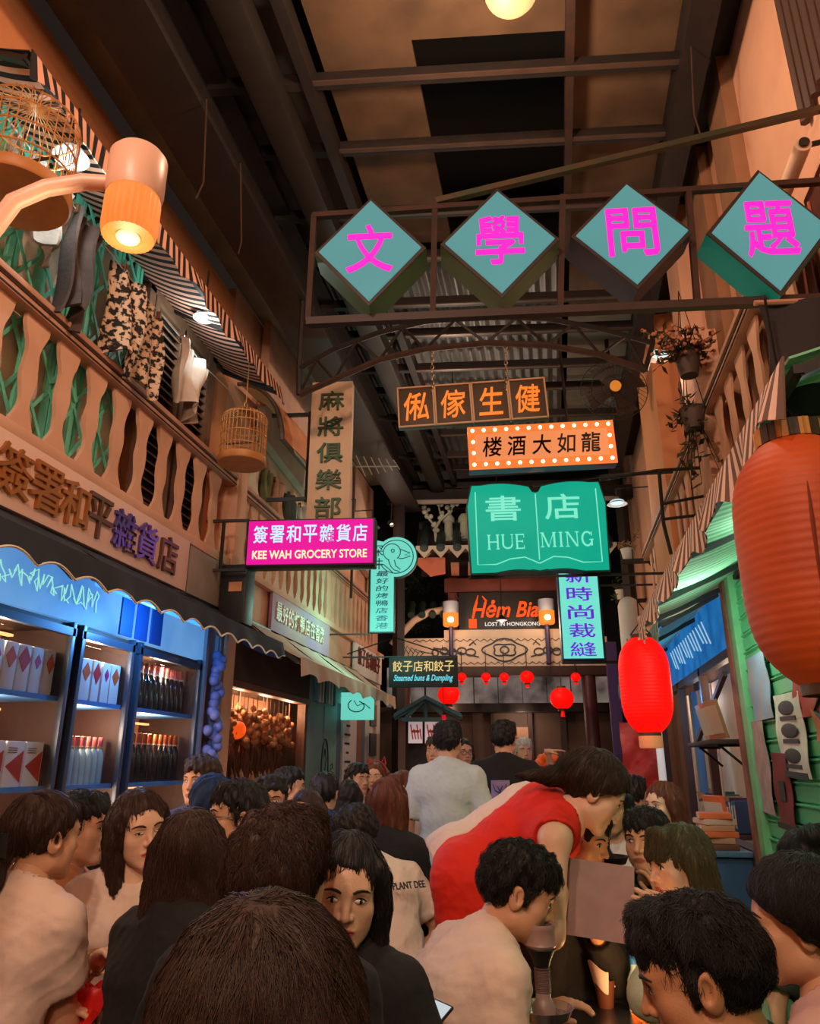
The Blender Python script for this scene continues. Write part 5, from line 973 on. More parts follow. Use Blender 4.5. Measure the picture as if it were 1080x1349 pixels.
t = thing('white_tube_post', 'bright white upright tube beside the bookshop window', 'post', (.93, 7.55, 0)); mb = MB(); mb.tube([(0, 0, 0), (0, 0, 2.0)], .035, 14); mb.build('tube', mat('tube_white', (230, 220, 210), .4, emit=.3), t); mb = MB(); mb.lathe([(.06, 0), (.06, .02), (.03, .03)], n=16); mb.build('foot', STEEL, t)
mb = MB(); mb.bb((.70, 10.2, 0), (.84, 10.35, 3.0)); mb.bb((.92, 10.2, 0), (1.0, 10.3, 3.0)); struct(mb, 'trim_13', mat('post_purple', (70, 40, 96), .5))
for i in range(6):
    a, b = (1.0, 9.75 + .1 * i), 0
louver('dark striped shutter high on the far right wall behind the book sign', 1.30, 8.0, 8.9, 3.05, 4.4, -1)
c = atX(938, 722, .98); t = thing('awning_speaker', 'black loudspeaker hanging under the end of the striped awning on the right', 'speaker', c); mb = MB(); mb.box((0, 0, 0), (.26, .24, .20), (.2, .1, .3), bev=.02); mb.build('cabinet', BLACK, t); mb = MB(); mb.tube([(0, 0, .08), (.05, 0, .3)], .012, 6); mb.build('bracket', BLACK, t)
# ---------------------------------------------------------------- the gate at the end of the alley
YG = 11.4; OG = Vector((0, YG, 0)); g = lambda u, v, dy=0: (lambda q: Vector((q.x, q.y + dy, q.z)))(loc_(cp(u, v, YG), YG))
gt = thing('gate', 'red wooden gate with tiled roof and black name board at the alley end', 'gate', OG, CROSS)
REDW = WOOD_R; COLM = mat('column_maroon', (78, 34, 40), .5, noise=.3); TILE = mat('roof_tile', (44, 62, 60), .5, noise=.4); CREAM = mat('frieze_cream', (220, 196, 172), .7, noise=.15)
for u in (532, 783):
    a = g(u, 1000); mb = MB(); mb.tube([(a.x, 0, 0), (a.x, 0, g(u, 878).z)], .10, 16); mb.lathe([(.16, 0), (.16, .12), (.11, .16)], (a.x, 0, 0), 16); mb.build('column', COLM, gt)
for u in (598, 742): a, b = g(u, 885), g(u, 760); mb = MB(); mb.box((a.x, .1, (a.z + b.z) / 2), (.14, .14, b.z - a.z)); mb.build('upper_post', REDW, gt)
def gbox(name, u0, v0, u1, v1, d, m, dy=0, bev=.006): a, b = g(u0, v0), g(u1, v1); mb = MB(); mb.box(((a.x + b.x) / 2, dy, (a.z + b.z) / 2), (abs(b.x - a.x), d, abs(a.z - b.z)), bev=bev); return mb.build(name, m, gt)
gbox('lintel', 515, 880, 808, 890, .24, WOOD_D); gbox('lintel', 585, 762, 752, 778, .2, REDW, .1); gbox('cornice', 585, 832, 745, 842, .26, CREAM, 0)
p = gbox('frieze', 533, 843, 800, 878, .1, CREAM, -.08)
mb = MB(); a = g(664, 858); rr = .36
def ring(cx_, cz_, rx, rz, k=0): mb.tube([(cx_ + rx * (1 + k * math.cos(4 * s)) * math.cos(s), -.14, cz_ + rz * (1 + k * math.cos(4 * s)) * math.sin(s)) for s in np.linspace(0, 2 * PI, 33)[:-1]], .012, 5, closed=True)
ring(a.x, a.z, .30, .15, .12); ring(a.x, a.z, .17, .09, -.15); ring(a.x, a.z, .06, .05)
for s_ in (-1, 1):
    for q in range(5): ring(a.x + s_ * (.5 + .13 * q), a.z - .03 + .02 * (q % 2), .07 - .006 * q, .05)
    mb.tube([(a.x + s_ * .38, -.14, a.z - .1), (a.x + s_ * .7, -.14, a.z - .02), (a.x + s_ * 1.05, -.14, a.z + .04)], .010, 5); mb.tube([(a.x + s_ * .42, -.14, a.z + .08), (a.x + s_ * .46, -.14, a.z + .12), (a.x + s_ * .52, -.14, a.z + .07)], .010, 5)
zt, zb = g(664, 845).z, g(664, 875).z
for zz in (zt, zb): mb.tube([(a.x - 1.35 + .05 * i, -.14, zz + (.018 if i % 2 else -.018)) for i in range(55)], .006, 5)
mb.build('scroll_ornament', mat('ornament_slate', (62, 66, 76), .6), p)
bd = gbox('name_board', 604, 782, 737, 832, .08, mat('board_black', (34, 30, 28), .5), -.02); b = g(670, 808); W_, H_ = abs(g(737, 808).x - g(604, 808).x), g(670, 782).z - g(670, 832).z
RO = lit('lettering_fire', (255, 84, 26), 1.0)
lettering('Hẻm Bia', W_ * .66, H_ * .46, RO, bd, (b.x - W_ * .04, -.075, b.z + H_ * .10), .012, .02, .3); lettering('LOST IN HONGKONG', W_ * .54, H_ * .10, lit('lettering_white', (238, 230, 222), 1.0), bd, (b.x + W_ * .03, -.075, b.z - H_ * .30), .01, .012)
mb = MB(); mb.box((b.x - W_ * .36, -.075, b.z - H_ * .28), (W_ * .08, .012, H_ * .24)); mb.tube([(b.x - W_ * .30, -.08, b.z + H_ * .46), (b.x - W_ * .34, -.08, b.z + H_ * .1), (b.x - W_ * .36, -.08, b.z - H_ * .2)], [.006, .022, .008], 6); mb.tube([(b.x - W_ * .26, -.08, b.z + H_ * .44), (b.x - W_ * .22, -.08, b.z + H_ * .3)], [.006, .018], 6); mb.build('seal_mark', RO, bd)
mb = MB(); [mb.tube([(g(u, 785).x, -.0, g(u, 785).z), (g(u + s * 10, 785).x, 0, g(u, 797).z), (g(u, 797).x, 0, g(u, 800).z)], .016, 6) for u, s in ((600, 1), (740, -1))]; mb.build('corner_carving', REDW, gt)
# tiled roof: rolls over a sloping bed, pale drip edge
a, b = g(552, 752), g(800, 752); L = b.x - a.x; z0 = a.z
mb = MB(); mb.sheet(lambda s, t_: (a.x + L * t_, -.75 + 1.5 * s, z0 + .10 + .55 * (1 - abs(2 * s - 1) ** 1.3)), 16, 4, .05); mb.build('roof_bed', mat('roof_bed', (60, 44, 40), .7), gt)
n = 12
for i in range(n): x = a.x + L * (i + .5) / n; mb = MB(); mb.tube([(x, -.82 + .8 * s, z0 + .13 + .56 * (1 - abs(s - 1) ** 1.3)) for s in np.linspace(0, 1, 9)], .07, 10); mb.ball((x, -.83, z0 + .13), (.075, .02, .075), 12, 8); mb.build('tile_roll', TILE, gt)
mb = MB(); pts = []
for i in range(n): x = a.x + L * i / n; pts += [(x, z0 + .12), (x + L / n * .5, z0 - .02)]
mb.prism([(a.x, z0 + .16)] + pts + [(b.x, z0 + .12), (b.x, z0 + .16)], -.84, -.80, 'xz'); mb.build('drip_edge', mat('drip_pale', (206, 190, 172), .7), gt)
mb = MB(); mb.box((a.x + L / 2, 0, z0 + .72), (L, .16, .16), bev=.03); mb.build('ridge', TILE, gt); mb = MB(); mb.prism([(a.x - .1, z0 + .02), (a.x + .42, z0 + .02), (a.x + .42, z0 - .22), (a.x + .2, z0 - .26)], -.7, -.66, 'xz'); mb.build('eave_panel', mat('eave_salmon', (214, 116, 84), .6), gt)
mb = MB(); [mb.box((g(u, 770).x, -.3, z0 - .06), (.12, .5, .08)) for u in range(600, 790, 22)]; mb.build('eave_block', mat('eave_block', (196, 130, 100), .6), gt)
# second lower roof of tile rolls behind the lintel, to the left
for i in range(5): a_ = g(528 + i * 14, 800); mb = MB(); mb.tube([(a_.x, -.1, a_.z - .14), (a_.x, .25, a_.z + .1)], .055, 10); mb.build('tile_roll', TILE, gt)
mb = MB(); mb.tube([g(516, 850, -.02), g(528, 836, -.02), g(545, 818, -.02), g(565, 807, -.02), g(590, 803, -.02)], .055, 10); mb.build('arch_rib', mat('arch_pale', (216, 186, 160), .7), gt)
# ridge ornament: pale blossom branch and finials
OR = mat('ornament_pale', (196, 200, 180), .6); t = thing('roof_ornament', 'pale blossom branch ornament on the gate roof, left of the book sign', 'ornament', (g(560, 740).x, YG - .1, z0 + .10)); t.location = OG + Matrix.Rotation(CROSS, 3, 'Z') @ Vector((g(575, 740).x, -.55, z0 + .18)); t.rotation_euler = (0, 0, CROSS); r = random.Random(4); mb = MB()
br = [(-.15, 0, -.1), (.02, 0, .08), (.14, 0, .14), (.30, 0, .16), (.42, 0, .22)]; mb.tube(br, [.03, .03, .028, .03, .02], 7); mb.tube([br[1], (.0, 0, .32), (.10, 0, .5), (.06, 0, .68)], [.026, .024, .02, .012], 7); mb.tube([(.02, 0, .34), (-.1, 0, .5), (-.12, 0, .6)], [.02, .016, .01], 7); mb.tube([(.08, 0, .46), (.24, 0, .6), (.3, 0, .74)], [.02, .016, .01], 7); mb.build('branch', OR, t)
mb = MB(); [mb.ball((x + r.uniform(-.05, .05), r.uniform(-.03, .03), z + r.uniform(-.05, .06)), r.uniform(.025, .045), 8, 6) for x, z in ((-.12, .62), (-.1, .5), (.06, .7), (.12, .52), (.3, .74), (.24, .6), (.02, .34)) for _ in range(4)]; mb.build('blossoms', OR, t)
for i, u in enumerate((592, 612)): t = thing('roof_finial', ('left', 'right')[i] + ' pale stub finial on the gate roof beside the blossom ornament', 'finial', (0, 0, 0), CROSS); t.location = OG + Matrix.Rotation(CROSS, 3, 'Z') @ Vector((g(u, 735).x, -.45, z0 + .34)); mb = MB(); mb.lathe([(.10, 0), (.07, .06), (.06, .28), (.09, .30), (.09, .36), (.05, .42)], n=12); mb.build('stub', OR, t); mb = MB(); mb.box((0, 0, -.04), (.24, .24, .08)); mb.build('foot', TILE, t)
# gate lamps
for i, (u, v) in enumerate(((594, 815), (717, 812))):
    t = thing('gate_lamp', ('orange glass gate lamp left of the black name board', 'orange glass gate lamp right of the black name board')[i], 'lamp', OG + Matrix.Rotation(CROSS, 3, 'Z') @ (g(u, v) + Vector((0, -.3, 0))), CROSS); mb = MB(); mb.lathe([(.10, -.17), (.115, -.15), (.115, .02)], n=24, caps=False); mb.lathe([(0, -.17), (.10, -.17)], n=24, caps=False); mb.build('glass', lit('gate_glass', (255, 140, 50), .95), t)
    mb = MB(); mb.lathe([(.118, .02), (.118, .19), (.02, .20)], n=24); mb.build('cap', mat('lamp_cap_grey', (150, 156, 170), .4), t); mb = MB(); mb.ball((0, -.10, -.09), (.05, .03, .05), 12, 8); mb.build('bulb', BULB, t); mb = MB(); mb.tube([(0, .05, -.1), (0, .05, -.72), (0, .28, -.72)], .035, 8); mb.build('post', mat('post_indigo', (54, 46, 88), .5), t); lamp('gate_lamp_light', t.location + Vector((0, -.35, -.15)), 9, WARM, .06)
# round red lanterns, big pair in front, small ones under the lintel
def rlan(label, u, v, r, grp, Y=10.9):
    t = thing('round_lantern', label, 'lantern', cp(u, v, Y), CROSS, grp); mb = MB(); mb.ball((0, 0, 0), (r, r, r * .92), 24, 16); mb.build('paper', LRED, t); mb = MB(); mb.lathe([(r * .35, -r * 1.05), (r * .4, -r * .85)], n=14); mb.build('bottom_ring', MATS['lantern_ring'], t); mb = MB(); mb.lathe([(r * .4, r * .85), (r * .35, r * 1.0)], n=14); mb.build('top_ring', MATS['lantern_ring'], t); mb = MB(); mb.tube([(0, 0, r), (0, 0, r + .32)], .006, 5); mb.build('cord', BLACK, t); mb = MB(); mb.lathe([(.02, -r * 1.05), (.03, -r * 1.5), (.01, -r * 1.5)], n=8); mb.build('tassel', LRED, t)
rlan('round red lantern below the steamed buns board', 591, 915, .155, 'round red gate lanterns', 10.9); rlan('round red lantern below the tailor sign', 740, 920, .165, 'round red gate lanterns', 10.9)
for i, u in enumerate((608, 640, 664, 694, 758)): rlan(('small red lantern under the gate lintel behind the buns board', 'small red lantern under the lintel, second from left', 'small red lantern under the middle of the lintel', 'small red lantern under the lintel, right of the middle', 'small red lantern under the lintel by the right column')[i], u, 892, .07 if i != 3 else .10, 'small lanterns under the lintel', 11.25)
# clerestory glass and dark timber room behind
Y2 = 12.6
def wbox(name, u0, v0, u1, v1, d, m, Y): a, b = cp(u0, v0, Y), cp(u1, v1, Y); mb = MB(); c = (a + b) / 2; mb.box((0, 0, 0), ((Vector((b.x - a.x, b.y - a.y, 0))).length, d, abs(a.z - b.z))); o = mb.build(name, m); o.location = c; o.rotation_euler = (0, 0, CROSS); o['kind'] = 'structure'; return o
wbox('window_4', 510, 880, 830, 932, .05, mat('clerestory', (166, 152, 144), .3, emit=.42, noise=.9, nscale=2.4, rgb2=(40, 32, 32)), Y2)
for i in range(8): u = 560 + 32 * i; wbox('window_%d_bar' % (5 + i), u - 1.2, 886, u + 1.2, 932, .06, BLACK, Y2 - .06)
wbox('wall_end', 500, 932, 840, 1190, .08, mat('end_wall', (104, 78, 64), .7, noise=.6, nscale=2, rgb2=(64, 44, 38)), Y2)
wbox('wall_end_upper', 470, 690, 860, 882, .1, mat('end_dark', (30, 40, 40), .8, noise=.6, rgb2=(18, 24, 24)), 13.4)
for i, (u0, u1) in enumerate(((622, 628), (700, 706), (744, 752), (650, 654))): wbox('trim_end', u0, 934, u1, 1180, .1, WOOD_D, Y2 - .08)
wbox('trim_end_rail', 520, 928, 810, 938, .3, STEEL, Y2 - .3)
q = cp(682, 978, Y2 - .1); t = thing('wanted_poster', 'tan poster with red marks on the end wall behind the man in black', 'poster', q, CROSS); mb = MB(); mb.box((0, 0, 0), (.40, .02, .46)); mb.build('paper', mat('paper_brown', (176, 130, 104), .7, noise=.2), t); mb = MB(); [mb.box((RND.uniform(-.1, .1), -.013, -.12 + .06 * i), (.18, .006, .03)) for i in range(5)]; mb.build('print', mat('print_red', (150, 52, 40), .6), t)
lamp('end_room_light', (-.5, 12.1, 2.2), 10, PEACH, .1); lamp('end_room_light', (-1.6, 11.9, 2.3), 5, WARM, .1)
# little ticket kiosk with a teal gable
t = thing('ticket_kiosk', 'small wooden kiosk with a teal gable roof left of the gate', 'kiosk', cp(562, 1000, 10.3) * Vector((1, 1, 0)) if False else Vector((cp(562, 1000, 10.3).x, cp(562, 1000, 10.3).y, 0)), CROSS); k_ = lambda u, v: (lambda q: Vector(((q - t.location).dot(CX), 0, q.z)))(cp(u, v, 10.3))
TG = mat('kiosk_teal', (70, 104, 112), .6, noise=.3); a, b, c = k_(522, 948), k_(562, 924), k_(608, 948)
mb = MB(); [mb.bar((p_.x, y, p_.z), (b.x, y, b.z), .05, .06) for p_ in (a, c) for y in (-.35,)]; mb.bar((a.x + .1, -.35, a.z - .02), (c.x - .1, -.35, c.z - .02), .05); [mb.bar((b.x + s * .0, -.35, b.z), (b.x + s * .25, -.35, a.z), .04) for s in (-1, 0, 1)]; mb.build('gable_frame', TG, t)
mb = MB(); [mb.add(*(lambda P: (P, [(0, 1, 2, 3), (7, 6, 5, 4), (0, 4, 5, 1), (1, 5, 6, 2), (2, 6, 7, 3), (3, 7, 4, 0)]))([Vector((p_.x, -.4, p_.z)), Vector((b.x, -.4, b.z)), Vector((b.x, .4, b.z)), Vector((p_.x, .4, p_.z)), Vector((p_.x, -.4, p_.z + .05)), Vector((b.x, -.4, b.z + .05)), Vector((b.x, .4, b.z + .05)), Vector((p_.x, .4, p_.z + .05))])) for p_ in (a, c)]; mb.build('roof', TG, t)
mb = MB(); [mb.box((x, -.32, a.z / 2), (.09, .09, a.z)) for x in (a.x + .1, c.x - .1)]; mb.build('post', WOOD, t); mb = MB(); mb.box(((a.x + c.x) / 2, .1, a.z / 2), (c.x - a.x - .2, .06, a.z)); mb.build('back', WOOD_D, t)
for i, (u0, u1) in enumerate(((540, 558), (561, 580))):
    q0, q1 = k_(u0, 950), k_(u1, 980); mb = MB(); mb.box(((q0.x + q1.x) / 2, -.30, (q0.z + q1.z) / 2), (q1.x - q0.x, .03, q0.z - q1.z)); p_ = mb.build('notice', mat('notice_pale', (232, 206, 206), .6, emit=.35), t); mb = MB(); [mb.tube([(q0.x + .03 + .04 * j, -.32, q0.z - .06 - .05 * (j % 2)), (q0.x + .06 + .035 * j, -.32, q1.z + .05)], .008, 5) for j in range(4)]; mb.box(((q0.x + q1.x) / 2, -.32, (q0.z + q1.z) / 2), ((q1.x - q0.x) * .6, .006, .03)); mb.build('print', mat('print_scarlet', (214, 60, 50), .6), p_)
t = thing('red_ribbon', 'bright red ribbon hanging beside the kiosk notices', 'ribbon', cp(580, 966, 9.9)); mb = MB(); mb.sheet(lambda s, b: (.02 - .10 * s + .05 * b + .02 * math.sin(s * 7), .0 + .02 * math.sin(s * 9), .22 - .42 * s), 14, 3, .008); mb.build('band', lit('ribbon_red', (240, 24, 40), .7), t); mb = MB(); mb.tube([(.04, 0, .2), (.04, 0, 1.1)], .004, 5); mb.build('cord', BLACK, t)
# dark shrubs and trees beyond the gate
for i, (u, v, s) in enumerate(((560, 780, .55), (540, 830, .4), (620, 720, .5), (800, 700, .6))): plant(('dark shrub rising behind the gate roof at left', 'dark low shrub behind the arch rib', 'dark foliage behind the blossom ornament', 'dark tree behind the tailor sign')[i], cp(u, v, 12.4), 40, s * .8, .1, mat('leaf_night', (40, 62, 52), .6, noise=.5, rgb2=(26, 36, 34)), 20 + i, pot=False)
# ---------------------------------------------------------------- people
def skin_mat(name, rgb, lips=(168, 96, 80)):
    m = mat(name, rgb, .48, noise=.18, nscale=14, rgb2=tuple(int(c * .82) for c in rgb), bump=.08, bscale=220, sss=.06)
    if not m.get('lips'):
        m['lips'] = 1; nt = m.node_tree; b = nt.nodes['Principled BSDF']; src = b.inputs['Base Color'].links[0].from_socket
        at = nt.nodes.new('ShaderNodeAttribute'); at.attribute_name = 'lip'; mx = nt.nodes.new('ShaderNodeMix'); mx.data_type = 'RGBA'
        nt.links.new(at.outputs['Fac'], mx.inputs['Factor']); nt.links.new(src, mx.inputs['A']); mx.inputs['B'].default_value = lin(lips); nt.links.new(mx.outputs['Result'], b.inputs['Base Color'])
    return m
SKIN = skin_mat('skin', (214, 160, 124)); SKIN_LIGHT = skin_mat('skin_light', (232, 186, 154), (184, 84, 80)); SKIN_TAN = skin_mat('skin_tan', (196, 138, 98))
HAIR_BLACK = mat('hair_black', (20, 16, 15), .6, noise=.5, nscale=30, rgb2=(36, 28, 23), wave=(60, 60, 4))
HAIR_BROWN = mat('hair_brown', (46, 28, 20), .6, noise=.6, nscale=30, rgb2=(88, 54, 34), wave=(60, 60, 4))
HAIR_DARK = mat('hair_dark_brown', (34, 22, 16), .6, noise=.7, nscale=30, rgb2=(88, 56, 34), wave=(60, 60, 4))
HAIR_GREY = mat('hair_grey', (190, 180, 170), .5)
HAIR_AUBURN = mat('hair_auburn', (92, 46, 28), .58, noise=.5, rgb2=(130, 70, 40), wave=(60, 60, 4))
HAIR_ASH = mat('hair_ash', (70, 62, 38), .58, noise=.5, rgb2=(96, 84, 50), wave=(60, 60, 4))
EYE_W = mat('eye_white', (225, 218, 210), .25); EYE_I = mat('iris', (30, 20, 16), .12); LASH = mat('eyelash', (22, 17, 15), .6)
SHOE = mat('shoe_dark', (38, 36, 38), .6); DENIM = mat('denim_dark', (38, 42, 58), .85, noise=.4, nscale=60, rgb2=(58, 64, 84))
PANTS = mat('trousers_black', (26, 25, 28), .85)

_heads = {}
def head_shape(fem, res):
    key = (fem, res)
    if key in _heads: return _heads[key]
    c = Clay((-.105, -.125, -.20), (.105, .135, .135), res); j = .9 if fem else 1.0
    c.ell((0, -.016, .034), (.074, .094, .082), .02)
    c.ell((0, .028, -.03), (.060 * j, .060, .082), .03)
    c.ell((0, .045, .03), (.060, .045, .05), .03)                       # forehead
    for x in (-1, 1):
        c.cone((x * .050 * j, .004, -.066), (x * .018, .066, -.098), .020, .018 * j, .025)
        c.ell((x * .044, .055, -.022), (.022, .020, .020), .025)         # cheekbone
    c.ell((0, .070, -.098), (.019 * j, .018, .017), .02)
    c.cone((-.036, .074, .022), (.036, .074, .022), .012, .012, .02)     # brow
    for x in (-1, 1): c.ell((x * .033, .098, .004), (.020, .017, .0125), .012, 'sub')
    for x in (-1, 1): c.ell((x * .0325, .0705, .003), (.0165, .0145, .0135), .006)
    c.cone((0, .083, .012), (0, .104, -.030), .0065, .0105, .012)        # nose
    for x in (-1, 1): c.ell((x * .0125, .090, -.034), (.0085, .010, .0075), .006); c.ell((x * .007, .100, -.041), (.0035, .005, .004), .003, 'sub')
    for x in (-1, 1): c.ell((x * .040 * j, .040, -.052), (.024, .026, .03), .03)
    c.ell((0, .074, -.064), (.028, .014, .020), .018)
    c.ell((-.011, .0845, -.0620), (.0155, .0065, .0042), .006); c.ell((.011, .0845, -.0620), (.0155, .0065, .0042), .006)
    c.ell((0, .0835, -.0725), (.020, .0075, .0055), .006)
    c.cone((-.025, .0875, -.0668), (.025, .0875, -.0668), .0012, .0012, .004, 'sub')
    for x in (-1, 1):
        M = Euler((0, x * .18, x * -.35)).to_matrix()
        c.ell((x * .079, -.012, -.008), (.009, .021, .033), .006, 'add', M); c.ell((x * .087, -.006, -.003), (.006, .011, .018), .006, 'sub', M)
    c.cone((0, -.022, -.05), (0, -.045, -.20), .050 if fem else .056, .052 if fem else .060, .03)
    V, F = c.skin(); V = smooth_np(V, F, 1, .5)
    x, y, z = V[:, 0], V[:, 1], V[:, 2]
    lip = np.clip((1.15 - ((x / .0265) ** 2 + ((z + .0672) / .0105) ** 2)) * 2.5, 0, 1) * (y > .06)
    yy = np.linspace(.12, .03, 200)
    def front(px, pz):
        d = c.sample(np.stack([np.full(200, px), yy, np.full(200, pz)], 1)); return float(yy[np.argmax(d < 0)])
    _heads[key] = (V, F, lip, front, c); return _heads[key]

def hand_shape(curl, side, res=.0038):
    key = ('hand', curl, side, res)
    if key in _heads: return _heads[key]
    # wrist at origin, fingers along +y, palm faces -z, thumb on side*-x
    c = Clay((-.085, -.04, -.115), (.085, .21, .06), res); s = -side
    c.cone((0, -.03, 0), (0, .01, 0), .026, .024, .01)
    for i in range(4):
        bx = s * (.030 - .020 * i); c.cone((bx * .6, .008, 0), (bx, .086 - .004 * abs(i - 1), 0), .013, .0105, .016)
    ln = [.072, .080, .074, .058]
    for i in range(4):
        bx = s * (.031 - .0205 * i); p = Vector((bx, .086 - .004 * abs(i - 1), 0)); a = -curl * (.5 + .08 * i); d = Vector((bx * .12 / .03, 1, 0)).normalized()
        for q, fr in enumerate((.45, .3, .25)):
            v = Vector((d.x * math.cos(a), d.y * math.cos(a), math.sin(a))) * ln[i] * fr; c.cone(p, p + v, .0088 - .0008 * q, .0082 - .0009 * q, .003); p = p + v; a -= curl * .75
    c.cone((s * .018, .012, -.004), (s * .046, .045, -.016 - .012 * curl), .0145, .011, .012)
    c.cone((s * .046, .045, -.016 - .012 * curl), (s * (.056 - .016 * curl), .082, -.026 - .024 * curl), .0105, .0085, .004)
    V, F = c.skin(); V = smooth_np(V, F, 1, .4); _heads[key] = (V, F); return V, F

def fold(V, F, amp, seed, freq=1.0):
    """cloth folds: push the surface in and out along its normals"""
    P = V[F]; n = np.cross(P[:, 2] - P[:, 0], P[:, 3] - P[:, 1]); N = np.zeros_like(V)
    for i in range(4):
        for k in range(3): N[:, k] += np.bincount(F[:, i], n[:, k], len(V))
    N /= np.linalg.norm(N, axis=1, keepdims=True) + 1e-9
    r = np.random.RandomState(seed); d = np.zeros(len(V))
    w = V + .03 * np.sin(V[:, [1, 2, 0]] * 19 + r.rand(3) * 6)
    for i in range(7):
        k = r.randn(3) * np.array([1, 1, 1.3]); k /= np.linalg.norm(k); f = freq * (28 + 22 * i)
        d += (1 - np.abs(np.sin(w @ k * f * .5 + r.rand() * 6))) ** 2 / (1 + .35 * i)
    return V + N * ((d - d.mean()) * amp)[:, None]

def hair_shape(style, res, L=.2, t=.016, seed=0, extra=()):
    c = Clay((-.26, -.34, -.16 - L), (.26, .19, .24), res)
    r0 = np.random.RandomState(seed + 3)
    if style in ('short', 'fade', 'fluffy'):
        tt = t - .004
        c.ell((0, -.018, .036), (.0775, .0985, .0865), .01)
        c.half((0, -.012, -.022), (0, .50, -.87)) if style != 'fluffy' else c.half((0, -.03, -.055), (0, .5, -.87))
        c.ell((0, -.008, .066), (.077 + tt * .6, .098 + tt * .6, .058 + tt), .015)
        if style == 'fluffy': c.ell((0, -.045, .02), (.088 + tt * .6, .082 + tt, .10), .03); c.ell((0, -.06, -.05), (.066, .058, .06), .03)
        else: c.ell((0, -.055, .025), (.074 + tt * .4, .066 + tt * .5, .075), .02)
        c.ell((0, .132, -.022 if style == 'short' else -.008), (.080, .066, .086), .008, 'sub')
        if style == 'short':
            for x in np.linspace(-.055, .055, 8): c.cone((x * .9, .050, .105), (x * 1.08 + r0.uniform(-.006, .006), .088 - abs(x) * .55, .047 + r0.uniform(-.010, .010)), .016, .006, .008)
        else:
            for x in np.linspace(-.05, .05, 7): c.cone((x, .03, .105), (x * .9 + .012, .076 - abs(x) * .4, .112 + r0.uniform(-.008, .008)), .02, .010, .01)
        for x in (-1, 1): c.cone((x * .076, .008, .02), (x * .074, .010, -.012), .008, .004, .006)
    else:
        c.ell((0, -.02, .04), (.074 + t, .096 + t, .083 + t), .01)
        if style == 'pony':
            c.half((0, -.01, -.01), (0, .62, -.78)); c.ell((0, .13, -.02), (.074, .068, .085), .01, 'sub')
            p = [(0, -.10, -.01), (0, -.142, -.04), (.01, -.155, -.10), (.015, -.145, -.10 - L)]; r = (.026, .036, .034, .010)
            for i in range(3): c.cone(p[i], p[i + 1], r[i], r[i + 1], .015)
        elif style == 'bun':
            c.half((0, -.01, -.01), (0, .62, -.78)); c.ell((0, .13, -.02), (.074, .068, .085), .01, 'sub')
            c.ell((0, -.085, .115), (.055, .05, .045), .012)
        elif style == 'up':
            c.half((0, -.01, -.01), (0, .62, -.78)); c.ell((0, .13, -.02), (.074, .068, .085), .01, 'sub')
            c.ell((0, -.12, .03), (.04, .035, .04), .02)
        else:
            for x in (-.062, -.03, 0, .03, .062):
                w = .036; z = -L * (1 - abs(x) * 1.2); c.cone((x, -.075 + abs(x) * .5, .02), (x * 1.35, -.085 + abs(x) * .3, z), w + .008, w * .72, .02)
            for x in (-1, 1):
                c.cone((x * .078, -.005, .03), (x * .088, -.015, -L * .82), .026, .022, .02)
                if style != 'bangs': c.cone((x * .072, .03, .06), (x * .088, .012, -.03), .016, .018, .015)
                if style == 'longfront': c.cone((x * .086, .004, -.02), (x * .088, .030, -L), .020, .016, .02)
            c.ell((0, .130, -.004 if style != 'bangs' else -.03), (.070 if style != 'bangs' else .066, .075, .106 if style != 'bangs' else .095), .012, 'sub')
            c.ell((0, .03, -.10), (.052, .07, .07), .01, 'sub')
            if style == 'bangs':
                for x in (-.045, -.022, 0, .022, .045): c.cone((x, .06, .10), (x * 1.1, .094 - abs(x) * .35, .036), .02, .012, .015)
    for a, b, r1, r2 in extra: c.cone(a, b, r1, r2, .02)
    for i in range(5):   # tousled locks
        k = r0.randn(3) * np.array([1, 1, .35]); k *= (130 + 60 * r0.rand()) / np.linalg.norm(k[:2])
        c.D = c.D + .0016 * (1.5 if style in ('short', 'fade') else 1.9 if style == 'fluffy' else .8) * np.sin(k[0] * c.ax[0][:, None, None] + k[1] * c.ax[1][None, :, None] + k[2] * c.ax[2][None, None, :] + r0.rand() * 6).astype(np.float32)
    V, F = c.skin()
    if len(V) == 0: return V, F, c
    V = smooth_np(V, F, 1, .4)
    g = c.grad(V); r = np.random.RandomState(seed)
    ph = np.arctan2(V[:, 0], -(V[:, 1] + .02)) ; wob = .25 * np.sin(V[:, 2] * 40 + r.rand() * 6) + .15 * np.sin(V[:, 2] * 90)
    d = np.abs(np.sin(ph * 9 + wob * 2 + r.rand() * 6)) * .5 + np.abs(np.sin(ph * 23 + wob * 4 + V[:, 1] * 40)) * .35 + np.abs(np.sin(ph * 47 + V[:, 0] * 90)) * .2
    amp = .010 if style == 'fluffy' else (.007 if style in ('short', 'fade') else .006)
    V = V + g * ((d - .55) * amp)[:, None]
    return V, F, c

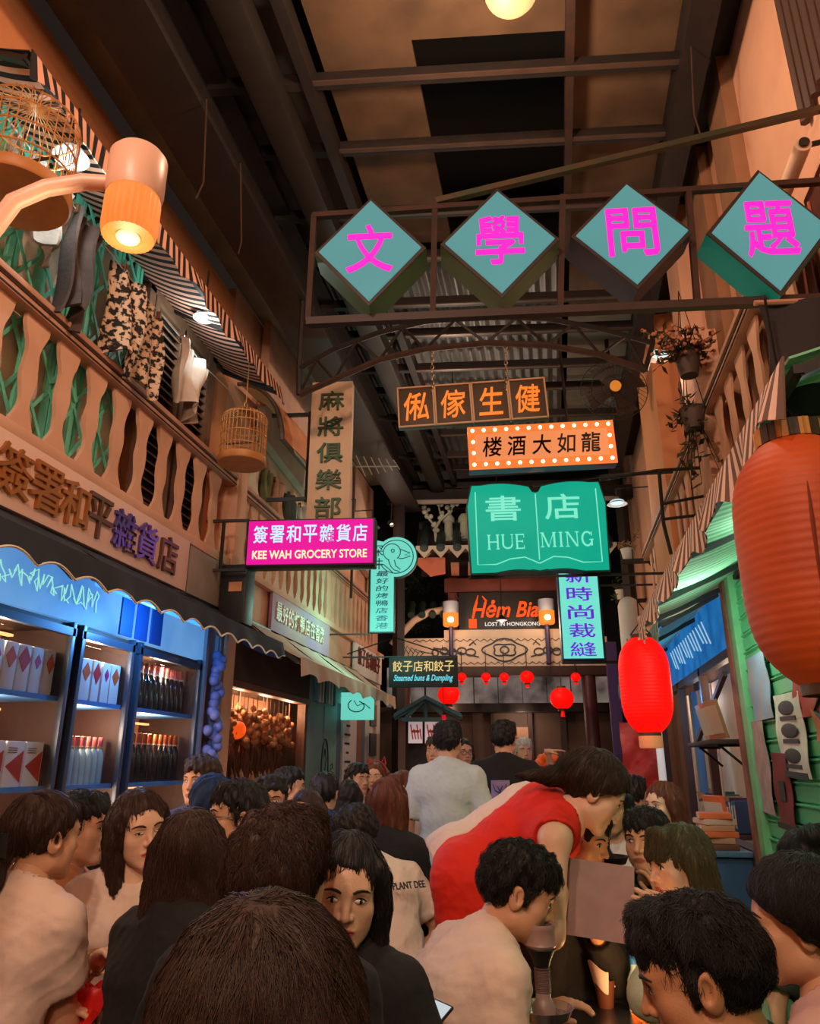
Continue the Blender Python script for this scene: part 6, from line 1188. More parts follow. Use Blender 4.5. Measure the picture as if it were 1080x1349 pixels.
def strands(V, F, c, n, seed, length, wild=.25, rad=.0009, lift=.004, down=1.0):
    """thin tapered hairs that follow the hair's surface"""
    if n <= 0 or len(V) == 0: return np.zeros((0, 3)), np.zeros((0, 4), int)
    r = np.random.RandomState(seed); P = V[r.randint(len(V), size=n)].copy(); k = 7
    crown = np.array([0, -.06, .13]); pts = [P]; ln = length * (.5 + r.rand(n)); dev = r.randn(n, 3) * wild
    off = lift * r.rand(n)
    for i in range(k - 1):
        g = c.grad(P); dirn = (P - crown); dirn /= np.linalg.norm(dirn, axis=1, keepdims=True) + 1e-6
        flow = dirn * .9 + np.array([0, 0, -down]) + dev; flow -= g * (flow * g).sum(1, keepdims=True)
        flow /= np.linalg.norm(flow, axis=1, keepdims=True) + 1e-6
        P = P + flow * (ln / (k - 1))[:, None]; d = c.sample(P); P = P - c.grad(P) * (d - .003 - off * (i + 1) / k)[:, None]; pts.append(P)
    P = np.stack(pts, 1); T = np.gradient(P, axis=1); T /= np.linalg.norm(T, axis=2, keepdims=True) + 1e-9
    up = np.array([.31, .77, .55]); A = np.cross(T, up); A /= np.linalg.norm(A, axis=2, keepdims=True) + 1e-9; B = np.cross(T, A)
    rr = (rad * np.array([.7, 1, 1, .9, .7, .45, .12]))[None, :, None, None] * (.6 + .8 * r.rand(n))[:, None, None, None]
    ang = np.arange(3) * 2 * PI / 3
    R = P[:, :, None, :] + rr * (A[:, :, None, :] * np.cos(ang)[None, None, :, None] + B[:, :, None, :] * np.sin(ang)[None, None, :, None])
    VV = R.reshape(-1, 3); base = (np.arange(n) * k * 3)[:, None, None]; i = (np.arange(k - 1) * 3)[None, :, None]; j = np.arange(3)[None, None, :]; j2 = (j + 1) % 3
    FF = np.stack([base + i + j, base + i + j2, base + i + 3 + j2, base + i + 3 + j], 3).reshape(-1, 4)
    return VV, FF

def ik(a, t, l1, l2, hint):
    a, t = Vector(a), Vector(t); d = t - a; D = d.length
    if D > (l1 + l2) * .995: t = a + d * ((l1 + l2) * .995 / D); d = t - a; D = d.length
    D = max(D, abs(l1 - l2) + .01); x = (l1 * l1 - l2 * l2 + D * D) / (2 * D); h = math.sqrt(max(0, l1 * l1 - x * x)); u = d.normalized(); hv = Vector(hint); hv = hv - u * hv.dot(u)
    hv = hv.normalized() if hv.length > 1e-4 else u.orthogonal(); return a + u * x + hv * h, t

def T_(M): return np.array(M.to_3x3()), np.array(M.translation)
PEOPLE = []
def person(label, head, face=0, pitch=0, roll=0, body=None, lean=8, side=0, pose='sit', fem=False, skin=None, hair=('short', None), hairL=.2, hairT=.012, hairx=(),
           top=('tee', None), sleeve=.55, bottom=None, hands=(None, None), curl=(.5, .5), res=.011, hres=.0045, nstr=700, strlen=.06, glasses=False, faceon=True, name='person',
           sc=1.0, smile=False, hem=.10, low=None, cat='person', group=None, neck=0.0, handrot=(None, None), eyes=True, torso=.50, wild=.25, legs=True, seat=True, strad=.0009, extra_top=None, hips=None):
    skin = skin or SKIN; H = Vector(head); body = face if body is None else body; bottom = bottom or PANTS
    fem = bool(fem); hm = hair[1] or HAIR_BLACK
    Rh = Euler((math.radians(pitch), math.radians(roll), 0)).to_matrix().to_4x4(); Rh = Matrix.Rotation(math.radians(face), 4, 'Z') @ Rh
    Mh = Matrix.Translation(H) @ Rh
    by = math.radians(body); fwd = Vector((-math.sin(by), math.cos(by), 0)); rt = Vector((math.cos(by), math.sin(by), 0)); up = Vector((0, 0, 1))
    la, sa = math.radians(lean), math.radians(side)
    t = (up * math.cos(la) + fwd * math.sin(la)); t = (t * math.cos(sa) + rt * math.sin(sa)).normalized(); tf = (fwd - t * fwd.dot(t)).normalized(); tr = tf.cross(t).normalized()
    sk = Vector(Mh @ Vector((0, -.03, -.085)))                           # base of the skull
    Nb = sk - (t * .6 + up * .4).normalized() * (.075 + neck) - tf * .012
    P = Nb - t * torso * sc
    if hips is not None: P = Vector(hips)
    shw = (.155 if fem else .178) * sc; hw = .088
    SL, SR = Nb - t * .055 - tr * shw, Nb - t * .055 + tr * shw
    hpL, hpR = P - rt * hw, P + rt * hw
    if pose == 'sit':
        kn = []
        for s_, hp in ((-1, hpL), (1, hpR)):
            k_ = hp + fwd * .37 + rt * s_ * .02; k_.z = max(.44, min(P.z, .52)); kn.append(k_)
        an = [Vector((k_.x, k_.y, .085)) + fwd * .04 for k_ in kn]
    else:
        an = [Vector((P.x, P.y, .085)) - rt * .10 - fwd * .03, Vector((P.x, P.y, .085)) + rt * .10 + fwd * .03]; kn = [(hp * .5 + a_ * .5) + fwd * .02 for hp, a_ in zip((hpL, hpR), an)]
    l1, l2 = .275 * sc, .245 * sc; el, wr = [], []
    for i, (sh, s_) in enumerate(((SL, -1), (SR, 1))):
        tgt = hands[i]
        if tgt is None: tgt = (kn[i] * .55 + (hpL if i == 0 else hpR) * .45 + Vector((0, 0, .11))) if pose == 'sit' else sh + Vector((0, 0, -.50)) + rt * s_ * .07 + fwd * .05
        hint = tr * s_ * .8 - tf * .5 - up * .7 if hands[i] is None else tr * s_ * .3 - tf * .25 - up * 1.2; e, w = ik(sh, tgt, l1, l2, hint); el.append(e); wr.append(w)
    ground = Vector((P.x, P.y, 0)); root = thing(name, label, cat, ground, group=group)
    O = np.array(ground); g_ = lambda v: np.array(v) - O
    J = [g_(x) for x in (Nb, P, SL, SR, hpL, hpR, *kn, *an, *el, *wr, sk)]; lo = np.min(J, 0) - .22; hi = np.max(J, 0) + .20; lo[2] = max(lo[2], -.02)
    kf = .93 if fem else 1.0
    def torso_(c, e, k=.07):
        W, C = g_(P + t * .20), g_(P + t * .36 + tf * .01)
        c.cone(g_(P - tr * .075 + t * .02), g_(P + tr * .075 + t * .02), .108 + e, .108 + e, k)
        c.cone(W - np.array(tr) * .06 * kf, W + np.array(tr) * .06 * kf, .094 * kf + e, .094 * kf + e, k)
        c.cone(C - np.array(tr) * .085 * kf, C + np.array(tr) * .085 * kf, .106 * kf + e, .106 * kf + e, k)
        c.cone(g_(P + t * .04), C, .098 * kf + e, .108 * kf + e, .06)
        if fem:
            for s_ in (-1, 1): c.ell(C + np.array(tf) * .085 + np.array(tr) * .07 * s_ + np.array(t) * -.01, (.05 + e, .05 + e, .05 + e), .05)
        for sh in (SL, SR): c.cone(g_(Nb - t * .05), g_(sh), .058 + e, .052 * kf + e, .06); c.cone(g_(Nb + t * .02), g_(Nb * .35 + sh * .65 - t * 0), .046 + e, .04 + e, .05)
    def arms_(c, e, k=.03, frac=2.0, loose=0):
        for i in range(2):
            sh = g_((SL, SR)[i]); E_ = g_(el[i]); w_ = g_(wr[i]); m = .9 if fem else 1.0
            if frac >= 1: c.cone(sh, E_, .050 * m + e, .040 * m + e + loose * .5, k)
            else: c.cone(sh, sh + (E_ - sh) * frac, .050 * m + e, .044 * m + e + loose, k)
            if frac > 1: c.cone(E_, E_ + (w_ - E_) * min(1, frac - 1), .041 * m + e + loose * .4, .027 * m + e + loose * .3, k)
    def legs_(c, e, k=.05):
        for i, hp in enumerate((hpL, hpR)):
            c.cone(g_(hp), g_(kn[i]), .088 + e, .060 + e, k); c.cone(g_(kn[i]), g_(an[i]), .058 + e, .040 + e * 1.3, k)
    # one continuous body: head, neck, trunk, limbs and hands
    c = Clay(lo, hi, res); torso_(c, 0); arms_(c, 0); c.cone(g_(sk), g_(Nb), .050, .056, .04)
    if legs:
        legs_(c, 0)
        for i in range(2): c.cone(g_(an[i] - fwd * .03 - up * .03), g_(an[i] + fwd * .12 - up * .045), .034, .026, .03)
    Vb, Fb = c.skin(); Vb = smooth_np(Vb, Fb, 1)
    hv, hf, lip, front, hc = head_shape(fem, hres); R_, T0 = T_(Mh); vv = [Vb, hv @ R_.T + T0 - O]; ff = [Fb, hf + len(Vb)]; at = [np.zeros(len(Vb)), lip]; n0 = len(Vb) + len(hv)
    for i, s_ in enumerate((-1, 1)):
        V2, F2 = hand_shape(curl[i], s_, .0038 if hres < .005 else .005)
        d = (wr[i] - el[i]).normalized()
        if handrot[i] is not None: d2, pn = Vector(handrot[i][0]).normalized(), Vector(handrot[i][1])
        else: d2 = (d + Vector((0, 0, -.15))).normalized(); pn = Vector((0, 0, -1)) if pose == 'sit' else -rt * s_
        zax = (-pn + d2 * pn.dot(d2)).normalized(); xax = d2.cross(zax); Mr = np.array(Matrix((xax, d2, zax)).transposed())
        vv.append(V2 @ Mr.T + g_(wr[i])); ff.append(F2 + n0); at.append(np.zeros(len(V2))); n0 += len(V2)
    np_mesh('body', np.concatenate(vv), np.concatenate(ff), skin, root, attrs={'lip': np.concatenate(at)})
    # clothes
    seed = len(PEOPLE) * 13 + 5; kind, tm = top; e = {'tee': .016, 'tank': .012, 'dress': .014, 'jacket': .024, 'shirt': .02}[kind]
    if tm is not None:
        c = Clay(lo - .03, hi + .03, res); torso_(c, e, .06)
        if kind == 'dress':
            for hp, k_ in zip((hpL, hpR), kn): c.cone(g_(hp), g_(hp * .45 + k_ * .55), .10 + e, .095 + e, .06)
            c.half(g_(P - up * .30), -np.array(up))
        else:
            c.cone(g_(P - tr * .07 - t * (hem - .05)), g_(P + tr * .07 - t * (hem - .05)), .124 + e, .124 + e, .06); c.half(g_(P - t * hem), -np.array(t))
        if sleeve > 0: arms_(c, e, .03, sleeve, .012 if kind != 'jacket' else .006)
        fr = sleeve
        for i in range(2):
            sh, E_, w_ = g_((SL, SR)[i]), g_(el[i]), g_(wr[i])
            if sleeve <= 0: d = (E_ - sh) / np.linalg.norm(E_ - sh); c.ell(sh + d * .045 - (.02 * np.array(tr) * (1 if i else -1) * 0), (.100, .100, .100), .008, 'sub'); continue
            a, b, q = (sh, E_, sleeve) if sleeve < 1 else (E_, w_, min(1.0, sleeve - 1))
            d = (b - a) / np.linalg.norm(b - a); p = a + (b - a) * q; c.ell(p + d * .068, (.07, .07, .07), .004, 'sub')
        r_ = .074 if kind != 'tank' else .085; c.ell(g_(Nb + t * .05 + tf * .03), (r_, r_, r_), .006, 'sub')
        if kind == 'tank': c.ell(g_(Nb + t * .03 + tf * .07), (.085, .085, .085), .006, 'sub')
        V, F = c.skin()
        if len(V): V = fold(smooth_np(V, F, 1), F, .0034 if kind != 'tank' else .003, seed, 1.5); np_mesh({'tee': 't_shirt', 'tank': 'tank_top', 'dress': 'dress', 'jacket': 'jacket', 'shirt': 'shirt'}[kind], V, F, tm, root)
    if legs:
        c = Clay(lo - .03, hi + .03, max(res, .011)); legs_(c, .024); c.cone(g_(P - tr * .072 + t * .02), g_(P + tr * .072 + t * .02), .114, .114, .05); c.half(g_(P + t * .08), np.array(t)); c.half((0, 0, .07), (0, 0, -1))
        V, F = c.skin(); V = fold(smooth_np(V, F, 1), F, .004, seed + 1); np_mesh('trousers', V, F, bottom, root)
        for i in range(2):
            a = an[i] - ground; mb = MB(); mb.tube([a + Vector((0, 0, .04)) - fwd * .06, a - fwd * .06 + Vector((0, 0, -.03)), a - Vector((0, 0, .035)), a + fwd * .08 - Vector((0, 0, .045)), a + fwd * .165 - Vector((0, 0, .055))], [.040, .047, .047, .042, .026], 10)
            mb.build('shoe', SHOE, root)
    # hair
    if hair[0]:
        V, F, c = hair_shape(hair[0], max(hres * 1.1, .005), hairL, hairT, seed, hairx)
        SV, SF = strands(V, F, c, nstr, seed, strlen, wild if hair[0] not in ('short', 'fade') else max(wild, .6), strad, .012 if hair[0] in ('short', 'fade', 'fluffy') else .006)
        V2 = np.concatenate([V, SV]); F2 = np.concatenate([F, SF + len(V)]) if len(SF) else F
        np_mesh('hair', V2 @ R_.T + T0 - O, F2, hm, root)
    if faceon:
        Ml = Matrix.Translation(Vector(-O)) @ Mh
        for s_ in (-1, 1):
            x, z = s_ * .0325, .003; y = front(x, z); mb = MB(); squint = .6 if smile else 1.0
            mb.ball((x, y - .0022, z), (.0145, .0058, .0062 * squint), 14, 8, (0, s_ * .10, -s_ * .30)); mb.cur = 1; mb.ball((x + .0005 * s_, y + .0012, z), (.0058, .0030, .0056 * squint), 12, 6); mb.cur = 0
            mb.v = [Ml @ Vector(p) for p in mb.v]; mb.build('eye', [EYE_W, EYE_I], root)
            if hres < .005:
                mb = MB(); mb.tube([(s_ * xx, front(s_ * xx, zz) + .0022, zz) for xx, zz in ((.018, .004), (.025, .0095 * squint), (.033, .0115 * squint), (.041, .009 * squint), (.048, .004))], [.0008, .0016, .0019, .0018, .0009], 6)
                mb.v = [Ml @ Vector(p) for p in mb.v]; mb.build('eyelash', LASH, root)
            mb = MB(); mb.tube([(s_ * xx, front(s_ * xx, zz) + .0008, zz) for xx, zz in ((.014, .022), (.024, .027), (.036, .0285), (.047, .0265), (.055, .021))], [.0026, .0036, .0034, .0027, .0012], 6)
            mb.v = [Ml @ Vector(p) for p in mb.v]; mb.build('eyebrow', hm if hm is not HAIR_GREY else LASH, root)
    if glasses:
        Ml = Matrix.Translation(Vector(-O)) @ Mh; mb = MB()
        for s_ in (-1, 1):
            mb.tube([(s_ * .034 + .025 * math.cos(a), .101 - .006 * abs(math.cos(a)) * (1 if math.cos(a) * s_ > 0 else 0), .000 + .018 * math.sin(a)) for a in np.linspace(0, 2 * PI, 17)[:-1]], .0022, 6, closed=True)
            mb.tube([(s_ * .059, .095, .004), (s_ * .078, .06, .006), (s_ * .084, -.01, .004), (s_ * .084, -.03, -.012)], .0022, 6)
        mb.tube([(-.010, .103, .003), (0, .106, .006), (.010, .103, .003)], .002, 6); mb.v = [Ml @ Vector(p) for p in mb.v]; mb.build('glasses', mat('glasses_black', (18, 18, 20), .3), root)
    if pose == 'sit' and seat: SEATS.append((P.x - fwd.x * .0, P.y - fwd.y * .0, P.z - .125, body))
    info = dict(root=root, Mh=Mh, P=P, Nb=Nb, wr=wr, el=el, fwd=fwd, rt=rt, t=t, tf=tf, tr=tr, kn=kn, O=ground); PEOPLE.append(info); return info
SEATS = []
# ---------------------------------------------------------------- the crowd
TEE_W = mat('tee_white', (226, 208, 194), .9, noise=.12, nscale=6, bump=.25, bscale=30); TEE_P = mat('tee_rose_white', (232, 204, 186), .9, noise=.12, nscale=6, bump=.25, bscale=30); TEE_G = mat('tee_pale_grey', (196, 204, 200), .9, noise=.15, bump=.25, bscale=30)
TOP_K = mat('top_black', (24, 22, 24), .9, bump=.25, bscale=40); TEE_O = mat('tee_apricot', (214, 140, 92), .9, noise=.2); RED = mat('dress_red', (226, 40, 16), .8, noise=.2, nscale=8, rgb2=(190, 26, 10), bump=.4, bscale=22)
JK_M = mat('jacket_mint', (196, 206, 176), .8, noise=.2, bump=.3); TOP_B = mat('shirt_blue_print', (50, 74, 130), .85, noise=.9, nscale=26, rgb2=(20, 28, 50)); TOP_N = mat('jacket_navy', (34, 50, 84), .85, noise=.3); TOP_BE = mat('top_beige', (196, 164, 140), .9); TOP_OL = mat('top_olive', (52, 58, 42), .9, noise=.3, bump=.4); TOP_RO = mat('top_dusty_pink', (206, 160, 146), .9, bump=.4)
JEAN_G = mat('jeans_green', (56, 78, 62), .85, noise=.4, nscale=60, rgb2=(40, 58, 46)); HAT_B = mat('hat_blue', (26, 52, 92), .85, noise=.3)
NEAR = dict(res=.009, hres=.0034); MID = dict(res=.010, hres=.0042); FAR = dict(res=.012, hres=.0055, nstr=120)
A = atD
def P_(label, head, q={}, **k): return person(label, head, **{**q, **k})
girl = P_('girl with a ponytail tied by a black ribbon, white tee, at the left edge', A(58, 1104, 2.25), face=-24, body=-6, lean=10, fem=True, skin=SKIN, hair=('pony', HAIR_BROWN), hairL=.10, top=('tee', TEE_P), smile=True, nstr=1500, q=NEAR, bottom=DENIM, hands=(A(60, 1330, 2.1), A(105, 1320, 2.3)))
mb = MB(); Mh = Matrix.Translation(-girl['O']) @ girl['Mh']; mb.tube([(.03 * math.cos(a), -.138, -.012 + .03 * math.sin(a)) for a in np.linspace(0, 2 * PI, 17)[:-1]], .008, 6, closed=True)
for s_ in (-1, 1): mb.sheet(lambda a, b: (s_ * (.01 + .06 * a), -.145 - .02 * math.sin(a * 3), -.005 + (b - .5) * (.02 + .05 * a)), 6, 4, .006)
mb.v = [Mh @ Vector(p) for p in mb.v]; mb.build('hair_ribbon', BLACK, girl['root'])
P_('person in an apricot tee seated beyond the ponytail girl, profile turned right', A(106, 1092, 2.75), face=-80, body=-70, lean=5, hair=('short', HAIR_BLACK), top=('tee', TEE_O), hands=(None, A(128, 1222, 2.6)), smile=True, nstr=600, q=MID, bottom=DENIM)
w = P_('smiling woman with long wavy brown hair and a wristwatch facing the viewer, by the cabinets', A(184, 1093, 2.6), face=-130, pitch=-4, roll=8, body=-150, lean=4, fem=True, skin=SKIN_LIGHT, hair=('longfront', HAIR_BROWN), hairL=.30, top=('tee', TEE_P), smile=True, nstr=2200, strlen=.12, q=NEAR, hands=(A(232, 1250, 2.2), A(132, 1262, 2.25)), curl=(.4, .35), bottom=DENIM)
mb = MB(); e_, w_ = w['el'][1] - w['O'], w['wr'][1] - w['O']; d = (w_ - e_).normalized(); c = w_ - d * .03; n_ = d.orthogonal().normalized(); mb.tube([c + (n_ * math.cos(a) + d.cross(n_) * math.sin(a)) * .034 for a in np.linspace(0, 2 * PI, 17)[:-1]], .006, 6, closed=True); tod = (Vector((0, 0, CAM_H)) - w['wr'][1]).normalized(); tod = (tod - d * tod.dot(d)).normalized(); mb.lathe([(.018, 0), (.018, .008), (.0, .009)], c + tod * .032, 18, tod); mb.build('wristwatch', mat('watch_gold', (206, 170, 130), .3, .7), w['root'])
P_('woman seen from behind with straight brown hair and a black ruffled top, hand raised', A(250, 1130, 2.2), face=12, body=-25, lean=8, fem=True, hair=('long', HAIR_BROWN), hairL=.20, hairT=.014, top=('jacket', TOP_K), nstr=4500, strlen=.14, q=NEAR, hands=(A(210, 1178, 2.25), None), curl=(.15, .5), handrot=(((-.1, .1, 1), (.6, .8, 0)), None), faceon=False)
P_('man with black framed glasses in profile, looking left over the table', A(311, 1076, 2.85), face=122, body=70, lean=4, hair=('short', HAIR_BLACK), glasses=True, top=('tee', TOP_K), nstr=900, q=MID)
P_('man with a swept quiff facing the viewer in blue light by the garland', A(264, 1030, 4.1), face=168, hair=('fade', HAIR_DARK), hairT=.022, top=('tee', TOP_N), nstr=300, q=MID)
p = P_('person from behind in a blue bucket hat, before the man with the quiff', A(277, 1062, 3.5), face=8, hair=('short', HAT_B), hairT=.024, top=('jacket', TOP_N), sleeve=1.9, nstr=0, faceon=False, q=FAR)
P_('man with a violet lit forehead seated beyond the fluffy brown head', A(357, 1056, 3.9), face=-165, hair=('fade', HAIR_BLACK), top=('tee', TEE_W), q=FAR)
P_('dark haired man in profile before the hanging dried goods', A(381, 1038, 4.9), face=-70, hair=('short', HAIR_BLACK), top=('tee', TEE_W), q=FAR)
P_('person from behind with large fluffy brown hair and a black top, left of centre', A(374, 1152, 1.66), face=-14, body=-10, lean=14, hair=('fluffy', HAIR_BROWN), hairT=.022, top=('jacket', TOP_K), sleeve=1.9, nstr=12000, strlen=.055, wild=.5, strad=.0008, faceon=False, q=NEAR)
P_('young woman looking down between the fluffy brown head and the boy with the printed sleeve', A(456, 1174, 1.85), face=196, pitch=-8, roll=-4, body=150, lean=12, fem=True, skin=SKIN_LIGHT, hair=('longfront', HAIR_BLACK), hairL=.26, top=('tee', TOP_K), nstr=2500, strlen=.12, res=.009, hres=.0028)
P_('nearest head of all, long dark brown hair seen from behind at the bottom edge', A(350, 1378, .80), face=-6, body=-4, lean=4, fem=True, hair=('long', HAIR_DARK), hairL=.24, hairT=.026, top=('jacket', TOP_K), sleeve=1.9, nstr=30000, strlen=.15, wild=.32, strad=.00055, faceon=False, q=NEAR)
boy = P_('boy in a white tee with a printed sleeve bending over, beside the woman looking down', A(466, 1102, 3.35), face=62, pitch=-28, body=40, lean=32, hair=('short', HAIR_BLACK), top=('tee', TEE_W), nstr=600, q=MID)
b_ = boy['P'] + boy['t'] * .30 - boy['tf'] * .155 - boy['O']; lettering('PLANT DEE', .15, .028, BLK, boy['root'], b_ + boy['tr'] * .07 + Vector((0, 0, .05)), .004, .01, 0, M=Matrix((boy['tr'], boy['tf'], boy['t'])).transposed(), name='print')
P_('woman from behind with long hair fading to copper ends and a black top', A(511, 1060, 3.9), face=-8, fem=True, hair=('long', HAIR_AUBURN), hairL=.26, top=('jacket', TOP_K), sleeve=1.9, nstr=1500, strlen=.14, faceon=False, q=MID)
cm = P_('woman with short copper hair and a beige top holding up a black camera', A(529, 1040, 5.6), face=150, pitch=-8, fem=True, skin=SKIN_LIGHT, hair=('bangs', HAIR_AUBURN), hairL=.08, top=('tee', TOP_BE), hands=(A(545, 1062, 5.35), A(535, 1062, 5.3)), sleeve=1.5, q=FAR)
P_('person from behind in a blue printed shirt with short black hair', A(427, 1046, 4.7), face=8, hair=('short', HAIR_BLACK), top=('shirt', TOP_B), faceon=False, q=FAR)
P_('dark long haired woman from behind beside the blue printed shirt', A(458, 1052, 5.5), face=20, fem=True, hair=('long', HAIR_BLACK), hairL=.2, top=('tank', TOP_K), sleeve=0, faceon=False, q=FAR)
P_('smiling person with black hair in profile before the menu board', A(471, 1027, 6.2), face=-125, hair=('short', HAIR_BLACK), smile=True, top=('tee', TEE_W), q=FAR)
hb = P_('fair woman with a red headband facing the viewer far down the left', A(496, 1024, 6.6), face=172, fem=True, skin=SKIN_LIGHT, hair=('longfront', HAIR_AUBURN), hairL=.18, top=('tee', TOP_BE), q=FAR)
mb = MB(); Mh = Matrix.Translation(-hb['O']) @ hb['Mh']; mb.tube([(.098 * math.cos(a), .01, .03 + .105 * math.sin(a)) for a in np.linspace(0, PI, 15)], .009, 6); mb.tube([(.05, .01, .12), (.075, .01, .17), (.09, .01, .11)], .008, 5); mb.tube([(-.05, .01, .12), (-.075, .01, .17), (-.09, .01, .11)], .008, 5); mb.v = [Mh @ Vector(p) for p in mb.v]; mb.build('headband', mat('headband_red', (170, 40, 40), .6), hb['root'])
P_('woman with a parted fringe, only her forehead showing behind the fluffy brown head', A(402, 1075, 4.0), face=175, fem=True, hair=('longfront', HAIR_BROWN), hairL=.2, top=('tee', TEE_G), q=FAR)
P_('tall man standing with his back turned in a pale tee and black trousers', A(590, 978, 4.85), face=-6, body=-8, lean=2, pose='stand', hair=('fade', HAIR_BLACK), hairT=.018, top=('tee', TEE_G), sleeve=.8, nstr=700, hem=.14, res=.009, hres=.0042, faceon=False)
mk = P_('man standing with his back turned in a black tee with a violet tree print', A(664, 974, 5.3), face=-10, body=-6, lean=2, pose='stand', hair=('short', HAIR_BLACK), top=('tee', TOP_K), sleeve=.8, nstr=500, hem=.12, faceon=False, q=MID)
q = mk['P'] + mk['t'] * .30 - mk['tf'] * .15 - mk['O']; Mr = Matrix((mk['tr'], mk['tf'], mk['t'])).transposed(); mb = MB(); mb.box(q, (.125, .02, .17), Mr); pr_ = mb.build('back_print', mat('print_violet', (150, 130, 176), .7, noise=.4, nscale=10), mk['root'])
mb = MB(); F2 = lambda x, z: q + Mr @ Vector((x, -.014, z)); mb.tube([F2(.01, -.08), F2(.012, -.03), F2(0, .01), F2(-.02, .05)], [.008, .006, .004, .002], 5); mb.tube([F2(.01, -.02), F2(.035, .03), F2(.04, .06)], [.005, .003, .002], 5); mb.tube([F2(.005, .0), F2(-.035, .02), F2(-.05, .06)], [.004, .003, .002], 5); mb.tube([F2(.0, .02), F2(.015, .05)], .003, 5); mb.build('tree_figure', mat('print_ink', (44, 26, 66), .7), pr_)
P_('person half hidden behind the tall man in the pale tee, face to the viewer', A(574, 990, 6.6), face=170, pose='stand', hair=('short', HAIR_DARK), top=('tee', TOP_K), q=FAR)
P_('woman with glasses and long dark hair facing right before the gate', A(610, 992, 6.9), face=-150, pose='stand', fem=True, hair=('longfront', HAIR_BLACK), glasses=True, top=('tee', TOP_K), sc=.96, q=FAR)
P_('grey haired man in a black tee pointing to the right before the end wall', A(690, 990, 7.4), face=-165, pose='stand', hair=('short', HAIR_GREY), top=('tee', TOP_K), hands=(A(722, 990, 7.1), None), handrot=(((1, 0, .1), (0, 0, -1)), None), curl=(.2, .5), q=FAR)
# the woman in red bending over the table
rw = P_('woman in a sleeveless red dress bending far forward to the right over the table', A(783, 1044, 2.62), face=-84, pitch=-34, body=-82, lean=54, pose='stand', fem=True, skin=SKIN_LIGHT, hair=('up', HAIR_DARK), hairT=.02, top=('dress', RED), sleeve=0, hands=(A(752, 1180, 2.72), A(742, 1160, 2.5)), nstr=2500, res=.008, hres=.0034, hips=A(612, 1158, 2.7), strlen=.1, hairx=(((0, -.09, .0), (.0, -.16, -.04), .034, .026), ((.0, -.16, -.04), (.01, -.25, -.10), .022, .005), ((-.068, .03, -.02), (-.06, .06, -.14), .016, .008)))
P_('person in a loose white shirt bending behind the woman in red', A(744, 1072, 3.45), face=-80, pitch=-20, body=-80, lean=58, pose='stand', hair=('short', HAIR_BLACK), top=('shirt', TEE_P), hips=A(606, 1130, 3.4), sleeve=.7, q=MID)
P_('boy in a white tee leaning right over the table before the woman in red', A(684, 1176, 2.15), face=-82, pitch=-22, roll=0, body=-62, lean=38, skin=SKIN, hair=('short', HAIR_BLACK), hairT=.016, top=('tee', TEE_P), sleeve=.75, nstr=3000, res=.009, hres=.003, hands=(A(712, 1330, 2.25), A(640, 1345, 2.0)))
P_('person in black with green jeans holding a phone, behind the boy leaning over the table', A(768, 1104, 2.85), face=-120, pitch=-16, body=-160, lean=10, hair=('short', HAIR_BLACK), top=('jacket', TOP_K), sleeve=1.8, hands=(A(783, 1226, 2.6), A(742, 1200, 2.7)), bottom=JEAN_G, q=MID)
P_('man with a black fringe and a hand at his mouth, looking left past the menu', A(852, 1108, 3.15), face=150, body=120, lean=10, hair=('short', HAIR_BLACK), hairT=.014, top=('tee', TOP_K), nstr=1500, hands=(A(848, 1196, 2.9), A(874, 1186, 3.0)), curl=(.7, .8), handrot=(None, ((-.3, 0, 1), (-.8, .6, 0))), q=MID)
P_('girl with a straight fringe and ash bob in a pale jacket, facing left', A(894, 1140, 2.55), face=112, pitch=-4, body=85, lean=10, fem=True, skin=SKIN_LIGHT, hair=('bangs', HAIR_ASH), hairL=.11, hairT=.009, top=('jacket', JK_M), sleeve=1.85, nstr=2600, strlen=.11, res=.009, hres=.003, hands=(A(884, 1206, 2.36), None), curl=(.55, .5), handrot=(((-.9, .1, .3), (-.1, .9, -.2)), None))
P_('man with cropped sides lit orange, head bowed at the bottom right', A(920, 1288, 1.32), face=84, pitch=-15, body=55, lean=22, skin=SKIN_TAN, hair=('fade', HAIR_BLACK), hairT=.010, top=('tee', TOP_OL), nstr=9000, strlen=.05, wild=.5, strad=.0007, res=.008, hres=.0026)
P_('woman with dark swept up hair at the right edge, profile turned left', A(1054, 1218, 1.68), face=76, pitch=-4, body=60, lean=6, fem=True, skin=SKIN, hair=('up', HAIR_BLACK), hairT=.024, top=('shirt', TOP_RO), sleeve=.8, nstr=6000, strlen=.10, wild=.45, strad=.0008, res=.009, hres=.003)
P_('person with dark hair in a bun before the green shutter', A(1060, 1144, 2.8), face=20, fem=True, hair=('bun', HAIR_BLACK), top=('tee', TOP_OL), nstr=1200, faceon=False, q=MID)
P_('woman with auburn hair seated beside the bookshop counter', A(874, 1062, 4.3), face=125, fem=True, skin=SKIN_LIGHT, hair=('long', HAIR_AUBURN), hairL=.2, top=('tee', TOP_K), nstr=900, strlen=.12, q=MID)
P_('person with short hair and a pale top from behind, before the red rung board', A(836, 1047, 5.3), face=-20, hair=('short', HAIR_BLACK), top=('tee', TEE_W), faceon=False, q=FAR)
P_('woman in a white shirt lit blue, facing the viewer behind the standing hookah', A(806, 1064, 3.8), face=165, pitch=-6, fem=True, hair=('longfront', HAIR_BLACK), hairL=.2, top=('shirt', TEE_W), sleeve=.9, nstr=600, q=MID)
P_('person in a white tee cut off by the bottom left corner', A(-125, 1075, 1.18), face=-40, body=-10, lean=12, hair=('short', HAIR_BLACK), top=('tee', TEE_W), sleeve=.7, nstr=200, faceon=False, q=FAR)
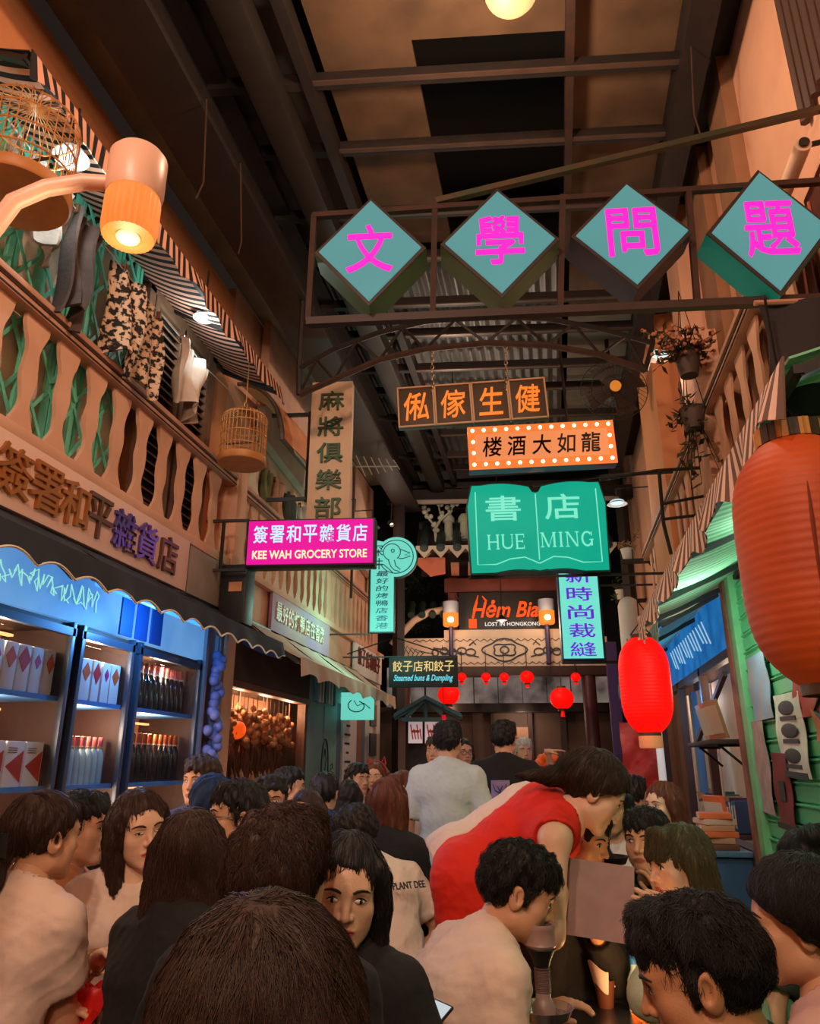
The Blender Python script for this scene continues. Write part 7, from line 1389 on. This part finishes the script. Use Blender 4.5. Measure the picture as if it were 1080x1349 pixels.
# ---------------------------------------------------------------- stools, table, water pipes and small things
STOOL = [mat('stool_red', (176, 40, 30), .5), mat('stool_wood', (120, 78, 50), .6, noise=.4), mat('stool_blue', (40, 74, 120), .5)]
def stool(i, x, y, h, rz):
    h = max(h, .2); t = thing('low_stool', 'low square stool with four legs under a seated guest', 'stool', (x, y, 0), math.radians(rz), 'stools under the guests'); m = STOOL[i % 3]
    mb = MB(); mb.box((0, 0, h - .02), (.28, .28, .04), bev=.012); mb.build('seat', m, t)
    for sx in (-1, 1):
        for sy in (-1, 1): mb = MB(); mb.tube([(sx * .10, sy * .10, h - .03), (sx * .125, sy * .125, 0)], [.018, .014], 8); mb.build('leg', m, t)
    mb = MB(); [mb.bar((sx * .115, -.115, h * .4), (sx * .115, .115, h * .4), .016) for sx in (-1, 1)]; [mb.bar((-.115, s * .115, h * .4), (.115, s * .115, h * .4), .016) for s in (-1, 1)]; mb.build('stretcher', m, t)
for i, (x, y, h, rz) in enumerate(SEATS): stool(i, x, y, h, rz)
# round black table in the foreground
tb = A(772, 1330, 2.5); TZ = tb.z - .02
t = thing('round_table', 'round black table with a raised rim behind the near hookah', 'table', (tb.x, tb.y, 0)); R_ = .23
mb = MB(); mb.lathe([(0, TZ - .02), (R_, TZ - .02), (R_ + .012, TZ + .012), (R_ + .004, TZ + .022), (R_ - .012, TZ + .016), (R_ - .02, TZ), (0, TZ)], n=48, caps=False); mb.build('table_top', mat('table_black', (30, 32, 34), .22, spec=.7), t)
mb = MB(); mb.tube([(0, 0, TZ - .02), (0, 0, .03)], .035, 14); mb.build('pedestal', BLACK, t); mb = MB(); mb.lathe([(.22, 0), (.22, .015), (.05, .04)], n=28); mb.build('base', BLACK, t)
CHROME = mat('chrome', (200, 190, 184), .18, .9); CLAYM = mat('bowl_mauve', (164, 132, 126), .4, noise=.3); GLASSH = mat('hookah_glass', (60, 44, 42), .1, alpha=.9)
def hookah(label, p, s, base, stem, full):
    """p = foot of the bowl stem; a water pipe with clay bowl, ribbed stem and ash tray"""
    t = thing('hookah', label, 'water pipe', p); z0 = -base
    mb = MB(); mb.lathe([(.05 * s, z0), (.10 * s, z0 + .02 * s), (.115 * s, z0 + .09 * s), (.08 * s, z0 + .17 * s), (.036 * s, z0 + .24 * s), (.034 * s, z0 + .30 * s)], n=28); mb.build('base', GLASSH, t)
    mb = MB(); mb.lathe([(.018 * s, z0 + .28 * s), (.020 * s, -.05), (.028 * s, -.02), (.018 * s, 0)], n=18); mb.build('stem', CHROME, t)
    mb = MB(); mb.lathe([(.02 * s, -.004), (.088 * s, .0), (.098 * s, .022 * s), (.102 * s, .03 * s), (.096 * s, .03 * s), (.085 * s, .008 * s), (.02 * s, .006 * s)], n=36, caps=False); mb.build('ash_tray', full[2], t)
    mb = MB(); mb.lathe([(.04 * s, .005 * s), (.042 * s, .03 * s), (.03 * s, .05 * s), (.026 * s, .06 * s), (.0255 * s, .14 * s)], n=24); mb.build('neck', full[0], t)
    mb = MB(); pr_ = []
    for i in range(14): pr_ += [(.0285 * s, (.075 + .0055 * i) * s), (.0245 * s, (.0777 + .0055 * i) * s)]
    mb.lathe(pr_, n=20); mb.build('grommet', full[1], t)
    mb = MB(); mb.lathe([(.026 * s, .152 * s), (.034 * s, .175 * s), (.047 * s, .20 * s), (.053 * s, .208 * s), (.050 * s, .212 * s)], n=28); mb.build('cup', BLACK if full[3] else full[0], t)
    mb = MB(); mb.lathe([(.050 * s, .212 * s), (.055 * s, .22 * s), (.051 * s, .228 * s), (.051 * s, .268 * s), (.054 * s, .275 * s), (.051 * s, .286 * s), (.044 * s, .284 * s), (.044 * s, .25 * s), (0, .25 * s)], n=32, caps=False); mb.build('bowl', full[0], t)
    mb = MB(); [mb.box((.02 * s * math.cos(a), .02 * s * math.sin(a), .262 * s), (.022 * s, .022 * s, .018 * s), (0, 0, a)) for a in (0, 2, 4)]; mb.build('charcoal', mat('charcoal_ember', (60, 40, 36), .9), t); return t
hp = A(717, 1339, 2.02); hookah('near hookah with a mauve clay bowl, ribbed neck and steel tray before the round table', hp, .78, hp.z, 0, (CLAYM, mat('grommet_brown', (96, 74, 70), .5), CHROME, True))
h2 = A(797, 1137, 3.1); hookah('dark hookah standing behind the raised menu', h2, .95, .60, 0, (mat('bowl_black', (40, 38, 40), .4), BLACK, BLACK, True))
q = Vector((h2.x, h2.y, 0)); t = thing('side_table', 'small dark table under the dark hookah behind the menu', 'table', q); zt_ = h2.z - .60; mb = MB(); mb.lathe([(0, zt_ - .03), (.28, zt_ - .03), (.28, zt_), (0, zt_)], n=36, caps=False); mb.build('table_top', MATS['table_black'], t)
for a in (0, 2.1, 4.2): mb = MB(); mb.tube([(.1 * math.cos(a), .1 * math.sin(a), zt_ - .03), (.2 * math.cos(a), .2 * math.sin(a), 0)], .014, 8); mb.build('leg', BLACK, t)
# menu held up
c = A(791, 1186, 2.42); t = thing('menu', 'large blank mauve menu card held up over the table', 'menu', c, rot=(-.15, .12, .05)); mb = MB(); mb.sheet(lambda a, b: ((b - .5) * .21, .010 * math.sin(b * 3), (.5 - a) * .225), 6, 10, .003); mb.build('card', mat('menu_mauve', (178, 142, 138), .75, noise=.25, nscale=18), t); mb = MB(); mb.bar((-.104, .0, -.112), (-.104, 0, .112), .006); mb.build('spine', mat('menu_edge', (120, 90, 90), .6), t)
def phone(label, p, rot, m): t = thing('phone', label, 'phone', p, rot=rot); mb = MB(); mb.box((0, 0, 0), (.074, .152, .008), bev=.003); mb.build('case', BLACK, t); mb = MB(); mb.box((0, 0, .0045), (.068, .142, .001)); mb.build('screen', m, t)
phone('phone with a pale blue screen in the hands of the person in green jeans', A(748, 1203, 2.62), (.5, .2, .6), lit('screen_blue', (120, 180, 235), .9)); phone('phone with a bright screen lying at the bottom edge before the leaning boy', A(556, 1352, 1.75), (.5, .1, -.6), lit('screen_pale', (206, 220, 226), .8))
c = A(541, 1058, 5.25); t = thing('camera', 'black camera held up by the woman with copper hair', 'camera', c, .4); mb = MB(); mb.box((0, 0, 0), (.13, .05, .085), bev=.01); mb.build('body', BLACK, t); mb = MB(); mb.lathe([(.035, 0), (.038, .05), (.034, .055)], (0, .02, 0), 20, (0, 1, 0)); mb.build('lens', CHARCOAL, t); mb = MB(); mb.box((0, 0, .05), (.04, .04, .03), bev=.006); mb.build('viewfinder', BLACK, t)
# red bag on the lap at the left, paper cone and glass on the table, bucket
c = A(100, 1318, 2.15); t = thing('red_bag', 'crumpled bright red bag lying before the ponytail girl', 'bag', c); mb = MB(); mb.sheet(lambda a, b: ((b - .5) * .22, (a - .5) * .14, .03 * math.sin(a * 9 + b * 5) + .04 * math.sin(b * 7) * math.cos(a * 3)), 16, 18, .02); mb.build('cloth', mat('bag_red', (230, 30, 24), .5, noise=.3), t); mb = MB(); mb.tube([(-.05, 0, .03), (-.02, .01, .09), (.04, 0, .03)], .006, 6); mb.build('handle', MATS['bag_red'], t)
c = Vector((tb.x + .07, tb.y + .12, TZ)); t = thing('snack_cone', 'brown snack cup lined with a white paper napkin on the black table', 'cup', c); mb = MB(); mb.lathe([(.026, 0), (.036, .085), (.033, .085)], n=20); mb.build('cup', mat('cup_brown', (110, 60, 36), .6, noise=.4), t); mb = MB(); mb.sheet(lambda a, b: (.034 * (1 + .5 * a) * math.cos(b * 5), .034 * (1 + .4 * a) * math.sin(b * 5), .06 + .07 * a + .015 * math.sin(b * 11)), 6, 26, .003); mb.build('napkin', mat('napkin', (226, 206, 190), .9), t)
c = Vector((tb.x + .17, tb.y + .06, TZ)); t = thing('bottle', 'small bottle with a blue cap beside the napkin cup', 'bottle', c); mb = MB(); mb.lathe([(.024, 0), (.026, .01), (.026, .10), (.012, .13), (.011, .15)], n=18); mb.build('glass', PALEB, t); mb = MB(); mb.lathe([(.013, .148), (.013, .172), (.0, .174)], n=16); mb.build('cap', mat('cap_blue', (30, 110, 190), .4), t)
c = atZ(551, 1188, .42) if False else Vector((A(551, 1178, 4.5).x, A(551, 1178, 4.5).y, 0)); z_ = A(551, 1178, 4.5).z; t = thing('plastic_tub', 'orange plastic tub standing on a stool past the printed sleeve boy', 'tub', c + Vector((0, 0, max(.2, z_ - .09)))); mb = MB(); mb.lathe([(.075, 0), (.10, .16), (.112, .165), (.108, .17), (.095, .165), (.072, .01), (0, .01)], n=28, caps=False); mb.build('tub', mat('tub_orange', (230, 80, 34), .5), t); stool(0, c.x, c.y, max(.2, z_ - .09), 10)
c = A(716, 1006, 7.6); t = thing('orange_flowers', 'small orange flower bunch beside the man pointing right', 'flowers', Vector((c.x, c.y, 0))); mb = MB(); mb.lathe([(.09, 0), (.11, .02), (.08, .5), (.12, c.z - .12), (.1, c.z - .12)], n=18); mb.build('stand', WOOD_D, t); mb = MB(); r = random.Random(2); [mb.ball((r.uniform(-.12, .12), r.uniform(-.1, .1), c.z + r.uniform(-.1, .1)), r.uniform(.03, .05), 8, 6) for _ in range(22)]; mb.build('blossoms', mat('petal_orange', (230, 92, 30), .6, emit=.15), t)
c = Vector((tb.x + .17, tb.y - .10, TZ)); t = thing('added_tea_light', 'added small glass tea light glowing on the round black table', 'candle', c); mb = MB(); mb.lathe([(.028, 0), (.032, .05), (.029, .05), (.026, .006), (0, .006)], n=20, caps=False); mb.build('glass', mat('glass_amber', (190, 110, 50), .2, alpha=.6), t); mb = MB(); mb.lathe([(.003, .02), (.008, .03), (.005, .042), (.0, .052)], n=12); mb.build('flame', lit('flame', (255, 190, 90), 1.6), t); lamp('added_orange_glow', c + Vector((0, 0, .07)), 3.0, (1, .5, .2), .03)  # tea light added to throw orange light on nearby faces
